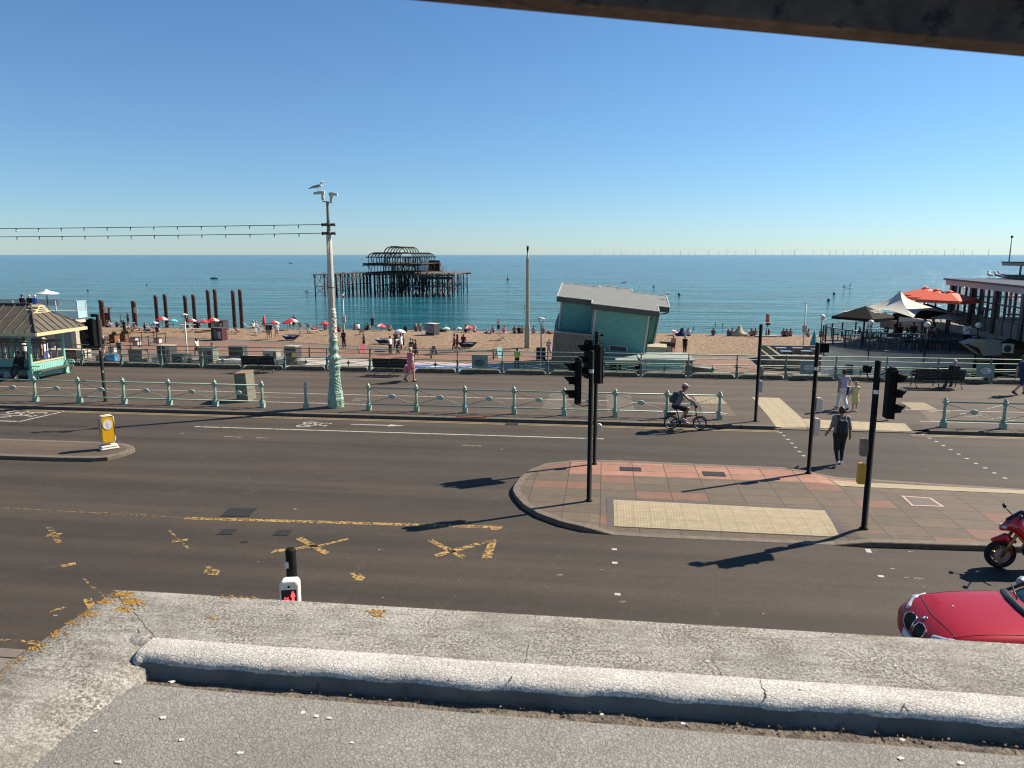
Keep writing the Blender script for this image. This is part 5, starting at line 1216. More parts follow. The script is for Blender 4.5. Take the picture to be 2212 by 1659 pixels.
# bulb strings
for zi_, (z, lb) in enumerate([(7.375, 'upper string of bare bulbs running left from the lamp column'), (7.035, 'lower string of bare bulbs running left from the lamp column')]):
    t = thing('bulb_string', lb, 'light string', (LX-.3, LY, z), 0, 'bulb strings')
    L = 40; pts = [(-L*i/50, 0, -.11*(4*(i/50)*(1-i/50))) for i in range(51)]; MB().tube(pts, .014, 5).build('cable', mat('cable black', (.015, .015, .015)), t)
    f0 = None
    for k in range(38):
        xx = .93+k*1.03; q = xx/L; zz_ = -.11*4*q*(1-q)
        if f0 is None: 
            f0 = MB().tube([(0, 0, 0), (0, 0, -.07)], .022, 6).build('lamp_holder', mat('cable black', (.015,)*3), t); o = f0
            b0 = MB().lathe([(.015, -.14), (.032, -.115), (.03, -.085), (.012, -.065)], n=8).build('bulb', mat('clear bulb', (.5, .5, .48), .2), t); b = b0
        else:
            o = f0.copy(); b = b0.copy()
            for c_ in (o, b): col.objects.link(c_); c_.parent = t
        o.location = (-xx, 0, zz_); b.location = (-xx, 0, zz_)
# ================================================================ PROMENADE SHELTER
M_roof = mat('weathered lead roof', (.085, .072, .05), .8, var=.3, scale=2.5, c2=(.085, .08, .06), thr=.55, fine=40); M_yel = mat('cream yellow paint', (.52, .44, .24), .5, var=.07)
M_wdk = mat('shelter brown timber', (.16, .115, .08), .6); M_teal = mat('turquoise boarding', (.22, .47, .38), .5, var=.08, scale=4)
xr, yf, yb, xl, ze = -27.35, 32.7, 36.3, -36.5, 2.45; ym = 34.5; xrg = -28.95; zr = 3.72
st = thing('promenade_shelter', 'open green and cream shelter with a hipped lead roof at the left edge', 'shelter', (-30, ym, 0))
def W(*p): return (p[0]+30, p[1]-ym, p[2])
mb = MB(); th = .04
mb.add([W(xl, yf, ze), W(xr, yf, ze), W(xrg, ym, zr), W(xl, ym, zr)], [(0, 1, 2, 3)]); mb.add([W(xr, yf, ze), W(xr, yb, ze), W(xrg, ym, zr)], [(0, 1, 2)]); mb.add([W(xr, yb, ze), W(xl, yb, ze), W(xl, ym, zr), W(xrg, ym, zr)], [(0, 1, 2, 3)])
mb.add([W(xl, yf, ze-.01), W(xl, yb, ze-.01), W(xr, yb, ze-.01), W(xr, yf, ze-.01)], [(0, 1, 2, 3)])
rf = mb.build('roof', M_roof, st)
mb = MB()
for i in range(14):
    x = xr-.55-i*.62; t_ = 1.0 if x < xrg else (xr-x)/(xr-xrg)
    for y0 in (yf, yb): mb.bar(W(x, y0, ze+.02), W(x, y0+(ym-y0)*t_, ze+(zr-ze)*t_+.02), .05, .05)
for i in range(1, 8):
    y = yf+(yb-yf)*i/8; f = 1-abs(i-4)/4; mb.bar(W(xr, y, ze+.02), W(xr+(xrg-xr)*f, y, ze+(zr-ze)*f+.02), .045, .045)
mb.bar(W(xr, yf, ze+.03), W(xrg, ym, zr+.02), .07); mb.bar(W(xr, yb, ze+.03), W(xrg, ym, zr+.02), .07); mb.bar(W(xrg, ym, zr+.02), W(xl, ym, zr+.02), .12, .06); mb.build('roof_seam', M_roof, rf)
mb = MB(); mb.b(xr-9+30, xr+30, yf-ym-.03, yf-ym+.02, ze-.17, ze-.003); mb.b(xr+30-.02, xr+30+.03, yf-ym, yb-ym, ze-.17, ze-.003); mb.b(xr-9+30, xr+30, yb-ym-.02, yb-ym+.03, ze-.17, ze-.003); mb.build('fascia', M_yel, st)
# stepped gable vent on the end hip
mb = MB(); f = .66; gx = xr+(xrg-xr)*f+30; gz = ze+(zr-ze)*f
mb.xprism([(-.60, gz), (.60, gz), (.44, gz+.10), (.42, gz+.17), (.26, gz+.22), (.24, gz+.32), (.10, gz+.40), (-.10, gz+.40), (-.24, gz+.32), (-.26, gz+.22), (-.42, gz+.17), (-.44, gz+.10)], gx-.55, gx+.03)
vt = mb.build('gable_vent', M_yel, rf); mb = MB()
for k in range(3): mb.b(gx+.02, gx+.06, -.28+.08*k, .28-.08*k, gz+.08+k*.10, gz+.11+k*.10)
mb.build('louvre', M_wdk, vt)
px_ = [xr-1.0, xr-3.9, xr-6.8]
for x in px_:
    for y in (yf+.65, yb-.65):
        mb = MB(); c = W(x, y, 0); mb.M = Matrix.Translation(c); s = .09
        mb.b(-.13, .13, -.13, .13, 0, .5); mb.lathe([(.11, .5), (.085, .6), (.08, 1.7), (.10, 1.75), (.09, 1.8), (.08, 1.95), (.12, 2.1), (.21, 2.28)], n=10)
        mb.build('post', M_teal, st)
        for k in range(4): mb2 = MB()
mb = MB()
for y in (yf+.65, yb-.65, ym): mb.bar(W(px_[0], y, 1.75), W(px_[-1], y, 1.75), .06, .09)
mb.bar(W(px_[0], yf+.65, 1.75), W(px_[0], yb-.65, 1.75), .06, .09)
for x in px_: mb.bar(W(x, yf+.65, 1.75), W(x, yb-.65, 1.75), .05, .07)
for i in range(1, 5):
    y = yf+.65+(yb-yf-1.3)*i/5; mb.bar(W(px_[0], y, .86), W(px_[0], y, 1.75), .045)
for i in range(17): x = px_[0]-i*.36; mb.bar(W(x, ym, .9), W(x, ym, 1.75), .045)
mb.build('timber_frame', M_wdk, st)
mb = MB(); mb.b(px_[0]+30-.03, px_[0]+30+.03, yf+.75-ym, yb-.75-ym, .1, .82); 
for i in range(16): mb.b(px_[0]+30+.03, px_[0]+30+.037, yf+.80-ym+i*.137, yf+.82-ym+i*.137, .1, .82)
mb.b(px_[-1]+30, px_[0]+30, -.03, .03, .1, .82); mb.build('boarding', M_teal, st)
mb = MB(); mb.bar(W(px_[0]+.01, yf+.72, .86), W(px_[0]+.01, yb-.72, .86), .09, .07); mb.bar(W(px_[0], ym, .86), W(px_[-1], ym, .86), .09, .07); mb.build('sill', M_yel, st)
mb = MB(); mb.b(px_[0]+30+.06, px_[0]+30+.52, yf+.6-ym, yb-.6-ym, .42, .46); mb.b(px_[-1]+30, px_[0]+30-.1, -.55, -.05, .42, .46); mb.build('seat', mat('shelter seat dark', (.06, .055, .045), .6), st)
for y in (yf+.62, yb-.62):
    mb = MB()
    c = y-ym; mb.tube([(px_[0]+30+.05, c, .72), (px_[0]+30+.5, c, .72), (px_[0]+30+.55, c, .60), (px_[0]+30+.5, c, .46)], .025, 6)
    for k in range(4): mb.tube([(px_[0]+30+.14+.1*k, c, .46), (px_[0]+30+.14+.1*k, c, .70)], .013, 5)
    mb.tube([(px_[0]+30+.48, c, .42), (px_[0]+30+.30, c, .2), (px_[0]+30+.42, c, .02)], .035, 6)
    mb.build('armrest', M_teal, st)
# ================================================================ PEOPLE ON THE UPPER LEVEL
NB = dict(near=True)
person('person seated in dark clothes in the shade of the shelter', -29.55, 34.02, .02, R(180), 'seat', 'black', 'dgrey', 'dark', 1, 1.72, sleeve=1.8, **NB)
person('person in a white T-shirt and dark shorts walking behind the shelter', -31.6, 36.9, 0, R(75), 'walk2', 'white', 'dgrey', 'dark', 1, 1.76, leg=.45, **NB)
def hb(m_, dx=.22, z=.75, s=1.0, open_=True):
    def f(t, J):
        mb = MB(); W_ = Vector(J['WR']) if dx > 0 else Vector(J['WL']); sdf_into(mb, [((W_.x, W_.y-.12*s, W_.z-.30*s), (W_.x, W_.y+.12*s, W_.z-.30*s), .13*s, .13*s), ((W_.x, W_.y-.1*s, W_.z-.16*s), (W_.x, W_.y+.1*s, W_.z-.16*s), .10*s, .10*s)], .03, .02); b_ = mb.build('bag', m_, t)
        MB().tube([(W_.x, W_.y-.1*s, W_.z-.12*s), (W_.x, W_.y-.05, W_.z-.01), (W_.x, W_.y+.05, W_.z-.01), (W_.x, W_.y+.1*s, W_.z-.12*s)], .012, 5).build('bag_handle', m_, b_)
    return f
person('person in a white vest, blue skirt and sun hat walking behind the shelter', -30.55, 37.0, 0, R(80), 'walk', 'white', 'blue', 'blond', 0, 1.68, leg=0, skirt=.75, sleeve=0, hat=('sun', 'beige'), extra=hb(CL['white']), **NB)
person('person seen from behind in a pink summer top and skirt with a pink bag', -9.42, 35.2, 0, R(-38), 'walk2', 'pink', 'pink', 'blond', 0, 1.72, leg=0, skirt=.42, sleeve=.12, extra=hb(CL['pink'], -.2, s=1.25), **NB)
JM = pose('walk'); JM.update(ER=(.24, .02, 1.15), WR=(.36, .05, .93))
def tote(t, J):
    mb = MB(); W_ = Vector((.24, -.10, .98)); mb.M = Matrix.Translation(W_) @ Matrix.Rotation(R(-10), 4, 'Z')
    mb.hexa([(-.20, -.05, -.30), (.20, -.05, -.30), (.20, .05, -.30), (-.20, .05, -.30), (-.24, -.03, .05), (.24, -.03, .10), (.24, .03, .10), (-.24, .03, .05)]); b_ = mb.build('tote_bag', CL['white'], t, bevel=.03)
    mb = MB(); mb.M = Matrix.Translation(W_) @ Matrix.Rotation(R(-10), 4, 'Z'); mb.hexa([(-.14, -.056, -.29), (-.06, -.056, -.29), (-.06, .056, -.29), (-.14, .056, -.29), (-.14, -.036, .05), (-.04, -.036, .06), (-.04, .036, .06), (-.14, .036, .05)]); mb.build('stripe', CL['navy'], b_)
    mb = MB(); mb.M = Matrix.Translation(W_) @ Matrix.Rotation(R(-10), 4, 'Z'); mb.tube([(-.15, 0, .05), (-.12, .05, .36), (.0, .05, .40), (.12, 0, .08)], .012, 5); mb.build('bag_handle', CL['white'], b_)
    H = Vector(J['H']); MB().ell((H.x, H.y-.10, H.z+.10), (.05, .05, .045), 10, 8).build('hair_bun', HR['dark'], t)
person('person in white trousers and pink vest with a tote bag, holding a child\'s hand', 9.60, 30.75, 0, R(8), JM, 'lilac', 'white', 'dark', 1, 1.66, sleeve=.05, extra=tote, **NB)
JC = pose('stand'); JC.update(ER=(.22, .05, 1.16), WR=(.10, .14, 1.30), EL=(-.26, 0, 1.16), WL=(-.34, .03, 1.0))
def curls(t, J):
    H = Vector(J['H']); mb = MB(); r_ = random.Random(4)
    for i in range(26):
        a, b = r_.uniform(0, 6.28), r_.uniform(-.2, 1.3); mb.ell(H+Vector((.105*cos(a)*cos(b), -.02+.105*sin(a)*cos(b)*.9, .02+.125*sin(b))), (.035, .035, .035), 6, 4)
    mb.build('curls', HR['blond'], t)
person('small child in a yellow dress with curly blond hair', 10.03, 30.55, 0, R(5), JC, 'yellow', 'yellow', 'blond', 0, 1.20, leg=0, skirt=.72, sleeve=0, extra=curls, shoes='white', **NB)
M_cap = CL['beige']
def glasses(t, J):
    H = Vector(J['H']); mb = MB()
    for s in (-1, 1): mb.ell((H.x+s*.035, H.y+.093, H.z+.012), (.028, .012, .02), 8, 6); mb.tube([(H.x+s*.06, H.y+.085, H.z+.018), (H.x+s*.08, H.y, H.z+.018)], .005, 4)
    mb.build('sunglasses', mat('sunglasses', (.01, .01, .01), .15), t)
JY = dict(P=(0, -.36, .90), C=(0, -.21, 1.20), N=(0, -.12, 1.39), H=(0, -.05, 1.56), SL=(-.18, -.15, 1.35), SR=(.18, -.15, 1.35), EL=(-.22, .06, 1.16), ER=(.22, .06, 1.16), WL=(-.22, .27, 1.02), WR=(.22, .27, 1.02), hL=(-.09, -.33, .87), hR=(.09, -.33, .87), KR=(.11, .07, .80), AR=(.11, -.15, .43), TR=(.12, .02, .36), KL=(-.10, .04, .66), AL=(-.11, -.02, .26), TL=(-.12, .13, .20))
CYX, CYY = 3.02, 27.02
def cyc_extra(t, J): backpack(mat('rucksack grey-green', (.05, .055, .045), .8, fine=40, scale=20))(t, J); glasses(t, J)
person('cyclist in grey vest, black shorts, beige cap and rucksack riding a folding bike', CYX, CYY, ZR+.01, R(-90), JY, 'grey', 'black', 'dark', 1, 1.76, sleeve=0, leg=.40, hat=('cap', 'beige'), shoes='lilac', extra=cyc_extra, **NB)
# folding bike
bt = thing('bicycle', 'dark folding electric bicycle with small wheels ridden along the kerb', 'bicycle', (CYX, CYY, ZR), R(-90))
M_bk = mat('bike dark frame', (.035, .033, .04), .35, .3); M_ty = mat('tyre rubber', (.012, .012, .012), .8); M_al = mat('aluminium', (.4, .4, .4), .35, .8)
def wheel(name, par, y, r, tw=.022, spokes=20, rimm=None, z=None, x=0, hub=.025):
    z = z or r; w_ = thing_part = None
    mb = MB(); n = 32; vs = []; mbt = MB(); mbt.tube([(x, y+(r-tw)*cos(2*pi*i/n), z+(r-tw)*sin(2*pi*i/n)) for i in range(n+1)], tw, 8, cap=False); ty = mbt.build(name, M_ty, par)
    mb.tube([(x, y+(r-tw*2.2)*cos(2*pi*i/n), z+(r-tw*2.2)*sin(2*pi*i/n)) for i in range(n+1)], tw*.55, 6, cap=False); mb.lathe([(hub, -.04), (hub, .04)], (x, y, z), 10, True, 'X'); mb.build('rim', rimm or M_al, ty)
    mb = MB()
    for i in range(spokes): a = 2*pi*i/spokes; mb.tube([(x+(.02 if i % 2 else -.02), y+hub*cos(a), z+hub*sin(a)), (x, y+(r-tw*2)*cos(a+.1), z+(r-tw*2)*sin(a+.1))], .0022, 4)
    mb.build('spoke', rimm or M_al, ty); return ty
wheel('wheel', bt, -.52, .25); wheel('wheel', bt, .52, .25)
mb = MB(); mb.tube([(0, .36, .56), (0, .0, .50), (0, -.14, .40), (0, -.20, .31)], .032, 8); mb.tube([(0, -.20, .30), (0, -.36, .84)], .02, 8)
for s in (-1, 1): mb.tube([(0, -.22, .42), (s*.05, -.42, .38), (s*.06, -.52, .25)], .014, 6); mb.tube([(0, -.20, .30), (s*.05, -.35, .26), (s*.06, -.52, .25)], .016, 6); mb.tube([(s*.03, .40, .50), (s*.05, .50, .26)], .016, 6)
mb.build('frame', M_bk, bt)
mb = MB(); mb.tube([(0, .40, .50), (0, .30, 1.02)], .02, 8); mb.tube([(-.26, .27, 1.0), (-.1, .31, 1.03), (.1, .31, 1.03), (.26, .27, 1.0)], .014, 8)
mb.tube([(.08, .33, 1.02), (.06, .50, .92), (.03, .52, .70), (.02, .42, .55)], .007, 5); mb.b(-.10, .10, .35, .40, .84, 1.0); mb.build('handlebar', M_bk, bt)
mb = MB(); sdf_into(mb, [((0, -.46, .86), (0, -.30, .87), .06, .03), ((-.05, -.46, .86), (.05, -.46, .86), .04, .04)], .015, .01); mb.build('saddle', M_ty, bt)
mb = MB(); mb.b(-.07, .07, -.72, -.34, .555, .575); 
for s in (-1, 1): mb.tube([(s*.06, -.70, .56), (s*.06, -.52, .27)], .007, 5)
mb.b(-.05, .05, -.66, -.36, .575, .61); mb.build('rack', M_ty, bt)
mb = MB(); mb.lathe([(.075, -.01), (.075, .01)], (.05, -.20, .30), 16, True, 'X'); mb.tube([(.07, -.20, .30), (.09, -.10, .40)], .012, 5); mb.tube([(-.07, -.20, .30), (-.09, -.02, .18)], .012, 5); mb.b(.08, .17, -.14, -.05, .34, .365); mb.b(-.17, -.08, -.06, .04, .155, .18); mb.build('crankset', M_bk, bt)
mb = MB(); 
for yy in (-.52, .52): mb.tube([(0, yy+.275*cos(a), .25+.275*sin(a)) for a in [R(20+14*i) for i in range(11)]], .018, 5, sx=1.4)
mb.build('mudguard', M_ty, bt)
person('walking person seen from behind in grey T-shirt, black trousers and dark backpack', 7.17, 22.9, ZR+.01, R(-4), 'walk2', 'grey', 'black', 'dark', 1, 1.80, sleeve=.85, shoes='white', extra=backpack(mat('dark backpack', (.014, .014, .018), .75)), fat=1.08, **NB)
person('person with short fair hair sitting on the right-hand bench, facing the sea', 16.35, 36.62, .0, R(0), 'seat', 'black', 'dgrey', 'grey', 0, 1.74, sleeve=1.8, **NB)
person('runner in navy shorts cut off by the right edge of the view', 18.55, 35.2, 0, R(-90), 'walk', 'navy', 'navy', 'brown', 0, 1.78, leg=.5, **NB)
MB_ = MB(); mbt = thing('shopping_bag', 'pale crumpled bag on the ground in the shelter', 'bag', (-30.0, 33.6, 0)); sdf_into(MB_, [((0, 0, .14), (.2, 0, .16), .14, .12), ((0, 0, .3), (.18, .02, .3), .07, .06)], .03, .03); MB_.build('sack', mat('pale bag', (.35, .33, .28), .7), mbt)
# ================================================================ RED CAR
M_car = NG('metallic red paint'); M_car.base(M_car.ramp(M_car.noise(M_car.obj(), 600, 2, .5), [(.3, (.30, .005, .010)), (.7, (.37, .008, .015))])); M_car.b.inputs['Roughness'].default_value = .42; M_car.b.inputs['Metallic'].default_value = .15; M_car.b.inputs['Coat Weight'].default_value = .45; M_car.b.inputs['Coat Roughness'].default_value = .06; M_car.b.inputs['Specular IOR Level'].default_value = .25; M_car = M_car.mat
M_tr = mat('black trim', (.012, .012, .013), .4); M_ch = mat('chrome', (.6, .6, .6), .15, .95); M_gl = mat('dark car glass', (.015, .03, .04), .04, var=.05)
ct = thing('parked_car', 'glossy red car partly hidden by the roof edge, its nose to the left', 'car', (4.88, 11.45, ZR), R(-1.5))
# stations: x, half width low, z low, half width max, z shoulder, half width bonnet edge, z bonnet edge, z centre
SS = [(0.0, .56, .22, .64, .46, .52, .55, .57), (.04, .66, .20, .74, .54, .62, .62, .645), (.18, .76, .19, .82, .60, .70, .735, .765), (.42, .81, .18, .88, .67, .77, .83, .87), (.85, .82, .18, .905, .73, .79, .895, .94), (1.3, .82, .18, .91, .76, .78, .92, .985), (1.72, .82, .18, .91, .80, .79, .955, 1.02), (2.4, .82, .18, .905, .84, .80, .97, 1.0), (3.3, .82, .18, .91, .86, .80, .99, 1.02), (4.0, .80, .2, .90, .88, .78, 1.0, 1.04), (4.4, .74, .22, .84, .86, .70, 1.0, 1.04), (4.62, .64, .28, .72, .72, .55, .90, .92)]
def hp(s): x, wl, zl, wm, zs, wb, zb, zc = s; return [(x, 0, zl), (x, wl*.6, zl), (x, wl, zl+.02), (x, wm*.985, zl+(zs-zl)*.35), (x, wm, zs-.05), (x, wm*.985, zs+.04), (x, wb, zb), (x, wb*.86, zb+(zc-zb)*.45), (x, wb*.5, zb+(zc-zb)*.85), (x, 0, zc)]
def loft(mb, secs, mirror=True):
    K_ = len(secs[0]); vs = []
    for s in secs:
        full = s+[(p[0], -p[1], p[2]) for p in s[::-1][1:-1]]; vs += full
    N_ = 2*K_-2; n = len(secs)
    fs = [(i*N_+j, (i+1)*N_+j, (i+1)*N_+(j+1) % N_, i*N_+(j+1) % N_) for i in range(n-1) for j in range(N_)]
    fs += [tuple(range(N_)), tuple(range((n-1)*N_, n*N_))[::-1]]; mb.add(vs, fs, True)
mb = MB(); loft(mb, [hp(s) for s in SS]); bd = mb.build('body', M_car, ct); sm = bd.modifiers.new('sub', 'SUBSURF'); sm.levels = sm.render_levels = 2
def cab(s): x, wb, zb, wt, zt = s; return [(x, 0, zb), (x, wb*.7, zb), (x, wb, zb), (x, wb*.5+wt*.5, zb*.45+zt*.55+.02), (x, wt, zt-.02), (x, wt*.7, zt+.015), (x, 0, zt+.03)]
mb = MB(); loft(mb, [cab(s) for s in [(1.58, .70, .93, .66, .955), (1.95, .76, .95, .68, 1.13), (2.4, .78, .97, .62, 1.32), (2.7, .78, .97, .60, 1.385), (3.3, .78, .98, .60, 1.39), (3.8, .76, .98, .58, 1.30), (4.3, .68, 1.0, .55, 1.08)]]); o = mb.build('windows', M_gl, ct); o.modifiers.new('sub', 'SUBSURF').render_levels = 2
mb = MB(); loft(mb, [cab(s) for s in [(2.42, .60, 1.30, .60, 1.345), (2.7, .62, 1.33, .60, 1.40), (3.3, .62, 1.33, .60, 1.405), (3.75, .60, 1.28, .56, 1.34)]]); mb.build('roof', M_car, ct)
mb = MB()
for s in (-1, 1): mb.tube([(1.60, s*.70, .97), (2.0, s*.70, 1.17), (2.45, s*.62, 1.355)], .028, 6); mb.tube([(2.45, s*.62, 1.36), (3.2, s*.61, 1.40), (3.9, s*.58, 1.28)], .025, 6)
mb.build('pillar', M_tr, ct)
mb = MB(); mb.tube([(1.60, -.70, .975), (1.52, -.35, 1.005), (1.50, 0, 1.012), (1.52, .35, 1.005), (1.60, .70, .975)], .04, 6, sx=1.5); mb.build('scuttle', M_tr, ct)
for yy in (-.25, .3):
    mb = MB(); mb.tube([(1.60, yy, 1.02), (1.75, yy+.5, 1.06)], .012, 5); mb.build('wiper', M_tr, ct)
from mathutils.bvhtree import BVHTree
bpy.context.view_layer.update(); _dg = bpy.context.evaluated_depsgraph_get(); _em = bd.evaluated_get(_dg).to_mesh()
BV = BVHTree.FromPolygons([v.co.copy() for v in _em.vertices], [tuple(p.vertices) for p in _em.polygons])
def on_nose(y, z, off=.006):
    h = BV.ray_cast(Vector((-1, y, z)), Vector((1, 0, 0)))
    return (h[0]+Vector((-off-.004, 0, off*.6+.002))) if h[0] else Vector((.1, y, z))
def on_top(x, y, off=.002):
    h = BV.ray_cast(Vector((x, y, 2)), Vector((0, 0, -1)))
    return (h[0]+Vector((0, 0, off))) if h[0] else Vector((x, y, .9))
for s in (-1, 1):
    O = [(.035, .47), (.03, .62), (.05, .685), (.14, .705), (.27, .69), (.345, .65), (.36, .60), (.30, .50), (.16, .45)]
    n_ = 9; rows_ = []
    for k in range(n_):          # filled grille patch following the nose
        q_ = k/(n_-1); z0 = .47+.03*q_; z1 = .68+.02*sin(pi*q_)-.03*q_*q_; y = s*(.045+.30*q_)
        rows_.append([on_nose(y, z0+(z1-z0)*j/5) for j in range(6)])
    mb = MB(); mb.add([tuple(p) for r_ in rows_ for p in r_], [(i*6+j, (i+1)*6+j, (i+1)*6+j+1, i*6+j+1) for i in range(n_-1) for j in range(5)])
    for r_ in rows_[1:-1]: mb.tube([p+Vector((-.004, 0, .002)) for p in r_], .004, 4)
    gr_ = mb.build('grille', M_tr, bd); MB().tube([on_nose(s*y, z, .010) for y, z in O+O[:1]], .011, 6).build('grille_surround', M_ch, gr_)
for s in (-1, 1):
    mb = MB(); sdf_into(mb, [((.13, s*.50, .67), (.28, s*.72, .73), .055, .05), ((.28, s*.72, .73), (.46, s*.81, .78), .05, .025)], .02, .02); mb.build('headlight', mat('headlight glass', (.5, .53, .55), .08, .3), ct)
mb = MB(); _b = on_top(.17, 0, .004); mb.M = Matrix.Translation(_b) @ Matrix.Rotation(R(-24), 4, 'Y'); mb.use(M_ch); mb.lathe([(.043, -.01), (.043, .012), (.036, .014)], n=20)
for k in range(4):
    mb.use(mat('badge blue', (.05, .2, .5)) if k % 2 else mat('badge white', (.7, .7, .7))); mb.add([(0, 0, .0155)]+[(.025*cos(pi/2*k+pi/8*i), .025*sin(pi/2*k+pi/8*i), .0155) for i in range(5)], [(0, 1, 2, 3, 4, 5)])
mb.use(M_tr); mb.add([(.036*cos(2*pi*i/20), .036*sin(2*pi*i/20), .0148) for i in range(20)], [tuple(range(20))]); mb.build('badge', None, bd)
mb = MB(); mb.hexa([(-.04, -.26, .33), (0, -.26, .33), (0, .26, .33), (-.04, .26, .33), (-.03, -.26, .44), (0, -.26, .44), (0, .26, .44), (-.03, .26, .44)]); np_ = mb.build('number_plate', mat('plate white', (.7, .7, .68), .4), ct)
MB().tube([on_top(.27+.10*abs(y), y) for y in [-.68+.08*i for i in range(18)]], .0045, 4).build('bonnet_seam', M_tr, bd)
for s in (-1, 1): MB().tube([on_top(.33+.1*i, s*(.69+.004*i)) for i in range(13)], .0045, 4).build('bonnet_seam', M_tr, bd)
for s in (-1, 1):
    mb = MB(); sdf_into(mb, [((1.98, s*.98, 1.02), (2.05, s*1.08, 1.03), .07, .055)], .02, .01); mb.tube([(2.05, s*.86, .95), (2.03, s*.96, .99)], .03, 6); mb.build('wing_mirror', mat('mirror silver-grey', (.28, .3, .31), .3, .4), ct)
    for xw_ in (.86, 3.65):
        w_ = MB(); w_.lathe([(.10, -.10), (.31, -.11), (.335, -.06), (.335, .06), (.31, .11), (.10, .10)], (xw_, s*.80, .335), 26, True, 'Y'); wo = w_.build('wheel', M_ty, ct)
        MB().lathe([(.22, -.115), (.22, .115)], (xw_, s*.80, .335), 18, True, 'Y').build('rim', M_al, wo)
MB().ell((.62, .15, .905), (.018, .015, .008), 8, 5).build('dropping', M_wt, bd)
# ================================================================ RED MOTORCYCLE
mt = thing('motorcycle', 'red sports motorcycle half cut off by the right edge above the car', 'motorcycle', (8.12, 15.42, ZR), R(-3))
# local: +X towards the tail, front hub at x=0
M_mr = mat('motorcycle red', (.50, .012, .015), .15, var=.05, coat=.8); M_gd = mat('gold wheel', (.35, .24, .10), .3, .7)
def wheelX(name, par, x, r, tw):
    n = 36; ty = MB().tube([(x+(r-tw)*cos(2*pi*i/n), 0, r+(r-tw)*sin(2*pi*i/n)) for i in range(n+1)], tw, 10, cap=False).build(name, M_ty, par)
    mb = MB(); mb.tube([(x+(r-tw*1.9)*cos(2*pi*i/n), 0, r+(r-tw*1.9)*sin(2*pi*i/n)) for i in range(n+1)], .022, 6, cap=False); mb.lathe([(.05, -.08), (.05, .08)], (x, 0, r), 12, True, 'Y')
    for i in range(5):
        a = 2*pi*i/5+.3; mb.tube([(x+.04*cos(a), 0, r+.04*sin(a)), (x+(r-tw*2)*cos(a), 0, r+(r-tw*2)*sin(a))], .02, 5)
    mb.build('rim', M_gd, ty)
    for s in (-1, 1): MB().lathe([(.15, -.003), (.15, .003)], (x, s*.075, r), 24, False, 'Y').build('brake_disc', M_al, ty)
    return ty
wheelX('wheel', mt, 0, .30, .055); wheelX('wheel', mt, 1.40, .31, .08)
mb = MB()
for s in (-1, 1): mb.tube([(0, s*.10, .30), (.27, s*.10, .88)], .032, 8)
mb.build('fork', M_gd, mt)
def flatY(fac): return None
mb = MB(); sdf_into(mb, [((-.16, 0, .60), (.06, 0, .665), .045, .075), ((.06, 0, .665), (.24, 0, .58), .075, .04), ((.10, -.07, .60), (.18, -.08, .34), .035, .02), ((.10, .07, .60), (.18, .08, .34), .035, .02)], .018, .02); mb.build('front_fender', M_mr, mt)
mb = MB(); sdf_into(mb, [((-.02, 0, .86), (.22, 0, .98), .06, .17), ((.22, -.1, .92), (.55, -.14, .60), .11, .12), ((.22, .1, .92), (.55, .14, .60), .11, .12), ((.55, -.13, .62), (.80, -.12, .36), .12, .09), ((.55, .13, .62), (.80, .12, .36), .12, .09)], .022, .025); fa = mb.build('fairing', M_mr, mt)
mb = MB(); sdf_into(mb, [((.10, 0, 1.02), (.32, 0, 1.15), .075, .10)], .02, .01); mb.build('windscreen', mat('smoked screen', (.01, .01, .012), .05), mt)
for s in (-1, 1):
    MB().tube([(.22, s*.12, 1.08), (.16, s*.30, 1.17), (.15, s*.33, 1.20)], .012, 5).ell((.13, s*.34, 1.22), (.03, .075, .05), 8, 6).build('mirror', M_tr, mt)
    MB().ell((-.01, s*.07, .90), (.05, .05, .03), 8, 6).build('headlight', mat('bike headlight', (.6, .62, .62), .05), fa)
    MB().tube([(.34, s*.10, 1.0), (.42, s*.32, .98)], .017, 6).build('handlebar', M_tr, mt)
mb = MB(); sdf_into(mb, [((.5, 0, .92), (.82, 0, .92), .14, .12)], .025, .02); mb.build('tank', M_mr, mt)
mb = MB(); sdf_into(mb, [((.88, 0, .84), (1.25, 0, .92), .11, .10), ((1.25, 0, .95), (1.62, 0, 1.06), .10, .04)], .025, .02); mb.build('seat', M_tr, mt)
mb = MB(); sdf_into(mb, [((.55, 0, .42), (.90, 0, .42), .17, .15), ((.9, 0, .45), (1.40, .06, .31), .05, .04)], .03, .02); mb.build('engine', M_tr, mt)
# ================================================================ TILTED HOUSE AND KIOSK
def L(px, py, z=ZL): return G(px, py, z)
def C1(x, y): return (.1984*x, 603.4+.1984*y)
def C2(x, y): return (384+.1984*x, 603.4+.1984*y)
def C3(x, y): return (768+.1984*x, 493.7+.1984*y)
def C5(x, y): return (1426.2+.1984*x, 603.4+.1984*y)
def C6(x, y): return (1772.9+.1984*x, 493.7+.1984*y)
def clap(name, c):
    g = NG(name); tc = g.n('TexCoord'); s = g.n('SeparateXYZ'); g.l(tc.outputs['Object'], s.inputs[0])
    q = g.m('DIVIDE', s.outputs[2], .16); f = g.m('SUBTRACT', q, g.m('FLOOR', q)); n_ = g.noise(g.obj((.6, .6, 2)), 3, 4, .6)
    b = g.ramp(n_, [(.3, tuple(x*.88 for x in c)), (.7, tuple(x*1.1 for x in c))])
    g.base(g.mix(g.m('LESS_THAN', f, .14), b, tuple(x*.45 for x in c))); g.b.inputs['Roughness'].default_value = .55; g.bump(f, .5, .02); return g.mat
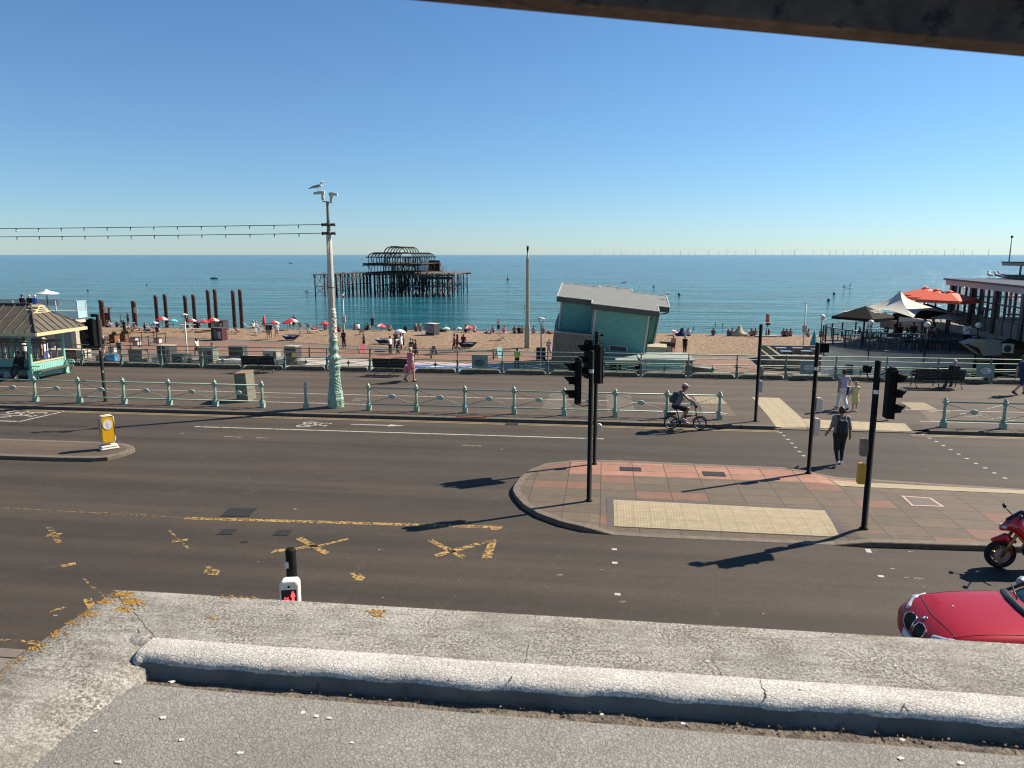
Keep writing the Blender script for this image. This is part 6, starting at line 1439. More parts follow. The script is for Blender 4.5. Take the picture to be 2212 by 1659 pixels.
M_clap = clap('teal clapboard', (.085, .30, .275)); M_trim = mat('pale trim', (.36, .38, .35), .5); M_rfg = mat('grey roofing felt', (.15, .16, .145), .8, var=.1, scale=1.2, fine=50); M_fas = mat('dark grey fascia', (.055, .062, .055), .7)
ht_ = thing('tilted_house', 'teal clapboard novelty house standing tilted, with a grey roof and dark fascia', 'house', (-.84, 60, 1.86)); ht_.rotation_euler = (R(8.5), R(6.2), 0)
mb = MB(); mb.prism([(-3.15, 1.3), (-.25, 1.3), (-.25, 0), (5.15, 0), (5.15, 2.0), (6.1, 2.0), (6.1, 6.6), (3.1, 6.6), (3.1, 8), (.2, 8), (.2, 7.2), (-3.15, 7.2)], .0, .42); mb.build('fascia', M_fas, ht_)
rp_ = [(-3.13, 1.32), (-.23, 1.32), (-.23, .02), (5.13, .02), (5.13, 2.02), (6.08, 2.02), (6.08, 6.58), (3.08, 6.58), (3.08, 7.98), (.22, 7.98), (.22, 7.18), (-3.13, 7.18)]
MB().prism(rp_, .42, .45).build('roof', M_rfg, ht_)
mb = MB()
for a, b in zip(rp_, rp_[1:]+rp_[:1]): mb.bar((a[0], a[1], .46), (b[0], b[1], .46), .09, .06)
mb.build('roof_edge', M_trim, ht_)
mb = MB(); mb.b(.15, 4.45, .45, 7.0, -5.3, 0); mb.b(-2.75, .15, 1.8, 6.6, -5.3, 0); mb.b(4.45, 5.35, 3.0, 6.2, -5.3, 0); mb.build('wall', M_clap, ht_)
for (x, y, w_) in [(.15, .42, .16), (-.02, 1.0, .10), (4.45, .42, .16), (-2.75, 1.76, .14), (5.35, 2.96, .16), (4.5, 2.96, .1)]: MB().b(x-w_/2, x+w_/2, y-.03, y+.05, -4.9, 0).build('corner_trim', M_trim, ht_)
mb = MB(); mb.tube([(5.0, 1.6, -.3), (4.6, .6, -.35), (4.6, .45, -1), (4.62, .4, -3.2)], .05, 6); mb.tube([(6.0, 2.3, -.1), (5.4, 2.8, -.4), (5.2, 2.9, -3)], .05, 6); mb.build('downpipe', M_fas, ht_)
mb = MB(); mb.b(1.7, 3.0, .40, .44, -3.25, -2.9); f_ = mb.build('vent', M_fas, ht_); MB().b(1.62, 3.1, .35, .40, -2.9, -2.82).b(1.58, 1.70, .35, .42, -3.3, -2.82).b(3.02, 3.14, .35, .42, -3.3, -2.82).build('vent_frame', M_trim, ht_)
M_tile = slabs('cream roof tiles', .3, .35, [(.36, .31, .2), (.40, .34, .22), (.33, .28, .18)], (.15, .12, .08), .02, fine=30)
mb = MB(); mb.hexa([(4.6, 1.0, -4.6), (6.2, 1.2, -4.6), (6.2, 3.0, -4.6), (4.6, 3.0, -4.6), (4.7, 1.8, -3.0), (6.4, 1.9, -2.9), (6.4, 3.0, -2.9), (4.7, 3.0, -3.0)]); mb.build('lower_roof', mat('cream tiles', (.36, .31, .2), .7, var=.2, scale=6), ht_)
MB().b(-3.1, -2.9, 2.2, 5.5, -4.8, -2.0).build('side_panel', M_clap, ht_)
# corrugated enclosure
ce = thing('corrugated_enclosure', 'grey corrugated metal enclosure leaning in front of the tilted house', 'enclosure', (-4.25, 59.6, ZL-.1)); ce.rotation_euler = (0, R(4.5), 0)
vs = []; n = 96; mb = MB()
pts = [(3.05*i/n, .055*sin(i*2*pi/6)) for i in range(n+1)]
mb.add([(x, y, 0) for x, y in pts]+[(x, y, 3.35) for x, y in pts], [(i, i+1, n+2+i, n+1+i) for i in range(n)], False)
mb.add([(.055*sin(i*2*pi/6), 2.5*i/n, 0) for i in range(n+1)]+[(.055*sin(i*2*pi/6), 2.5*i/n, 3.35) for i in range(n+1)], [(i, n+1+i, n+2+i, i+1) for i in range(n)], False)
mb.b(0, 3.05, .1, 2.5, 3.30, 3.36); mb.build('cladding', mat('corrugated grey', (.19, .18, .155), .6, .2, var=.15, scale=2), ce)
MB().b(-.06, 3.12, -.09, .0, 3.33, 3.42).build('capping', mat('capping grey', (.2, .19, .17), .6), ce)
# snack kiosk shed and lean-to
kt = thing('beach_kiosk', 'low teal and cream kiosk with a flat grey roof before the tilted house', 'kiosk', (3.0, 58.6, ZL))
M_ck = mat('cream boarding', (.55, .48, .36), .6, var=.1, scale=4); M_lr = mat('pale grey-green roof', (.24, .27, .24), .7, var=.1, scale=1.5)
MB().b(.1, 3.35, 0, 2.8, .52, 1.22).build('upper_wall', M_clap, kt); MB().b(.08, 3.37, -.01, 2.82, 0, .52).build('lower_wall', M_ck, kt); MB().b(3.36, 3.95, .1, 2.7, 0, 1.2).build('side_store', M_fas, kt)
MB().hexa([(-.05, -.15, 1.22), (4.1, -.15, 1.22), (4.1, 3.6, 1.22), (-.05, 3.6, 1.22), (-.05, -.15, 1.34), (4.1, -.15, 1.30), (3.85, 3.6, 1.40), (-.05, 3.6, 1.40)]).build('roof', M_lr, kt)
MB().b(.05, .17, -.05, 0, 0, 1.22).b(3.25, 3.37, -.05, 0, 0, 1.22).build('corner_trim', M_trim, kt)
MB().hexa([(-.5, 2.9, 1.45), (-.2, 2.9, 1.45), (-.2, 3.0, 1.45), (-.5, 3.0, 1.45), (-.15, -.25, 1.28), (.1, -.25, 1.28), (.1, -.15, 1.36), (-.15, -.15, 1.36)]).build('barge_board', M_trim, kt)
mb = MB(); mb.hexa([(-3.7, -.2, .95), (-.1, -.2, .95), (-.1, 3.0, 1.3), (-3.7, 1.6, 1.1), (-3.7, -.2, 1.20), (-.1, -.2, 1.22), (-.3, 3.0, 1.52), (-2.6, 2.4, 1.46)]); mb.build('lean_to_roof', mat('pale green canopy', (.22, .27, .22), .7, var=.12, scale=2), kt)
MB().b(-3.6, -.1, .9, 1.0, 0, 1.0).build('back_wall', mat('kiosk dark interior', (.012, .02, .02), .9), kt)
MB().b(-3.5, -2.5, .6, .7, .1, .9).b(-1.6, -.5, .5, .6, .1, .85).build('serving_hatch', M_clap, kt)
MB().b(-3.5, -2.0, -.1, .4, .28, .34).b(-1.2, -.1, -.1, .3, .42, .48).build('counter', M_lr, kt)
for x in (-3.6, -3.0, -1.9, -.1): MB().b(x, x+.07, -.12, -.05, 0, 1.0).build('post', M_trim, kt)
MB().lathe([(.02, -.02), (.18, -.01), (.18, .02), (.02, .03)], (.55, -.04, .95), 6, False, 'Y').build('fan_cover', M_trim, kt)
def sgull(p, t_, s, label, rz=R(90)): q = T(*p, t_); gull(q.x, q.y, q.z, rz, s, label)
gull(1.75, 67.6, 3.52, R(-80), 1.15, 'white gull near the middle of the tilted house roof'); gull(3.05, 67.5, 3.3, R(170), .9, 'darker gull on the tilted house roof, second from the right'); gull(5.35, 65.2, 2.72, R(75), 1.0, 'gull at the right end of the tilted house roof')
# information boxes beside the house
def crate(name, label, cat, p, w, d, h, rz, m, lid=None, group=None, panel=None, feet=False):
    t = thing(name, label, cat, (p[0], p[1], p[2] if len(p) > 2 else ZL+.01), rz, group)
    z0 = .06 if feet else 0; MB().b(-w/2, w/2, -d/2, d/2, z0, h).build('body', m, t, bevel=.015)
    if lid: MB().b(-w/2-.03, w/2+.03, -d/2-.03, d/2+.03, h, h+.06).build('lid', lid, t)
    if feet: MB().b(-w/2+.04, w/2-.04, -d/2+.04, d/2-.04, 0, z0).build('plinth', M_fas, t)
    if panel:
        for k, (x0, x1, z0_, z1_, m_) in enumerate(panel): MB().b(x0*w, x1*w, -d/2-.02, -d/2-.004, z0_*h, z1_*h).build('panel', m_, t)
    return t
M_mar = mat('maroon paint', (.075, .018, .022), .5, var=.15, scale=4); M_dgy = mat('dark grey paint', (.04, .04, .04), .6, var=.15, scale=4); M_cr = mat('cream box paint', (.36, .32, .24), .6, var=.1, scale=4); M_wh = mat('white box paint', (.46, .44, .39), .6, var=.08, scale=3)
M_graf = mat('graffiti mural panel', (.16, .12, .09), .6, var=.5, scale=4, c2=(.28, .14, .12), thr=.54); M_graf2 = mat('poster covered grey', (.15, .16, .13), .6, var=.3, scale=5, c2=(.04, .04, .035), thr=.56); M_pic = mat('poster picture', (.22, .2, .2), .6, var=.5, scale=3, c2=(.4, .3, .28), thr=.56); M_wood = mat('orange-brown timber', (.20, .085, .035), .7, var=.25, scale=8)
crate('information_box', 'dark display box with white notices beside the right end of the tilted house', 'display box', L(*C5(60, 790)), 1.2, .6, .95, 0, M_dgy, M_fas, panel=[(-.42, -.1, .1, .65, M_wh), (.08, .42, .1, .65, M_wh)])
crate('beach_kiosk_box', 'dark grey poster-covered kiosk standing alone on the shingle', 'kiosk', (*G(*C3(838, 1160), ZL+.12)[:2], ZL+.1), 1.3, 1.0, 1.35, R(-28), M_dgy, M_wh, panel=[(-.45, .45, .25, .9, M_pic)])
crate('recycling_bins', 'maroon three-door bin store with white posters on the promenade edge', 'bin store', (*L(*C2(455, 660))[:2], ZL+.02), 1.65, .8, 1.3, R(-18), M_mar, M_fas, panel=[(-.42, -.28, .1, .8, M_dgy), (-.22, .05, .1, .85, M_graf2), (.12, .42, .15, .75, M_wh)])
crate('poster_kiosk', 'dark poster kiosk behind the maroon bin store', 'kiosk', (*G(*C2(468, 560), ZL+.1)[:2], ZL+.1), 1.8, .9, 1.25, R(-18), M_dgy, M_mar, panel=[(-.4, .1, .3, .9, M_graf2), (.2, .4, .3, .8, M_wh)])
# promenade boxes, bins and planters (left)
crate('planter_box', 'tapered dark waste skip beside the brick paving', 'bin', L(*C2(660, 845)), 1.4, .9, 1.0, 0, M_dgy, mat('skip rim', (.09, .085, .075), .6))
crate('mural_box', 'grey box with a standing figure painted on it and a dark side', 'utility box', L(*C2(1028, 900)), 1.3, .8, 1.0, R(-4), mat('figure box grey', (.24, .25, .22), .6), mat('box lid', (.2, .2, .18), .6), panel=[(-.3, .0, .62, .78, M_dgy), (.02, .16, .05, .62, M_dgy), (.28, .44, .05, .9, M_dgy)])
t = crate('poster_bin', 'dark square bin with yellow posters on a stone base', 'bin', (*L(*C2(1262, 925))[:2], ZL+.6), 1.15, .85, .98, R(-12), M_dgy, M_cr, panel=[(.15, .48, .1, .5, mat('yellow poster', (.45, .34, .05), .6)), (-.4, -.1, .4, .6, M_graf)])
MB().lathe([(.68, -.6), (.66, -.3), (.6, 0)], n=12).build('stone_base', M_plinth, t)
crate('poster_bin', 'poster-covered bins left of the tapered skip', 'bin', L(*C2(345, 925)), 1.35, .9, 1.4, R(-3), M_graf2, M_fas, panel=[(-.45, 0, .1, .85, M_graf), (.12, .4, .1, .9, M_dgy)])
crate('utility_box', 'black and white box below the pale street lamp', 'utility box', L(*C1(1985, 925)), 1.45, .7, .9, R(-4), M_dgy, M_fas, panel=[(.26, .5, .0, 1.0, M_wh)])
crate('tall_kiosk', 'tall black and cream box with graffiti beside the child in blue', 'kiosk', L(*C1(1828, 905)), 1.35, .9, 1.5, R(-6), M_dgy, M_cr, panel=[(.12, .5, .02, 1.0, M_cr), (.24, .36, .3, .8, M_graf)])
crate('graffiti_box', 'low box covered with a brown and pink mural', 'utility box', L(*C1(1515, 905)), 1.4, .8, 1.12, R(-5), M_graf, M_graf2, panel=[(.1, .48, .1, .9, M_graf2)])
crate('cool_box', 'bright blue storage box behind the back railing', 'box', L(*C1(1225, 890)), 0.74, .6, .56, R(8), mat('bright blue plastic', (.03, .22, .50), .4), mat('blue lid', (.05, .3, .55), .4))
crate('storage_box', 'grey box standing left of the bright blue one', 'box', L(*C1(1110, 890)), .7, .6, .5, 0, M_graf2, M_fas)
crate('white_crate', 'white slatted crate in front of the low mural box', 'crate', L(*C1(1710, 912)), .66, .5, .45, 0, M_wh, M_cr)
t = crate('mural_board', 'dark red board with a pale oval scrawl hung behind the back railing', 'board', L(*C1(780, 890)), 1.15, .1, .95, 0, mat('dark red board', (.10, .025, .018), .7, var=.2), M_fas)
MB().tube([(.0+.43*cos(a), -.07, .52+.33*sin(a)) for a in [2*pi*i/24 for i in range(25)]], .014, 4).tube([(-.3+.06*i, -.07, .52+.12*sin(i*2.1)) for i in range(11)], .01, 4).build('oval_scrawl', mat('scrawl pale', (.35, .25, .2)), t)
for i, (p, lb) in enumerate([((945, 850), 'left of the rope posts, nearest'), ((1232, 790), 'beside the walking man in dark shirt'), ((1465, 680), 'inside the rope line, farther left'), ((1490, 722), 'inside the rope line, nearer'), ((1722, 690), 'at the right end of the rope line')]):
    crate('seat_block', 'white block with dark top '+lb, 'block', L(*C1(*p)), .62, .5, .45, R(-6), M_wh, M_dgy, 'white blocks with dark tops')
for p, lb in [((1250, 690), 'beside the picnic tables'), ((1365, 675), 'left of the rope line'), ((872, 705), 'near the glass terrace')]:
    t = crate('wooden_planter', 'square orange-brown timber planter '+lb, 'planter', L(*C1(*p)), .76, .7, .82, R(-10), M_wood, M_dgy, 'timber planters')
    mb = MB(); r_ = random.Random(len(lb))
    for k in range(60): a, b = r_.uniform(-.3, .3), r_.uniform(-.25, .25); h_ = r_.uniform(.1, .5); mb.tube([(a, b, .85), (a+r_.uniform(-.1, .1), b, .85+h_)], [.03, .008], 3)
    mb.build('plant', mat('dark foliage', (.045, .05, .025), .9, var=.5, scale=10), t)
def picnic(p, label):
    t = thing('picnic_table', label, 'picnic table', p, R(-50), 'dark red picnic tables'); t.scale = (.8,)*3; m = mat('dark red timber', (.085, .03, .022), .7, var=.2)
    MB().b(-.9, .9, -.38, .38, .70, .76).build('table_top', m, t)
    for s in (-1, 1): MB().b(-.9, .9, s*.72-.13, s*.72+.13, .42, .47).build('bench_seat', m, t)
    for x in (-.6, .6):
        MB().bar((x, -.75, 0), (x, -.2, .70), .08).bar((x, .75, 0), (x, .2, .70), .08).bar((x, -.75, .42), (x, .75, .42), .08).build('leg', m, t)
picnic(L(*C1(1150, 700)), 'dark red picnic table beside the timber planter'); picnic(L(*C1(1010, 705)), 'dark red picnic table behind the black signal head'); picnic(L(*C1(900, 660)), 'dark red picnic table nearest the glass terrace')
rps = [(1402, 675), (1545, 675), (1678, 680), (1805, 685), (1712, 705), (1620, 722), (1522, 735), (1422, 755), (1208, 805), (958, 860)]
t = thing('rope_barrier', 'black rope barrier of slim posts around the white blocks', 'barrier', L(*C1(1600, 700)))
O_ = Vector(t.location); P_ = [L(*C1(*p))-O_ for p in rps]
for p in P_: MB().lathe([(.18, 0), (.18, .03), (.04, .05), (.04, 1.05), (.02, 1.1)], (p.x, p.y, 0), 8).build('post', M_blk2, t)
for a, b in zip(P_, P_[1:]): MB().tube([(a.x, a.y, 1.0), ((a.x+b.x)/2, (a.y+b.y)/2, .94), (b.x, b.y, 1.0)], .025, 5).build('rope', M_blk2, t)
t = thing('low_wall', 'low white curved wall on the pale paving', 'wall', (-33, 60.3, ZL))
MB().b(-3.2, 3.6, -.2, .2, 0, .4).b(4.0, 7.5, .2, .6, 0, .42).build('body', M_wh, t); 
for nm, p, h_, lb in [('wooden_bollard', (1437, 845), .86, 'left of the lamp column'), ('wooden_bollard', (2098, 852), .86, 'behind the pink board')]:
    t = thing(nm, 'square timber bollard '+lb, 'bollard', L(*C2(*p)), 0, 'timber bollards'); MB().b(-.07, .07, -.07, .07, 0, h_).build('post', mat('grey timber', (.12, .09, .065), .8), t); MB().b(-.08, .08, -.08, .08, h_, h_+.04).build('cap', M_fas, t)
for p, lb in [((825, 1415), 'beside the walking group'), ((1503, 1425), 'left of the teal-edged board')]:
    t = thing('wooden_bollard', 'square timber bollard '+lb, 'bollard', L(*C3(*p)), 0, 'timber bollards'); MB().b(-.07, .07, -.07, .07, 0, .92).build('post', mat('grey timber', (.12, .09, .065), .8), t); MB().b(-.08, .08, -.08, .08, .92, .96).build('cap', M_fas, t)
def aboard(p, rz, m, label, h=.85):
    t = thing('display_board', label, 'A-board', p, rz, 'A-boards on the lower promenade')
    for s in (-1, 1):
        pn = MB().hexa([(-.30, s*.27-.02, 0), (.30, s*.27-.02, 0), (.30, s*.27+.02, 0), (-.30, s*.27+.02, 0), (-.30, -.02, h), (.30, -.02, h), (.30, .02, h), (-.30, .02, h)]).build('panel', M_trim if s > 0 else m, t)
    MB().bar((-.30, -.27, .0), (-.30, 0, h), .04).bar((.30, -.27, 0), (.30, 0, h), .04).bar((-.30, -.01, h), (.30, -.01, h), .04).build('frame', M_wh, t)
aboard(L(*C2(2010, 800)), R(35), mat('pink board', (.55, .12, .11), .6), 'pink A-board beside the person in a black dress'); aboard(L(*C3(858, 1375)), R(-50), M_dgy, 'black and white round-topped A-board behind the walking group'); aboard(L(*C3(1560, 1405)), R(55), mat('teal board', (.1, .35, .36), .6), 'white and teal A-board left of the hi-vis worker', .95)
t = thing('menu_board', 'black menu board behind the slim street lamp', 'sign', L(*C3(2018, 1432)), 0); MB().b(-.42, .42, -.04, .04, .05, 1.15).build('panel', M_dgy, t); MB().b(-.42, -.36, -.2, .2, 0, .05).b(.36, .42, -.2, .2, 0, .05).build('feet', M_blk2, t)
t = thing('deck_bench', 'pale grey picnic bench with an orange ring behind the back railing', 'bench', L(*C5(460, 1020)), R(-35)); MB().b(-1.0, 1.0, -.3, .3, .42, .48).build('table_top', M_lr, t); MB().b(-.9, .9, -.2, .2, .05, .42).build('base', M_graf2, t); MB().tube([(-.6+.22*cos(a), 0, .48+.2*sin(a)) for a in [pi*i/10 for i in range(11)]], .03, 5).build('ring', mat('orange ring', (.5, .15, .08)), t)
# lamps, beacon, poles
M_sil = mat('pale grey metal', (.38, .36, .32), .5, .3)
def slim_lamp(p, h, label, head='v'):
    t = thing('street_lamp', label, 'street lamp', p, 0, 'slim lamps on the lower promenade'); MB().lathe([(.09, 0), (.08, .3), (.06, .35), (.05, h-.62 if head == 'v' else h)], n=10).build('pole', M_sil, t)
    if head == 'v':
        MB().tube([(0, 0, h-.62), (-.24, 0, h-.1)], .035, 5).tube([(0, 0, h-.62), (.24, 0, h-.1)], .035, 5).tube([(0, 0, h-.62), (0, 0, h-.5)], .06, 6).build('bracket', M_sil, t); MB().lathe([(.05, h-.12), (.30, h-.08), (.32, h-.02), (.2, h+.02), (.02, h+.08)], n=18).build('lamp_head', mat('lamp head pale', (.45, .44, .42), .4), t)
    else: MB().b(-.32, .1, -.09, .09, h, h+.08).build('lamp_head', mat('lamp head pale', (.45, .44, .42), .4), t); MB().b(-.2, .2, -.12, .12, h*.35, h*.35+.7).build('control_box', M_sil, t)
    return t
p = L(*C1(2045, 880)); hh = T(*C1(2015, 380), p.y).z-ZL; slim_lamp(p, hh, 'pale street lamp with a V bracket in front of the rusty columns')
p = L(*C3(2018, 1545)); hh = T(*C3(2020, 975), p.y).z-ZL; slim_lamp(p, hh, 'slim street lamp with a V bracket left of the tilted house')
p = G(*C2(1815, 605), ZL+.1); hh = T(*C2(1785, 215), p.y).z-p.z; slim_lamp(p, hh, 'thin pale lamp on the beach right of the lamp column', 'f'); q = T(*C2(1785, 212), p.y); gull(q.x, q.y, q.z+.1, R(-60), 1.5, 'gull on the thin pale beach lamp')
p = G(1735, 751, ZL+.1); hh = T(1735, 655, p.y).z-p.z; slim_lamp(p, hh, 'thin grey pole on the beach to the left of the terrace', 'f')
p = G(1139, 751, ZL+.1); t = thing('beacon_column', 'tall square cream beacon column with a dark figure on top, on the beach edge', 'column', p); hh = T(1140, 528, p.y).z-p.z
MB().lathe([(.37, 0), (.37, 2.0), (.25, 2.35)], n=4, phase=pi/4, smooth=False).build('base', M_cr, t); MB().lathe([(.235, 2.35), (.185, hh-1.5), (.21, hh-1.45), (.19, hh-1.38)], n=4, phase=pi/4, smooth=False).build('shaft', M_cr, t)
MB().lathe([(.08, hh-1.4), (.15, hh-1.25), (.06, hh-1.1), (.1, hh-.95), (.05, hh-.85)], n=10).build('finial', M_wh, t); mb = MB(); sdf_into(mb, [((0, 0, hh-.85), (0, 0, hh-.4), .05, .10), ((0, 0, hh-.4), (-.08, 0, hh-.1), .08, .04), ((.03, 0, hh-.4), (.10, 0, hh-.15), .06, .03)], .03, .03); mb.build('figure', M_blk2, t)
p = G(1656, 728, ZL+.1); t = thing('lifebuoy_stand', 'orange lifebuoy case on a grey stand at the top of the beach', 'lifebuoy', (p.x, p.y, ZL+.15), 0); k = p.y/1600
MB().lathe([(.1, 0), (.07, .1), (.06, 1.55)], n=8).build('post', M_sil, t); mb = MB(); sdf_into(mb, [((0, 0, 1.85), (0, 0, 2.4), .24, .22)], .05, .02); o = mb.build('case', mat('lifebuoy orange-red', (.50, .06, .03), .5), t); o.scale = (1, .5, 1)
MB().tube([(.14*cos(a), -.14, 2.12+.17*sin(a)) for a in [2*pi*i/16 for i in range(17)]], .035, 6).build('ring', mat('ring pale', (.5, .3, .25)), t); MB().b(-.2, .3, -.12, .12, 1.3, 1.55).b(-.35, .05, -.1, .1, .85, .9).build('shelf', M_dgy, t); MB().b(-1.3, 1.1, -.3, .3, .0, .12).build('base_slab', M_sil, t)
# ================================================================ BEACH FURNITURE
ZB = ZL+.14
def Bp(px, py): return G(px, py, ZB)
M_rdp = mat('red parasol fabric', (.60, .035, .03), .7, var=.1); M_whp = mat('white parasol fabric', (.62, .6, .56), .7)
def parasol(px, py, wpx, label, ms, tilt=0, h=None, z0=ZB, t_=88.0, closed=False, n=8):
    """canopy centre at (px, py) on the picture, at distance t_"""
    q = T(px, py, t_); w_ = wpx/1600*t_/2; hgt = q.z-z0+.3
    t = thing('parasol', label, 'parasol', (q.x, t_, z0), 0, 'beach parasols'); MB().tube([(0, 0, -.2), (0, 0, hgt)], .035, 6).build('pole', M_sil, t)
    mb = MB(); mb.M = Matrix.Translation((0, 0, hgt-.42)) @ Matrix.Rotation(tilt, 4, 'Y'); seg = n*2
    if closed: mb.lathe([(.16, -.7), (.24, -.4), (.15, .2), (.03, .75)], n=8); mb.use(ms[0]); mb.mi = [0]*len(mb.f)
    else:
        for i in range(seg):
            mb.use(ms[(i//2 if len(ms) > 1 else 0) % len(ms)]); a, b = 2*pi*i/seg, 2*pi*(i+1)/seg; V = []
            for (r, z, sc_) in ((.02, w_*.46, 1), (w_*.55, w_*.34, .97), (w_, .03, .93), (w_*.99, -.06, .95)): V.append((r, z))
            ring = lambda th, s_: [(r*cos(th)*s_, r*sin(th)*s_, z) for r, z in V]
            A_, B_ = ring(a, 1 if i % 2 else .95), ring(b, .95 if i % 2 else 1); mb.add(A_+B_, [(k, 4+k, 5+k, k+1) for k in range(3)])
    mb.build('canopy', None, t); return t
pl_ = [((1768, 428), 1, 135, 'red parasol with white logo panels above the left white loungers', 'rw'), ((2090, 443), 1, 110, 'red parasol just right of the pale street lamp, small', 'rw'), ((835, 422), 1, 62, 'red parasol half hidden by the glass terrace at far left', 'r')]
for p, c, w_, lb, kd in pl_: parasol(*C1(*p), w_*.1984, lb, [M_rdp, M_rdp, M_rdp, M_whp] if kd == 'rw' else [M_rdp], t_=89 if p[0] > 900 else 86)
parasol(*C1(1675, 475), 23, 'blue and white striped parasol leaning beside the sunbathers', [mat('blue parasol fabric', (.05, .18, .4), .7), M_whp], R(-14), t_=86); parasol(*C1(1885, 445), 21, 'plain turquoise parasol between two red ones', [mat('turquoise parasol fabric', (.08, .40, .45), .7)], t_=90)
for p, w_, lb, kd, tt in [((290, 455), 120, 'red parasol left of the one above the maroon bins', 'r', 88), ((388, 440), 142, 'large red parasol with white panels right above the maroon bins', 'rw', 85), ((1055, 468), 120, 'red and white parasol above three standing people', 'rw', 86), ((1192, 466), 125, 'red parasol overlapping the largest one, left of it', 'rw', 90), ((1243, 448), 146, 'largest red parasol between the standing group and the lamp column', 'rw', 88), ((1603, 475), 112, 'plain dark red parasol immediately left of the lamp column', 'r', 88)]:
    parasol(*C2(*p), w_*.1984, lb, [M_rdp, M_rdp, M_rdp, M_whp] if kd == 'rw' else [M_rdp], t_=tt)
parasol(*C2(937, 432), 8, 'closed red parasol standing upright by itself', [M_rdp], closed=True, t_=88)
for p, w_, lb, ms, tl in [((278, 1055), 118, 'red parasol tilted right of the lamp column', [M_rdp, M_whp, M_rdp, M_rdp], R(10)), ((985, 1082), 95, 'pale green parasol right of the lone dark kiosk', [mat('green parasol fabric', (.2, .38, .25), .7), M_whp], 0), ((1117, 1085), 92, 'grey and white parasol tilted left', [mat('grey-blue parasol fabric', (.2, .27, .36), .7), M_whp], R(-14)), ((1232, 1074), 115, 'red parasol at the crest left of the sunbathers near the beacon', [M_rdp, M_rdp, M_whp], 0)]:
    parasol(*C3(*p), w_*.1984, lb, ms, tl, t_=88.5)
parasol(*C5(165, 575), 22, 'red and white parasol tipped on its side right of the tilted house', [M_rdp, M_whp, M_rdp], R(42), t_=88)
def lounger(p, rz, label, m=M_wh, up=40):
    t = thing('sun_lounger', label, 'sun lounger', p, rz+R(35), 'white plastic loungers'); t.scale = (.8,)*3; MB().hexa([(-.3, -.3, .36), (1.3, -.3, .36), (1.3, .3, .36), (-.3, .3, .36), (-.3, -.3, .42), (1.3, -.3, .42), (1.3, .3, .42), (-.3, .3, .42)]).build('seat', m, t)
    mb = MB(); mb.M = Matrix.Translation((-.3, 0, .40)) @ Matrix.Rotation(R(up), 4, 'Y'); mb.b(-.85, 0, -.3, .3, -.03, .03); mb.build('backrest', m, t)
    for x in (-.1, 1.1):
        for y in (-.26, .26): MB().bar((x, y, 0), (x+(.1 if x < .5 else -.1), y, .38), .08, .06).build('leg', m, t)
    return t
def dchair(p, rz, label, m):
    t = thing('deck_chair', label, 'deck chair', p, rz, 'folding deck chairs'); t.scale = (.85,)*3; mw = mat('deck chair wood', (.26, .19, .12), .6)
    for s in (-1, 1): MB().bar((-.55, s*.28, .98), (.55, s*.28, .02), .05).build('frame', mw, t); MB().bar((-.45, s*.25, .02), (.5, s*.25, .48), .05).build('leg', mw, t)
    mb = MB(); n_ = 8; pts = [(-.52+1.0*k/n_, .93-.55*(k/n_)-.28*sin(pi*k/n_)) for k in range(n_+1)]
    mb.add([(x, -.25, z) for x, z in pts]+[(x, .25, z) for x, z in pts], [(k, k+1, n_+2+k, n_+1+k) for k in range(n_)], True); mb.add([(x, -.25, z-.015) for x, z in pts]+[(x, .25, z-.015) for x, z in pts], [(k+1, k, n_+1+k, n_+2+k) for k in range(n_)], True); mb.build('canvas', m, t)
    return t
M_str = NG('striped canvas'); _tc = M_str.n('TexCoord'); _s = M_str.n('SeparateXYZ'); M_str.l(_tc.outputs['Object'], _s.inputs[0]); _q = M_str.m('MULTIPLY', _s.outputs[1], 10); M_str.base(M_str.mix(M_str.m('LESS_THAN', M_str.m('SUBTRACT', _q, M_str.m('FLOOR', _q)), .5), (.55, .55, .5), (.06, .14, .28))); M_str = M_str.mat
for c, p, rz, lb in [(C1, (1800, 522), R(0), 'white lounger under the left red parasol'), (C1, (1985, 520), R(5), 'white lounger with raised back left of the pale lamp'), (C1, (2085, 522), R(-3), 'white lounger behind the pale lamp, upper row'), (C1, (2010, 568), R(3), 'white lounger left of the pale lamp, nearer row'), (C1, (2135, 570), R(-4), 'white lounger right of the pale lamp, nearer row'), (C2, (592, 582), R(0), 'white lounger right of the maroon bins'), (C2, (940, 575), R(-10), 'white lounger left of the three standing people'), (C2, (1335, 595), R(0), 'white lounger above the blue wooden boat, left one'), (C2, (1440, 590), R(-5), 'white lounger above the blue wooden boat, right one'), (C2, (785, 540), R(-8), 'white lounger beside the couple in white hats')]:
    lounger(Bp(*c(*p)), rz, lb)
for c, p, rz, lb, m in [(C2, (868, 602), R(-60), 'green and white deck chair turned to the sea', M_str), (C2, (1345, 540), R(80), 'striped deck chair with its back to us, left one', M_str), (C2, (1428, 545), R(85), 'striped deck chair with its back to us, right one', M_str), (C2, (2003, 605), R(110), 'blue striped deck chair right of the lamp column', M_str), (C3, (1580, 1216), R(12), 'wooden deck chair standing alone left of the beacon', M_cr), (C1, (1400, 552), R(25), 'deck chair among the sunbathers at left, farther', M_str), (C1, (1465, 560), R(15), 'deck chair among the sunbathers at left, nearer', CL['navy']), (C1, (1690, 572), R(10), 'dark deck chair under the striped parasol', CL['navy']), (C2, (655, 595), R(60), 'pink deck chair near the rusty columns', CL['pink'])]: dchair(Bp(*c(*p)), rz, lb, m)
M_bb = mat('dark blue boat paint', (.015, .035, .10), .5, var=.15, scale=3)
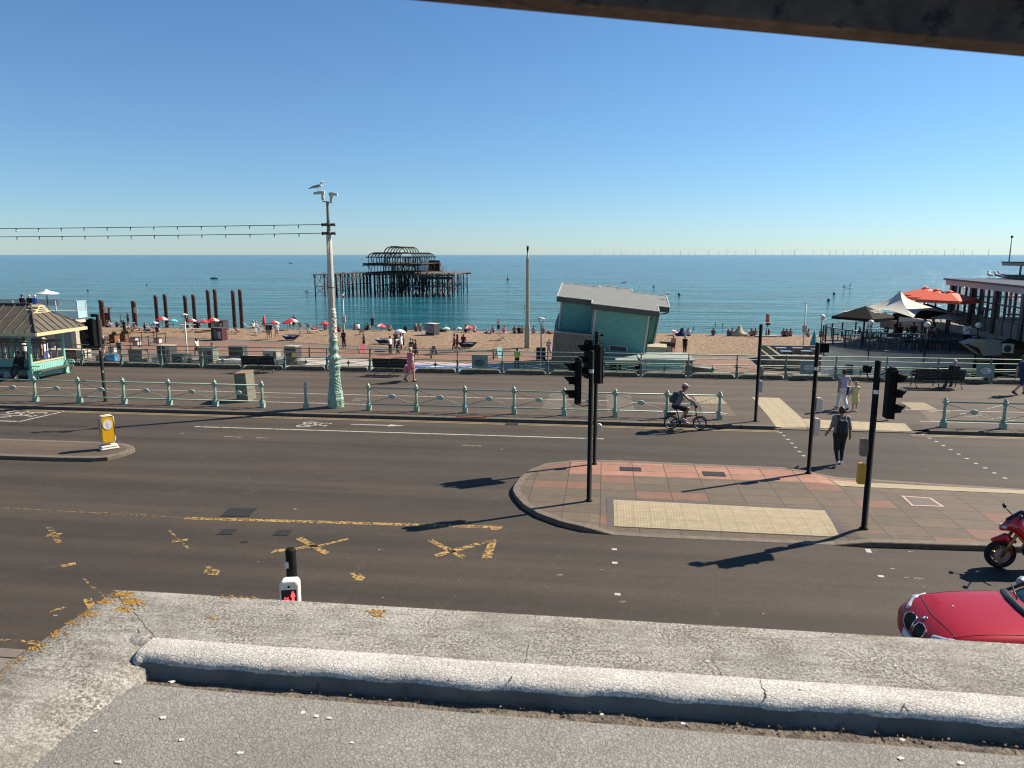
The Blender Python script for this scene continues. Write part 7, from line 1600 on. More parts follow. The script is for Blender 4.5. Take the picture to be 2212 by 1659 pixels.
def bplanter(p, label):
    t = thing('wooden_boat', label, 'boat seat', p, R(4), 'blue star-shaped boat seats on the shingle'); t.scale = (.56, .56, .50); mb = MB()
    mb.add([(-1.9, -.3, 1.0), (-.6, -.9, .75), (0, -.6, .85), (.7, -.95, .75), (2.0, -.2, 1.05), (1.0, .8, .9), (-1.0, .8, .9), (-.9, -.45, 0), (0, -.35, .05), (.9, -.45, 0), (.6, .4, 0), (-.6, .4, 0)], [(0, 7, 1), (1, 7, 8, 2), (2, 8, 9, 3), (3, 9, 4), (4, 9, 10, 5), (5, 10, 11, 6), (6, 11, 7, 0), (7, 11, 10, 9, 8)]); mb.build('hull', M_bb, t)
    MB().add([(-1.6, -.3, .80), (-.6, -.75, .66), (0, -.5, .70), (.7, -.8, .66), (1.7, -.2, .82), (.9, .7, .76), (-.9, .7, .76)], [(0, 1, 2, 3, 4, 5, 6)]).build('deck', mat('boat inner grey-blue', (.08, .12, .2), .6), t)
    return t
bplanter(Bp(*C2(1235, 655)), 'dark blue wooden boat seat below the large red parasols'); bplanter(Bp(*C3(312, 1248)), 'dark blue wooden boat seat behind the walking group'); b_ = Bp(*C3(1215, 1290)); bplanter(b_, 'dark blue wooden boat seat with a person sitting on it')
t = thing('beach_tent', 'small dark beach tent at the crest right of the tilted house', 'tent', Bp(1474, 725.5)); mb = MB(); sdf_into(mb, [((-.7, 0, 0), (.7, 0, 0), .3, .3), ((0, 0, 0), (0, .2, .7), .5, .25)], .08, .1); mb.build('shell', CL['navy'], t)
t = thing('beach_tent', 'pale rounded beach shelter at the crest left of the lifebuoy', 'tent', Bp(1596, 725.5)); mb = MB(); sdf_into(mb, [((-.6, 0, 0), (.6, 0, 0), .45, .4), ((0, 0, .2), (.1, .2, .95), .6, .25)], .08, .1); mb.build('shell', CL['beige'], t)
# ================================================================ PEOPLE ON THE LOWER PROMENADE AND BEACH
def ppl(c, p, kind, rz, label, beach=False, **k):
    q = (Bp if beach else L)(*c(*p)); return person(label, q.x, q.y, q.z, R(rz), kind, **k)
ppl(C1, (1135, 812), 'walk', 20, 'person in a dark shirt behind the blue box, left of a pair walking away', bot='beige', top='dgrey', hair='grey', leg=.5)
ppl(C1, (1308, 872), 'walk2', 10, 'person in navy shirt and shorts walking away right of the blue box', top='navy', bot='beige', leg=.5, hair='grey', h=1.8)
ppl(C1, (1880, 905), 'bend', 170, 'child in a blue top bending down beside the tall kiosk', top='blue', bot='beige', h=1.35)
ppl(C1, (2150, 842), 'walk', 80, 'person in white top and black skirt striding left of the poster bins', top='white', bot='black', leg=0, skirt=.5, longhair=True, skin=1)
ppl(C2, (385, 900), 'stand2', 150, 'person with long brown hair standing behind the poster bins', top='beige', bot='beige', longhair=True, hair='brown', skin=1)
ppl(C2, (985, 642), 'stand', 10, 'person in grey standing left of three at the parasols', beach=True, top='dgrey', bot='beige', leg=.5)
ppl(C2, (1015, 648), 'stand2', -10, 'person in black top and beige shorts in the middle of three', beach=True, top='black', bot='beige', leg=.48, h=1.82)
ppl(C2, (1085, 640), 'stand2', 30, 'person in pale clothes standing right of three at the parasols', beach=True, top='white', bot='lilac', leg=.4)
ppl(C2, (1810, 750), 'stand2', 160, 'person all in black standing with a bag right of the lamp column', top='black', bot='black', skin=2, hat=('cap', 'black'), h=1.9, sleeve=1.8)
ppl(C2, (2030, 775), 'phone', 120, 'person in a black dress walking beside the pink board', top='black', bot='black', leg=0, skirt=.8, h=1.7)
ppl(C3, (380, 1368), 'stand', 60, 'person in white shirt and black trousers at the left of the walking group', top='white', bot='black', skin=2)
ppl(C3, (442, 1312), 'walk', 40, 'person all in black behind the walking group', top='black', bot='black', skin=2, h=1.85)
ppl(C3, (457, 1371), 'walk2', 70, 'person in white T-shirt and black trousers with a backpack in the walking group', top='white', bot='black', skin=2, extra=backpack(CL['black']))
def umb(t, J): MB().tube([(.12, .2, 1.15), (.12, .2, 2.05)], .015, 5).build('umbrella_pole', M_sil, t); MB().lathe([(.02, 2.12), (.35, 2.02), (.62, 1.80), (.60, 1.78), (.3, 1.95)], (.12, .2, 0), 12).build('umbrella', CL['white'], t)
ppl(C3, (495, 1330), 'phone', 60, 'person in white under a white umbrella in the walking group', top='white', bot='white', skin=2, extra=umb, leg=0, skirt=.5)
ppl(C3, (520, 1315), 'walk', 90, 'person in dark red top at the right of the white umbrella', top='dred', bot='black', skin=2, leg=.5)
ppl(C3, (603, 1400), 'walk', -80, 'person in black with a white backpack at the left of three walkers', top='black', bot='black', extra=backpack(CL['white']))
ppl(C3, (628, 1402), 'walk2', -85, 'person in black in the middle of three close walkers', top='black', bot='black')
ppl(C3, (657, 1418), 'walk', -75, 'person in black shirt and shorts at the right of three walkers', top='black', bot='black', leg=.5, skin=1, h=1.8)
ppl(C3, (1078, 1338), 'walk', 100, 'bare-chested person at the left of the couple walking', bot='dred', leg=.4, bare=True, skin=2)
ppl(C3, (1108, 1346), 'walk2', 95, 'person in brown at the right of the couple walking', top='dred', bot='dred', leg=.3, skin=1, longhair=True)
person('person in dark red sitting on the blue wooden boat seat', b_.x-.4, b_.y+.1, ZB+.40, R(0), 'sit', 'dred', 'dred', longhair=True, skin=1)
ppl(C3, (545, 1130), 'sit', 10, 'person in dark clothes sitting alone left of the lone kiosk', beach=True, top='black', bot='black', longhair=True, skin=1); 
ppl(C3, (1490, 1140), 'sit', -30, 'bare-backed person sitting left of the standing man near the beacon', beach=True, bot='black', leg=.3, bare=True)
ppl(C3, (1557, 1140), 'phone', 150, 'bare-chested person standing in black shorts near the beacon', beach=True, bot='black', leg=.45, bare=True)
ppl(C3, (1620, 1140), 'sit', 20, 'person in a pale top sitting right of the standing man near the beacon', beach=True, top='pink', bot='white', leg=.4, skin=1)
ppl(C3, (1780, 1140), 'sit', 0, 'dark-clothed person at the crest just left of the beacon', beach=True, top='black', bot='black'); ppl(C3, (1815, 1142), 'sit', 15, 'tanned person at the crest nearest the beacon', beach=True, bot='black', leg=.3, bare=True, skin=1)
ppl(C3, (1937, 1143), 'sit', -10, 'person sitting at the crest right of the beacon', beach=True, top='lilac', bot='black', leg=.4)
ppl(C3, (2107, 1392), 'stand2', 170, 'person in a patterned dress beside the corrugated enclosure', top='lilac', bot='lilac', leg=0, skirt=.8, hair='grey', h=1.68)
ppl(C3, (370, 1112), 'sit', 0, 'person sitting at the crest right of the tilted red parasol', beach=True, bot='black', leg=.3, bare=True)
q = L(1117, 797); person('worker in a hi-vis yellow vest and black trousers seen over the back railing', q.x, q.y, q.z, R(20), 'stand2', 'hiviz', 'black', 'dark', 1, 1.72, sleeve=.4)
ppl(C5, (140, 800), 'stand', 10, 'bare-backed person in a straw hat behind the kiosk roof, left', bot='dred', leg=.5, bare=True, hat=('sun', 'beige')); ppl(C5, (265, 815), 'stand', -20, 'person in a wide straw hat and dark top behind the kiosk roof, right', top='black', bot='black', hat=('sun', 'beige'))
rq = random.Random(44)
sitl = [(C1, 1160, 520, 'sit', 'tanned person at the far left crest below the rusty columns, left', 1, None), (C1, 1185, 520, 'sit', 'person at the far left crest below the rusty columns, right', 0, 'white'), (C1, 1270, 520, 'sit', 'dark person seated left of the lone rusty column', 2, 'dgrey'), (C1, 1330, 520, 'sit', 'person in pale top seated under the thin flag pole', 0, 'white'), (C1, 1355, 520, 'sit', 'small tanned person seated under the thin flag pole', 1, None), (C1, 1400, 545, 'sit', 'person in white reclining on the farther deck chair at left', 0, 'white'), (C1, 1467, 548, 'sitback', 'person in grey hat leaning back on a deck chair', 1, 'grey'), (C1, 1575, 548, 'sit', 'dark-clothed person seated left of the striped parasol', 0, 'black'), (C1, 1500, 560, 'lie', 'tanned sunbather lying beside the deck chairs at left', 1, None), (C1, 1610, 562, 'lie', 'sunbather in navy lying below the striped parasol', 0, 'navy'), (C1, 1715, 575, 'sitback', 'sunbather with bare legs stretched toward the rope barrier', 0, 'navy'), (C2, 222, 530, 'sit', 'dark person sitting left of the maroon bins', 2, 'black'), (C2, 826, 530, 'sit', 'person in white with a hat, left of the couple on loungers', 0, 'white'), (C2, 855, 535, 'sit', 'person in white with a sun hat, right of the couple on loungers', 0, 'white'), (C2, 1605, 552, 'sit', 'tanned person sitting under the dark red parasol', 1, None), (C2, 1500, 545, 'lie', 'person lying beside the striped deck chairs', 1, 'red'), (C2, 1930, 552, 'sit', 'person sitting at the crest right of the thin pale lamp', 1, None), (C2, 1965, 548, 'sit', 'person in pale top on a chair right of the thin pale lamp', 0, 'white'), (C2, 2040, 550, 'sit', 'person in turquoise behind the blue striped deck chair', 0, 'teal'), (C2, 2065, 550, 'sit', 'person with dark hair behind the blue striped deck chair', 1, 'black'), (C2, 1760, 575, 'sit', 'person in dark red sitting close to the lamp column', 2, 'dred'), (C3, 660, 1116, 'sit', 'small dark person at the crest left of the lone kiosk', 2, None), (C3, 708, 1118, 'sit', 'dark-haired person at the crest nearest the lone kiosk', 1, None), (C3, 935, 1118, 'lie', 'person lying under the pale green parasol', 1, 'black'), (C3, 1197, 1122, 'sit', 'person under the red parasol at the crest', 2, None), (C3, 1295, 1125, 'sit', 'person in white leaning at the crest', 0, 'white'), (C3, 1440, 1142, 'lie', 'person lying on a pale towel near the beacon', 0, 'white'), (C3, 1730, 1138, 'sit', 'small person at the crest between two groups by the beacon', 1, None), (C3, 2040, 1143, 'sit', 'small person at the crest left of the tilted house', 1, None), (C3, 2110, 1143, 'lie', 'sunbather in red at the crest beside the tilted house', 1, 'red'),
 (C5, 300, 614, 'sit', 'person seated right of the small dark tent', 0, 'white'), (C5, 575, 614, 'sit', 'dark head at the crest far left of the lifebuoy', 2, None), (C5, 740, 616, 'sit', 'small dark person left of the pale beach shelter, farther', 2, None), (C5, 785, 616, 'sit', 'small dark person left of the pale beach shelter, nearer', 1, None), (C5, 995, 618, 'sit', 'tanned person left of the lifebuoy, farther', 1, None), (C5, 1035, 618, 'sit', 'tanned person left of the lifebuoy, nearer', 1, None), (C5, 1172, 618, 'sit', 'person in dark red beside the lifebuoy base', 1, 'dred'), (C5, 1343, 620, 'sit', 'lone dark person between the lifebuoy and the thin grey pole', 2, None), (C5, 1375, 622, 'sit', 'small person left of the thin grey pole, farther', 1, None), (C5, 1417, 620, 'sit', 'small person left of the thin grey pole, nearer', 1, None), (C5, 1615, 624, 'sit', 'person in cream sitting upright right of the thin grey pole', 1, 'beige'), (C5, 1745, 624, 'sit', 'red-shouldered person sitting at the crest nearest the terrace', 1, None)]
for c, x, y, kd, lb, sk, tp in sitl:
    ppl(c, (x, y), kd, rq.uniform(-50, 50), lb, beach=True, skin=sk, top=tp or 'white', bare=tp is None, bot=rq.choice(['black', 'navy', 'dred', 'blue']), leg=.3, hair=rq.choice(['dark', 'brown', 'dark', 'blond']), longhair=rq.random() < .4, hat=('sun', 'beige') if 'hat' in lb else None)
ppl(C1, (1400, 505), 'phone', 160, 'person standing with raised hands beside the lone rusty column', beach=True, top='navy', bot='black', leg=.4, skin=1)
ppl(C1, (1360, 600), 'phone', 0, 'person in black standing behind the timber planter', top='black', bot='black', longhair=True)
ppl(C2, (1220, 540), 'bend', -60, 'person in beige bending under the large red parasol', beach=True, top='beige', bot='beige', leg=.5)
ppl(C2, (1268, 540), 'stand', 0, 'person in black top standing under the large red parasol', beach=True, top='black', bot='dgrey', leg=.5)
ppl(C2, (2122, 552), 'stand2', 0, 'person standing with folded arms at the crest right of the blue striped chair', beach=True, top='dgrey', bot='black', leg=.4, skin=1)
t = thing('flag_pole', 'thin dark pole standing on the crest left of the lone rusty column', 'pole', Bp(*C1(1320, 520))); MB().tube([(0, 0, 0), (0, 0, 1.8)], .035, 5).build('shaft', M_blk2, t); MB().lathe([(.02, 1.8), (.06, 1.83), (.02, 1.87)], n=6).build('knob', M_blk2, t)
# ================================================================ GLASS TERRACE AT THE LEFT
gt = thing('glass_terrace', 'flat-roofed glass-walled cafe terrace behind the shelter at far left', 'building', (-50, 64, ZL))
M_gls = glass('pale blue glass', (.55, .75, .8), .28); M_frm = mat('white aluminium', (.5, .52, .52), .4)
x1 = T(*C1(800, 435), 63).x+50; zt_ = T(*C1(800, 240), 63).z-ZL; zm_ = T(*C1(600, 383), 64).z-ZL+.2
MB().prism([(x1-40, -.3), (x1-.3, -.3), (x1-.3, 1.0), (x1-7.8, 9.5), (x1-40, 9.5)], zm_-.95, zm_-.55).build('roof_deck', mat('cream slab', (.4, .38, .32), .7), gt)
MB().b(x1-30, x1-.2, -.1, -.05, zm_-.5, zm_+.15).b(x1-.2, x1-.15, -.1, 1.0, zm_-.5, zm_+.15).build('frosted_panel', glass('frosted turquoise glass', (.4, .65, .68), .75, .4), gt)
for i in range(8):
    MB().b(x1-.2-2.2*(i+1)+.06, x1-.2-2.2*i, -.09, -.06, zm_+.17, zt_).build('glass_pane', M_gls, gt); MB().b(x1-.24-2.2*i, x1-.16-2.2*i, -.12, -.03, zm_-.5, zt_+.02).build('mullion', M_frm, gt)
MB().b(x1-.19, x1-.16, -.05, 1.0, zm_+.17, zt_).build('glass_pane', M_gls, gt); MB().b(x1-.22, x1-.13, 1.0, 1.08, zm_-.5, zt_).build('mullion', M_frm, gt)
MB().b(x1-40, x1-4.6, 3.0, 3.2, zm_+.4, zm_+1.0).build('parapet_screen', mat('dark brown screen', (.04, .028, .022), .7), gt)
MB().b(x1-40, x1-.2, -.14, -.06, zt_, zt_+.05).build('top_rail', M_frm, gt)
for i, xx in enumerate((x1-.9, x1-3.4, x1-6.5, x1-9.6)): MB().b(xx-.45, xx+.05, .2, .7, 0, zm_-.95).build('pier', mat('cream rendered pier', (.36, .32, .25), .8), gt)
for i in range(3): MB().b(x1-3.3-3.1*i+.1, x1-.95-3.1*i, .4, .44, .5, zm_-1.0).build('glass_pane', glass('dim glass', (.25, .3, .3), .6), gt)
MB().b(x1-14, x1+1.4, -1.8, -.9, 0, .75).b(x1-14, x1-.4, .5, 1.0, 0, .3).build('low_wall', mat('cream terrace wall', (.42, .37, .28), .8, var=.1), gt)
MB().b(x1-14, x1-1, 4, 4.2, 0, zm_-1).build('back_wall', mat('dim interior', (.05, .045, .04), .9), gt)
zd = ZL+zm_-.4
def at(c, p, t_, z=None): q = T(*c(*p), t_); return q
for p, lb, tp, hh_, hat_ in [((243, 262), 'person in a dark jacket and cap at the left of three on the glass terrace', 'black', 'dark', ('cap', 'dgrey')), ((322, 262), 'person in black with pale hair in the middle of three on the glass terrace', 'black', 'blond', None), ((383, 265), 'person in blue with a white cap at the right of three on the glass terrace', 'blue', 'grey', ('cap', 'white'))]:
    q = T(*C1(*p), 60.5); person(lb, q.x, 60.5, q.z-.62, R(0), 'seat', tp, 'dgrey', hh_, 0, 1.8, hat=hat_, sleeve=1.7)
q = T(*C1(508, 160), 62); t = thing('parasol', 'large white parasol on the glass terrace above the shelter', 'parasol', (q.x, 62, q.z-2.2)); MB().tube([(0, 0, -1.2), (0, 0, 2.3)], .045, 6).build('pole', M_dgy, t)
MB().lathe([(.02, 2.62), (.15, 2.58), (.18, 2.52), (.95, 2.28), (1.02*1.0, 2.20), (.98, 2.17), (.1, 2.4)], n=12, sx=1.0).build('canopy', M_whp, t)
# ================================================================ RESTAURANT AND TERRACE AT THE RIGHT
M_cw = mat('cream terrace render', (.84, .72, .53), .85, var=.15, scale=1.2, c2=(.66, .55, .40), thr=.6); M_ddk = mat('dark recess', (.018, .018, .02), .9); M_dkf = mat('charcoal frame', (.022, .02, .02), .5); M_rtop = mat('pinkish grey fascia', (.42, .34, .32), .6, var=.08); M_dglass = glass('tinted restaurant glass', (.10, .15, .17), .42)
M_deck = mat('dull terrace deck', (.15, .13, .115), .8, var=.25, scale=1.5)
rt_ = thing('seafront_restaurant', 'dark multi-level restaurant with curved cream terrace wall at the right edge', 'restaurant', (20.2, 54.65, 0))
rad = 4.6; ring_ = [(rad*cos(a), rad*sin(a)) for a in [pi/2+pi*i/24 for i in range(25)]]
plan = ring_+[(12, -rad), (12, rad)]
MB().prism(plan, ZL, .0).build('terrace_wall', M_cw, rt_); MB().prism([(x*1.015, y*1.015) for x, y in ring_]+[(12, -rad*1.015), (12, rad*1.015)], -.06, .05).build('terrace_deck', M_deck, rt_)
MB().prism([(x*1.03, y*1.03) for x, y in ring_]+[(12, -rad*1.03), (12, rad*1.03)], -.28, -.06).build('terrace_edge', mat('weathered cream edge', (.55, .46, .34), .8, var=.25, scale=2), rt_)
rail_pts = [(x, y) for x, y in ring_[::-1]]
rail_pts = [(3.4, -rad), (1.7, -rad)]+[ring_[i] for i in range(24, -1, -2)]+[(1.8, rad), (3.6, rad), (5.4, rad)]
tr = thing('terrace_railing', 'dark blue-grey mesh railing around the curved terrace', 'railing', (20.2, 54.65, .05)); M_nv = mat('dark blue-grey metal', (.018, .024, .035), .5)
for i, (x, y) in enumerate(rail_pts): MB().bar((x, y, 0), (x, y, 1.12), .09, .06).build('post', M_nv, tr)
mb = MB(); mb.tube([(x, y, 1.12) for x, y in rail_pts], .03, 5); mb.build('top_rail', M_nv, tr)
for zz_ in (.16, .35, .55, .75, .95): MB().tube([(x, y, zz_) for x, y in rail_pts], .008, 4).build('wire', M_nv, tr)
M_mesh = glass('mesh screen', (.03, .035, .045), .22); mb = MB()
for a, b in zip(rail_pts[:-1], rail_pts[1:]): mb.add([(a[0], a[1], .1), (b[0], b[1], .1), (b[0], b[1], 1.08), (a[0], a[1], 1.08)], [(0, 1, 2, 3)])
mb.build('mesh_panel', M_mesh, tr)
for (x, y), lb in [((-4.75, .6), 'at the left end of the terrace'), ((-2.9, -3.75), 'on the front left of the terrace rail'), ((.15, -4.8), 'at the middle of the terrace rail'), ((3.2, -4.8), 'on the terrace rail beside the waiter'), ((-.2, 4.75), 'on the far side of the terrace behind the black canopy')]:
    t = thing('globe_lamp', 'white globe lamp '+lb, 'lamp', (20.2+x, 54.65+y, -.6), 0, 'globe lamps on the terrace rail'); MB().tube([(0, 0, 0), (0, 0, 2.25)], .04, 6).build('post', M_nv, t); MB().ell((0, 0, 2.42), (.19, .19, .19), 16, 10).build('globe', mat('globe white', (.7, .68, .62), .3), t)
# lower storey: windows, doors, dark shopfront recess to the right
for x, w_, h_ in ((-.4, 1.5, 1.9), (-2.4, .0, 0)):
    if w_: f_ = MB().b(x, x+w_*1.4, -rad-.05, -rad-.0, ZL+.4, ZL+.4+h_).build('window', M_ddk, rt_); MB().b(x+w_*.7-.04, x+w_*.7+.04, -rad-.08, -rad-.04, ZL+.4, ZL+.4+h_).b(x-.06, x+w_*1.4+.06, -rad-.08, -rad-.04, ZL+.4+h_, ZL+.5+h_).build('window_frame', M_cw, f_)
MB().b(3.2, 12, -rad-.05, -rad, ZL, -.5).build('shopfront', M_ddk, rt_)
MB().b(-4.0, -3.4, -2.95, -2.85, ZL, ZL+2.1).build('door', mat('blue-grey door', (.05, .07, .09), .6), rt_)
# raised level with raked wall
up = [(5.0, 5.6), (3.9, 3.0), (4.4, -1.5), (5.6, -4.5), (16, -4.5), (16, 12), (3.2, 12)]
MB().prism(up, .05, .95).build('raised_terrace', M_deck, rt_)
mb = MB()
for a, b in zip([(3.2, 12), (3.9, 3.0), (4.4, -1.5)], [(3.9, 3.0), (4.4, -1.5), (5.6, -4.5)]): mb.bar((a[0], a[1], 1.1), (b[0], b[1], 1.1), .18, .5)
mb.build('raked_wall', mat('pale raked wall', (.42, .38, .33), .8), rt_)
for i in range(9):
    f = i/8; x = 3.6+.9*f; y = 7-9.5*f; MB().bar((x, y, 1.2), (x-.35, y, 2.0), .05).build('raked_post', M_dkf, rt_)
MB().tube([(3.2, 7, 2.0), (4.1, -2.5, 2.0)], .03, 5).build('raked_rail', M_nv, rt_)
# glazed block: side wall faces left, running towards the sea
bx0, by0, bx1, by1 = 23.3-20.2, 41.5-54.65, 25.4-20.2, 58.4-54.65
zf, zc = 1.7, 4.0
def along(f, dz, off=0): return (bx0+(bx1-bx0)*f+off, by0+(by1-by0)*f, dz)
MB().prism([(bx0-.3, by0), (bx1-.3, by1+.6), (bx1+13, by1+.6), (bx1+13, by0)], zc, zc+.36).build('roof_fascia', M_rtop, rt_)
MB().prism([(bx0-.4, by0), (bx1-.45, by1+.7), (bx1+13, by1+.7), (bx1+13, by0)], zc+.36, zc+.48).build('roof', M_dkf, rt_)
MB().prism([(bx0, by0), (bx1, by1), (bx1+13, by1), (bx1+13, by0)], zf-.3, zf).build('upper_floor', M_ddk, rt_)
N_ = 12
for i in range(N_+1):
    f = i/N_; p = along(f, 0); wd = .34 if i % 3 == 0 else .12; MB().box((p[0], p[1], (zf+zc)/2-.2), (wd, wd, zc-zf+.4)).build('column' if i % 3 == 0 else 'mullion', M_dkf, rt_)
for i in range(N_):
    f, g_ = i/N_, (i+1)/N_; a, b = along(f, 0), along(g_, 0)
    MB().add([(a[0], a[1], zf+.5), (b[0], b[1], zf+.5), (b[0], b[1], zc), (a[0], a[1], zc)], [(0, 1, 2, 3)]).build('glass_pane', M_dglass, rt_)
    MB().hexa([(a[0]-.03, a[1], zf-.4), (a[0]+.03, a[1], zf-.4), (b[0]+.03, b[1], zf-.4), (b[0]-.03, b[1], zf-.4), (a[0]-.03, a[1], zf+.5), (a[0]+.03, a[1], zf+.5), (b[0]+.03, b[1], zf+.5), (b[0]-.03, b[1], zf+.5)]).build('lower_panel', mat('grey lower panel', (.13, .12, .115), .7), rt_)
mb = MB(); mb.tube([along(0, zf+1.45), along(1, zf+1.45)], .05, 5); mb.tube([along(0, zf+.5), along(1, zf+.5)], .05, 5); mb.build('transom', M_dkf, rt_)
for i in range(7):   # far glazed side
    x = bx1+.2+i*1.9; MB().b(x-.08, x+.08, by1-.05, by1+.05, zf, zc).build('mullion', M_dkf, rt_)
MB().b(bx1, bx1+13, by1-.02, by1+.02, zf+1.4, zf+1.5).build('transom', M_dkf, rt_)
rx = random.Random(8)
for i in range(7):
    x = bx1-1.5+rx.uniform(0, 6); y = rx.uniform(-6, 3); MB().lathe([(.25, 0), (.05, .05), (.05, .7), (.55, .72), (.55, .76)], (x+1.5, y, zf), 12).build('dining_table', M_dkf, rt_)
MB().b(bx1+2.5, bx1+4, -8, -4, zf, zf+2).build('bar_counter', mat('brown interior', (.10, .05, .03), .7), rt_)
# penthouse and flagpole
px0 = 29.3-20.2
MB().b(px0, px0+12, -1.5, 5, zc+.48, zc+.75).b(px0+.15, px0+12, -1.4, 4.9, zc+1.42, zc+1.46).build('penthouse_wall', M_dkf, rt_)
MB().b(px0-.1, px0+12, -1.6, 5.1, zc+1.4, zc+1.62).build('penthouse_fascia', mat('pale grey fascia', (.25, .26, .25), .6), rt_); MB().b(px0-.15, px0+12, -1.65, 5.15, zc+1.62, zc+1.70).build('penthouse_roof', M_dkf, rt_)
for i in range(5): MB().b(px0+.1+1.5*i, px0+.25+1.5*i, -1.45, -1.35, zc+.7, zc+1.42).build('mullion', M_dkf, rt_); MB().b(px0+.25+1.5*i, px0+1.6+1.5*i, -1.42, -1.40, zc+.75, zc+1.4).build('glass_pane', glass('pale teal glass', (.3, .45, .45), .8), rt_)  # pale teal base colour on mostly opaque panes
for i in range(3): MB().b(px0-.02, px0+.02, -1.4+2*i, -1.2+2*i, zc+.7, zc+1.42).build('mullion', M_dkf, rt_)
p = T(2179, 570, 58); t = thing('flag_pole', 'white flagpole rising from the restaurant roof', 'flagpole', (p.x, 58, zc+1.6)); q = T(2186, 513, 58); MB().tube([(0, 0, 0), (q.x-p.x, 0, q.z-zc-1.6)], [.05, .03], 6).build('shaft', M_wh, t); MB().ell((q.x-p.x, 0, q.z-zc-1.55), (.09, .09, .1), 8, 6).build('finial', M_dkf, t)
# plant: hooded duct, box, air conditioner on the lower wall
wl = MB().b(3.3, 14, -8.2, -8.0, ZL, .75).build('service_wall', mat('service wall dark', (.05, .042, .036), .9, var=.3), rt_)
def TT(p, t_): q = T(*C6(*p), t_); return (q.x-20.2, q.y-54.65, q.z)
A_ = [TT((1785, 1220), 46), TT((1960, 1215), 46), TT((1965, 1380), 46), TT((1760, 1385), 46)]
M_gm = mat('grey sheet metal', (.26, .25, .23), .5, .3, var=.1); dt = thing('ventilation_duct', 'grey boxy air duct with an angled hood on the restaurant wall', 'duct', (20.2, 54.65, 0))
mb = MB(); mb.hexa([A_[3], A_[2], (A_[2][0], A_[2][1]+.9, A_[2][2]), (A_[3][0], A_[3][1]+.9, A_[3][2]), A_[0], A_[1], (A_[1][0], A_[1][1]+.9, A_[1][2]), (A_[0][0], A_[0][1]+.9, A_[0][2])]); mb.build('box', M_gm, dt)
B1 = TT((1575, 1255), 46); B2 = TT((1700, 1215), 46); mb = MB(); mb.hexa([B1, A_[3], (A_[3][0], A_[3][1]+.9, A_[3][2]), (B1[0], B1[1]+.9, B1[2]), B2, A_[0], (A_[0][0], A_[0][1]+.9, A_[0][2]), (B2[0], B2[1]+.9, B2[2])]); mb.build('hood', mat('tan duct hood', (.34, .27, .18), .6), dt)
mb = MB(); mb.hexa([(B1[0]-.0, B1[1]-.02, B1[2]-.02), (A_[3][0], A_[3][1]-.02, A_[3][2]), (A_[3][0], A_[3][1]-.005, A_[3][2]), (B1[0], B1[1]-.005, B1[2]-.02), (B1[0]+.12, B1[1]-.02, B1[2]-.0), (A_[3][0]-.25, A_[3][1]-.02, A_[3][2]+.45), (A_[3][0]-.25, A_[3][1]-.005, A_[3][2]+.45), (B1[0]+.12, B1[1]-.005, B1[2])]); mb.build('intake', M_ddk, dt)
a = TT((1985, 1355), 45.8); b = TT((2105, 1258), 45.8); ac = thing('air_conditioner', 'white air-conditioning unit with a round fan on the restaurant wall', 'air conditioner', (20.2+(a[0]+b[0])/2, 45.9, a[2])); w_ = b[0]-a[0]; h_ = b[2]-a[2]
MB().b(-w_/2, w_/2, -.15, .25, 0, h_).build('casing', M_wh, ac, bevel=.02); MB().lathe([(h_*.38, -.16), (h_*.38, -.15)], (-w_*.16, -.02, h_/2), 20, False, 'Y').build('fan', M_dkf, ac)
MB().b(-w_/2, w_/2, -.15, .25, -.06, 0).build('bracket', M_dkf, ac)
# stairs with handrails between levels
st2 = thing('terrace_stairs', 'dark staircase with handrails between terrace and restaurant', 'stairs', (20.2, 54.65, 0))
for i in range(7): MB().b(3.1+.32*i, 3.42+.32*i+(.0), -6.4, -4.75, .05+.17*i-.12, .05+.17*i+.05).build('step', M_ddk, st2)
for y in (-6.4, -4.8):
    MB().tube([(2.9, y, 1.05), (3.3, y, 1.15), (5.3, y, 2.3), (6.3, y, 2.4), (8.5, y, 2.3)], .03, 6).tube([(3.1, y, .6), (5.3, y, 1.75), (8.5, y, 1.8)], .02, 6).build('handrail', mat('steel handrail', (.35, .36, .38), .3, .7), st2)
    for x_, z_ in ((3.2, 1.1), (4.3, 1.75), (5.3, 2.3), (6.6, 2.4), (7.8, 2.3)): MB().tube([(x_, y, z_-1.0), (x_, y, z_)], .02, 5).build('post', M_nv, st2)
MB().b(3.0, 9.5, -8.0, -6.5, -.1, .05).build('landing', M_ddk, st2)
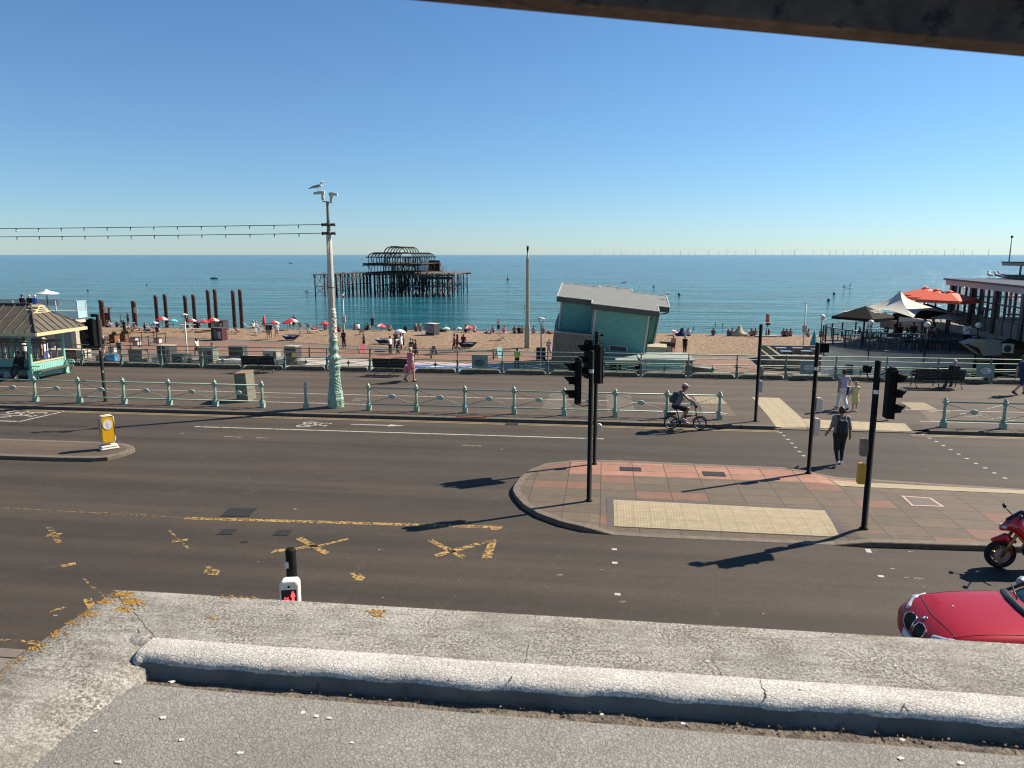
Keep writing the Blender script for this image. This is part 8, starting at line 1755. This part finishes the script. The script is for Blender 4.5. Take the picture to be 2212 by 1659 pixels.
# canopies
def canopy(px, py, t_, w_, zb, label, m, rise=.9, rot=45, val=.25, sag=0, cap=None, name='canopy_parasol', txt=None, lift=0):
    q = T(px, py, t_); t = thing(name, label, 'parasol', (q.x, t_, zb), R(rot), None); top = q.z-zb; e_ = top-rise
    MB().tube([(0, 0, 0), (0, 0, top)], .06, 8).build('pole', M_nv, t)
    mb = MB(); n = 8; C_ = [(-w_/2, -w_/2), (w_/2, -w_/2), (w_/2, w_/2), (-w_/2, w_/2)]
    for k in range(4):
        a, b = Vector(C_[k]), Vector(C_[(k+1) % 4]); vs = []
        for i in range(n+1):
            s = i/n
            for j in range(n+1):
                u_ = j/n; p = a.lerp(b, u_)*s; edge = 4*u_*(1-u_)
                z = top-rise*(s**(.55 if sag else 1.0))-(0); p = p*(1-sag*edge*s*.35); z += sag*edge*s*s*.32
                vs.append((p.x, p.y, z))
            
        fs = [(i*(n+1)+j, (i+1)*(n+1)+j, (i+1)*(n+1)+j+1, i*(n+1)+j+1) for i in range(n) for j in range(n)]; mb.add(vs, fs, True)
        if val: mb.add([(*a, e_), (*b, e_), (*b, e_-val), (*a, e_-val)], [(0, 1, 2, 3)])
    o = mb.build('canopy', m, t)
    if cap: mb = MB(); mb.lathe([(.16, top-.10), (.30, top-.06), (.22, top+.03), (.05, top+.08)], n=4); mb.build('vent', cap, t)
    mb = MB()
    for c in C_: mb.tube([(0, 0, e_+.05), (c[0]*.95, c[1]*.95, e_+.0)], .02, 4)
    mb.build('rib', M_nv, t); return t, e_, top
M_or = mat('orange-red canopy', (.62, .085, .03), .7, var=.08); M_blc = mat('charcoal canopy', (.014, .013, .013), .8, var=.12); M_blc.node_tree.nodes['Principled BSDF'].inputs['Specular IOR Level'].default_value = .08; M_crc = mat('cream sail canopy', (.50, .46, .38), .8, var=.12, scale=1.5)
for px, py, t_, lb in [(2000, 621.5, 60, 'orange-red parasol at the left of three beside the restaurant'), (2024, 626, 57, 'orange-red parasol in the middle of three beside the restaurant'), (2052, 630, 53, 'orange-red parasol at the right of three, overlapping the glass')]:
    t, e_, tp_ = canopy(px, py, t_, 2.9, .95 if t_ < 60 else .5, lb, M_or, .52, 38, .2, cap=M_or, name='orange_parasol')
t, e_, tp_ = canopy(1870, 661, 53, 3.0, .05, 'charcoal square parasol with white lettering on the left of the terrace', M_blc, .72, 40, .18)
mb = MB(); 
for i, (tx, dz) in enumerate([('THE', .34), ('LONDON', .12), ('ESSENCE', -.10), ('CO', -.3)]): mb.text(tx, .27 if 0 < i < 3 else .13, Matrix.Translation((0, -.78, tp_-.345)) @ Matrix.Rotation(R(25.7), 4, 'X') @ Matrix.Translation((.1, dz*1.0, .02)), .001)
o = mb.build('lettering', mat('canopy lettering', (.5, .48, .44)), t)
canopy(1945, 628.5, 55, 5.4, .05, 'large cream pointed sail parasol in the middle of the terrace', M_crc, 1.55, 38, 0, sag=1)
canopy(2003, 655.5, 57, 3.1, .4, 'charcoal square parasol behind the cream sail', M_blc, .78, 35, .2)
canopy(2052, 677, 52, 1.6, .95, 'small pale parasol near the raised terrace', mat('taupe canopy', (.2, .18, .15), .8), .3, 30, .05)
# tables, chairs, diners
M_tt = mat('blue-grey table top', (.16, .19, .24), .25); M_chr = mat('dark rattan chair', (.02, .02, .022), .7)
def table(x, y, z, label, r=0):
    t = thing('terrace_table', label, 'table', (x, y, z), R(r), 'tables on the curved terrace'); MB().b(-.45, .45, -.4, .4, .70, .74).build('table_top', M_tt, t)
    for s in (-1, 1):
        for s2 in (-1, 1): MB().bar((s*.38, s2*.33, 0), (s*.38, s2*.33, .70), .04).build('leg', M_dkf, t)
    return t
def chair_m():
    t = thing('terrace_chair', '', 'chair', (0, 0, -50), 0, 'chairs on the curved terrace'); MB().b(-.24, .24, -.24, .24, .42, .47).build('seat', M_chr, t); MB().hexa([(-.24, -.26, .47), (.24, -.26, .47), (.24, -.21, .47), (-.24, -.21, .47), (-.24, -.34, .90), (.24, -.34, .90), (.24, -.30, .90), (-.24, -.30, .90)]).build('backrest', M_chr, t)
    for s in (-1, 1):
        for s2 in (-1, 1): MB().bar((s*.24, s2*.24, 0), (s*.21, s2*.2, .43), .03).build('leg', M_sil, t)
        MB().tube([(s*.25, -.28, .68), (s*.25, .2, .68), (s*.23, .2, .45)], .02, 5).build('armrest', M_sil, t)
    return t
ch0 = None; tabs = [(17.3, 53.2, 'at the rounded left end'), (17.4, 56.3, 'at the far left of the terrace'), (19.0, 51.5, 'at the front below the charcoal parasol'), (19.3, 54.5, 'under the charcoal parasol'), (19.8, 57.6, 'along the far rail'), (21.0, 51.6, 'at the front beside the middle globe lamp'), (21.4, 54.6, 'under the cream sail parasol'), (22.7, 51.4, 'at the front right of the terrace'), (22.9, 57.0, 'behind the cream sail parasol')]
for i, (x, y, lb) in enumerate(tabs):
    table(x, y, .05, 'blue-grey topped table '+lb, 5)
    for s, w_ in ((-1, 'left'), (1, 'right')):
        if ch0 is None: ch0 = chair_m(); c_ = ch0
        else: c_ = dup(ch0)
        c_.location = (x+s*.72, y+.1*s, .05); c_.rotation_euler = (0, 0, R(-90*s*-1)+R(rx.uniform(-15, 15))); c_['label'] = 'dark chair on the %s of the table %s' % (w_, lb)
for x, y, rz_, lb, tp in [(20.35, 55.0, 60, 'diner with long dark hair at the cream sail parasol', 'grey'), (20.9, 55.6, 20, 'diner in black leaning over a table', 'black'), (22.2, 56.6, 170, 'diner in a cap behind the sail pole', 'dgrey'), (23.1, 55.3, 90, 'diner in pale pink right of the sail pole', 'lilac'), (22.0, 53.2, 100, 'diner in dark red near the front right', 'dred')]:
    person(lb, x, y, .05, R(rz_), 'seat', tp, 'dgrey', 'dark', 1, 1.72, longhair='long' in lb)
person('waiter in a white shirt and dark apron standing at the right of the terrace', 23.55, 51.6, .05, R(170), 'phone', 'white', 'black', 'dark', 2, 1.85, sleeve=1.6)
# sunken beach terrace with walls, tables and a closed turquoise parasol
sw = thing('terrace_planter_wall', 'grey concrete walls of the small sunken terrace left of the restaurant', 'wall', (15, 58, ZL)); M_con = mat('grey-brown concrete', (.19, .165, .13), .9, var=.2, scale=1.5, fine=30)
A = L(*C5(1030, 945)); B_ = L(*C5(1230, 985)); 
def wall_seg(a, b, h, w_=.25, nm='wall'): MB().bar((a[0]-15, a[1]-58, h/2), (b[0]-15, b[1]-58, h/2), w_, h).build(nm, M_con, sw)
wall_seg((13.98, 62.86), (20, 62.7), .88); wall_seg((13.98, 62.86), (14.3, 70.4), .88); wall_seg((14.7, 64.1), (20, 64.0), 1.08); wall_seg((14.7, 64.1), (15.0, 70.4), 1.1); wall_seg((14.3, 70.4), (20, 70.6), 1.15)
mb = MB(); r_ = random.Random(3)
for i in range(260):
    f = r_.random(); x = 14.15+.3*f+r_.uniform(0, .45); y = 63.2+7*f; mb.tube([(x-15, y-58, .7), (x-15+r_.uniform(-.15, .15), y-58, .95+r_.random()*.2)], [.05, .01], 3)
o = mb.build('planting', mat('grey-green planting', (.05, .065, .035), .9, var=.4, scale=8), sw)
MB().b(-.2, 5.5, 6.2, 12.3, .3, .38).build('terrace_floor', M_con, sw)
for i, (x, y, lb) in enumerate([(15.9, 69.0, 'far left corner'), (15.8, 66.6, 'left side'), (17.4, 69.2, 'far side'), (17.6, 67.0, 'middle'), (18.8, 68.4, 'right side')]):
    t = table(x, y, ZL+.38, 'white topped table on the sunken terrace, '+lb); t.children[0].scale = (1.2, 1.2, 1)
    for c_ in t.children[:1]: c_.data = c_.data.copy(); c_.data.materials[0] = M_wh
    t['group'] = 'tables on the sunken terrace'
q = G(*C5(1665, 800), ZL+.38); t = thing('closed_parasol', 'closed turquoise parasol on the sunken terrace', 'parasol', (q.x, q.y, ZL+.38)); hh = T(*C5(1682, 560), q.y).z-ZL-.38
MB().tube([(0, 0, 0), (0, 0, hh)], .05, 6).build('pole', M_sil, t); MB().lathe([(.34, .5), (.32, 1.0), (.24, hh*.6), (.14, hh-.3), (.04, hh)], n=9, smooth=False).build('canopy', mat('turquoise closed canopy', (.06, .28, .32), .8, var=.15), t)
q = T(*C5(1785, 745), 49.5); t = thing('floodlight', 'black floodlight on a bracket at the left end of the terrace wall', 'floodlight', (q.x, 49.5, q.z)); MB().b(-.28, .28, -.15, .15, -.3, .3).build('housing', M_blk2, t, bevel=.03); MB().tube([(0, 0, -.3), (0, 0, -.5), (.45, .3, -.6)], .04, 6).build('bracket', M_blk2, t)
for i, (px, py) in enumerate([(2087, 601), (2103, 603), (2112, 602)]): q = G(px, py, zc+.48); gull(q.x+1.6, q.y, zc+.48, R(40*i), 1.4, ['gull at the left of three on the restaurant roof', 'gull in the middle of three on the restaurant roof', 'gull at the right of three on the restaurant roof'][i])
# ================================================================ OUR BUILDING: BAY ROOF AND WINDOW FRAME
M_cop = crackle('weathered white coping', (.42, .40, .35), 150, (.10, .085, .062), 1.0, crack=.35, lichen=True)
M_band = crackle('chalky white render band', (.62, .60, .54), 75, (.2, .175, .14), .5, (1, 1.8, 1), .4)
M_deck = crackle('crazed grey roof coating', (.265, .255, .232), 95, (.13, .12, .10), .5, crack=.75)
M_face = mat('shade-darkened stained face', (.11, .11, .10), .9, var=.3, scale=6, c2=(.05, .045, .035), thr=.6)  # shade of the sunless inner face put into its base colour
M_gut = mat('silted gutter', (.12, .095, .07), .95, var=.35, scale=12, c2=(.05, .04, .03), thr=.52, fine=90, bump=.8)
t = thing('bay_roof', 'weathered white flat roof of the bay below the window with raised kerb, gutter and lichen', 'roof')
rr = random.Random(21)
def strip(name, m, prof_fn, x0, x1, n=60, par=t, sm=True, bev=0):
    mb = MB(); vs = []; K_ = None
    for i in range(n+1):
        x = x0+(x1-x0)*i/n; pr = prof_fn(x); K_ = len(pr); vs += [(p[0], p[1], p[2]) if len(p) == 3 else (x, p[0], p[1]) for p in pr]
    mb.add(vs, [(i*K_+j, i*K_+j+1, (i+1)*K_+j+1, (i+1)*K_+j) for i in range(n) for j in range(K_-1)], sm); return mb.build(name, m, par)
wv = lambda x: .006*sin(x*3.1)+.004*sin(x*8.3+1)+.002*sin(x*19)
XO = -1.75; YO = 2.335
def wv3(x): return .003*sin(x*11)+.002*sin(x*23+1)
# front coping: outer edge to band; corner mitred to the left slope
xi = -1.36
def fc(x):
    yi = max(2.02+wv(x)*.4, YO-(x-XO)-.0005); f = lambda k: YO-.012-(YO-.012-yi)*k
    if yi > YO-.012: yi = YO-.013
    return [(YO, 4.2), (YO, 4.985+.001*sin(x*40)), (YO-.012, 5.0), (f(.35), 5.001+wv(x)*.1), (f(.7), 5.0), (f(1), 5.0)]
strip('front_coping', M_cop, fc, XO, 9, 420)
strip('raised_kerb', M_band, lambda x: [(2.028+wv(x)*.4, 4.9975), (2.02+wv(x)*.4, 5.0012), (1.985, 5.002+wv3(x)*.3), (1.95, 5.001+wv3(x)*.4), (1.934+wv(x)*.5, 4.997), (1.920+wv(x)*.7+wv3(x*2), 4.988+wv3(x)*.5), (1.915+wv(x)*.7+wv3(x*2), 4.974)], -1.40, 9, 260)
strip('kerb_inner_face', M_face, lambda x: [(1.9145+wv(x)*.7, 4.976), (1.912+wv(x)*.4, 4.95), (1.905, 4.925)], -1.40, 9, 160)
strip('gutter', M_gut, lambda x: [(1.93, 4.930), (1.90, 4.934+wv3(x*3)*.5), (1.87, 4.932+wv3(x*2)*.5), (1.80, 4.93)], -1.42, 9, 200)
strip('roof_deck', M_deck, lambda x: [(1.868-.02*min(1, (x+1.37)/1.5), 4.92), (1.862-.02*min(1, (x+1.37)/1.5)+wv(x)*.3, 4.942), (1.85-.02*min(1, (x+1.37)/1.5), 4.947), (1.6, 4.948+.001*sin(x*7)), (1.0, 4.95), (.25, 4.952)], -1.40, 9, 120)
# left slope: from the outer edge at x=XO falling to the deck
mb = MB(); vs = []; n = 60; K_ = 9
for i in range(n+1):
    y = YO-(YO-.25)*i/n; w_ = .45+.0*y; drop_ = .05
    top = min(1, max(0, (2.07-y)/.20))       # mitre: level at the corner, bevelled further in
    pr = [(XO, 4.2), (XO, 4.985), (XO+.012, 5.0)]
    for k in range(1, 6):
        s_ = k/5; x = XO+.03+(.35-.02*sin(y*3))*s_; pr.append((x, 5.0-top*drop_*(s_**2.2)-.012*top*s_*sin(y*5)))
    pr.append((XO+.42, 4.90))
    vs += [(p[0], y, p[1]+(.0015 if y > 2.03 and p[0] > XO+.02 else 0)-.006*(1 if (p[0]-XO) > (YO-y) else 0)) for p in pr]
mb.add(vs, [(i*K_+j, (i+1)*K_+j, (i+1)*K_+j+1, i*K_+j+1) for i in range(n) for j in range(K_-1)], True)
mb.build('left_coping', M_cop, t)
# end of the kerb band where it meets the slope
mb = MB(); mb.ell((-1.39, 1.97, 4.972), (.035, .055, .028), 16, 10); mb.build('kerb_stop', M_band, t)
MB().ell((-1.44, 2.035, 4.982), (.055, .05, .020), 16, 10).build('mitre_mound', M_cop, t)
# cracks in the coping and band
M_cr = mat('crack shadow', (.06, .05, .042), 1)
def crack(pts, w=.0035):
    mb = MB(); out = []
    for i, p in enumerate(pts): out.append(Vector(p))
    mb.tube(out, w, 4); return mb.build('crack', M_cr, t)
def cz(pts, z, w=.002, jit=.004):
    P = [G(*p, z) for p in pts]; out = []
    for a, b in zip(P[:-1], P[1:]):
        for k in range(5): 
            q_ = a.lerp(b, k/5); out.append((q_.x+rr.uniform(-jit, jit), q_.y+rr.uniform(-jit, jit)*.3, z-.0011))
    out.append((P[-1].x, P[-1].y, z-.0011)); return crack(out, w)
cz([(290, 1322), (318, 1357), (346, 1388)], 5.0, .0019); cz([(1158, 1328), (1148, 1370), (1133, 1432)], 5.0, .0017, .002)
cz([(1508, 1350), (1522, 1400), (1560, 1460)], 5.0, .0017, .002); cz([(1872, 1368), (1905, 1410), (1960, 1455), (2020, 1488)], 5.0, .0017, .003)
cz([(1108, 1432), (1104, 1462), (1103, 1470)], 5.001, .0015); cz([(1640, 1464), (1650, 1490), (1655, 1506)], 5.001, .0018); cz([(1930, 1480), (1950, 1515), (1962, 1535)], 5.001, .0018)
P = [G(*p, 4.946) for p in [(287, 1470), (240, 1508), (195, 1540), (149, 1577), (110, 1606), (60, 1645)]]
for off, w_ in ((0, .0032), (.012, .0016)):
    crack([(q_.x+off+rr.uniform(-.003, .003), q_.y, 4.9475) for a_, b_ in zip(P[:-1], P[1:]) for q_ in [a_.lerp(b_, k/4) for k in range(4)]], w_)
# droppings, leaf litter in the gutter
M_gua = mat('bird droppings', (.62, .60, .50), .8, var=.3, scale=90); mb = MB()
def blotch(p, z, r0, k=17, sx=1.5):
    r0 *= .72
    a = G(*p, z); mb.add([(a.x+r0*sx*rr.uniform(.25, 1)*cos(2*pi*i/k), a.y+r0*rr.uniform(.25, 1)*sin(2*pi*i/k), z+.0035) for i in range(k)], [tuple(range(k))])
for p, z, r0 in [((352, 1552), 4.947, .013), ((372, 1475), 4.947, .012), ((392, 1600), 4.947, .010), ((258, 1648), 4.947, .012), ((520, 1628), 4.947, .013), ((684, 1549), 4.947, .009), ((712, 1553), 4.947, .011), ((1475, 1565), 4.947, .008), ((1300, 1545), 4.947, .008), ((1945, 1640), 4.947, .014), ((2075, 1650), 4.947, .012), ((1950, 1600), 4.947, .01), ((760, 1606), 4.947, .006), ((206, 1581), 4.947, .008), ((1255, 1348), 5.001, .004), ((980, 1460), 5.002, .006), ((1730, 1490), 5.002, .009), ((460, 1360), 5.001, .004), ((1530, 1430), 5.001, .006), ((1935, 1440), 5.001, .006)]: blotch(p, z, r0)
mb.build('bird_droppings', M_gua, t)
mb = MB(); M_leaf = mat('dry leaf litter', (.16, .11, .06), .9, var=.6, scale=60)
for i in range(600):
    x = rr.uniform(-1.3, 3.2)
    if rr.random() > .25+.75*min(1, (x+1.3)/1.2): continue
    y = 1.905-abs(rr.gauss(0, .02)); s_ = rr.uniform(.002, .007); a = rr.random()*6.28; zz_ = 4.936+rr.random()*.008
    mb.add([(x-s_*cos(a), y-s_*sin(a), zz_), (x+s_*.4*sin(a), y-s_*.4*cos(a), zz_+s_*.6), (x+s_*cos(a), y+s_*sin(a), zz_+s_*.2), (x-s_*.4*sin(a), y+s_*.4*cos(a), zz_)], [(0, 1, 2, 3)])
o = mb.build('leaf_litter', M_leaf, t); o['kind'] = 'stuff'
# lichen clumps: raised crust on the corner
mb = MB(); M_lic = mat('ochre lichen', (.30, .165, .022), .95, var=.5, scale=60, c2=(.12, .075, .025), thr=.5)
def lich(p, r0, n, z=5.0):
    a = G(*p, z)
    for i in range(int(n*1.5)):
        x = a.x+rr.gauss(0, r0)*1.7; y = a.y+rr.gauss(0, r0)*.8
        if x < XO+.004 or y > YO-.004: continue
        s_ = rr.uniform(.0015, .0045); mb.ell((x, y, z+.0005), (s_*1.6, s_, .002), 6, 4)
for p, r0, n in [((266, 1284), .012, 130), ((285, 1300), .014, 110), ((262, 1318), .012, 60), ((225, 1300), .012, 45), ((812, 1322), .009, 42), ((815, 1330), .006, 20), ((500, 1287), .012, 18), ((456, 1336), .010, 9), ((190, 1330), .012, 30), ((150, 1345), .012, 26), ((120, 1370), .012, 22), ((60, 1402), .012, 26), ((30, 1425), .012, 22), ((545, 1290), .01, 8), ((80, 1395), .016, 18)]: lich(p, r0, n)
mb.build('lichen', M_lic, t)
# wall of our building below the roof
MB().b(XO+.01, 9, .3, YO-.01, -.2, 4.6).build('bay_wall', mat('cream stucco', (.5, .47, .4), .8), t)
# tilted window sash overhead
wt = thing('window_frame', 'dark brown wooden bar of an open window sash across the top right corner', 'window frame')
A = Vector(ray(930, -8))*1.15+Vector((0, 0, EYE)); B = Vector(ray(2330, 121))*1.15+Vector((0, 0, EYE))
d = (B-A).normalized(); up = Vector((0, 0, 1)); up = (up-d*up.dot(d)).normalized(); bk = d.cross(up)
A2 = A-d*.35; B2 = B+d*.3
def beam(nm, m, o0, o1, h0, h1):
    mb = MB(); P = [A2+bk*o0+up*h0, B2+bk*o0+up*h0, B2+bk*o1+up*h0, A2+bk*o1+up*h0, A2+bk*o0+up*h1, B2+bk*o0+up*h1, B2+bk*o1+up*h1, A2+bk*o1+up*h1]
    mb.hexa(P); return mb.build(nm, m, wt, bevel=.003)
beam('sash_rail', mat('flaking brown wood', (.10, .06, .042), .8, var=.5, scale=7, c2=(.022, .014, .012), thr=.52, fine=40), -.03, .03, 0, .062)
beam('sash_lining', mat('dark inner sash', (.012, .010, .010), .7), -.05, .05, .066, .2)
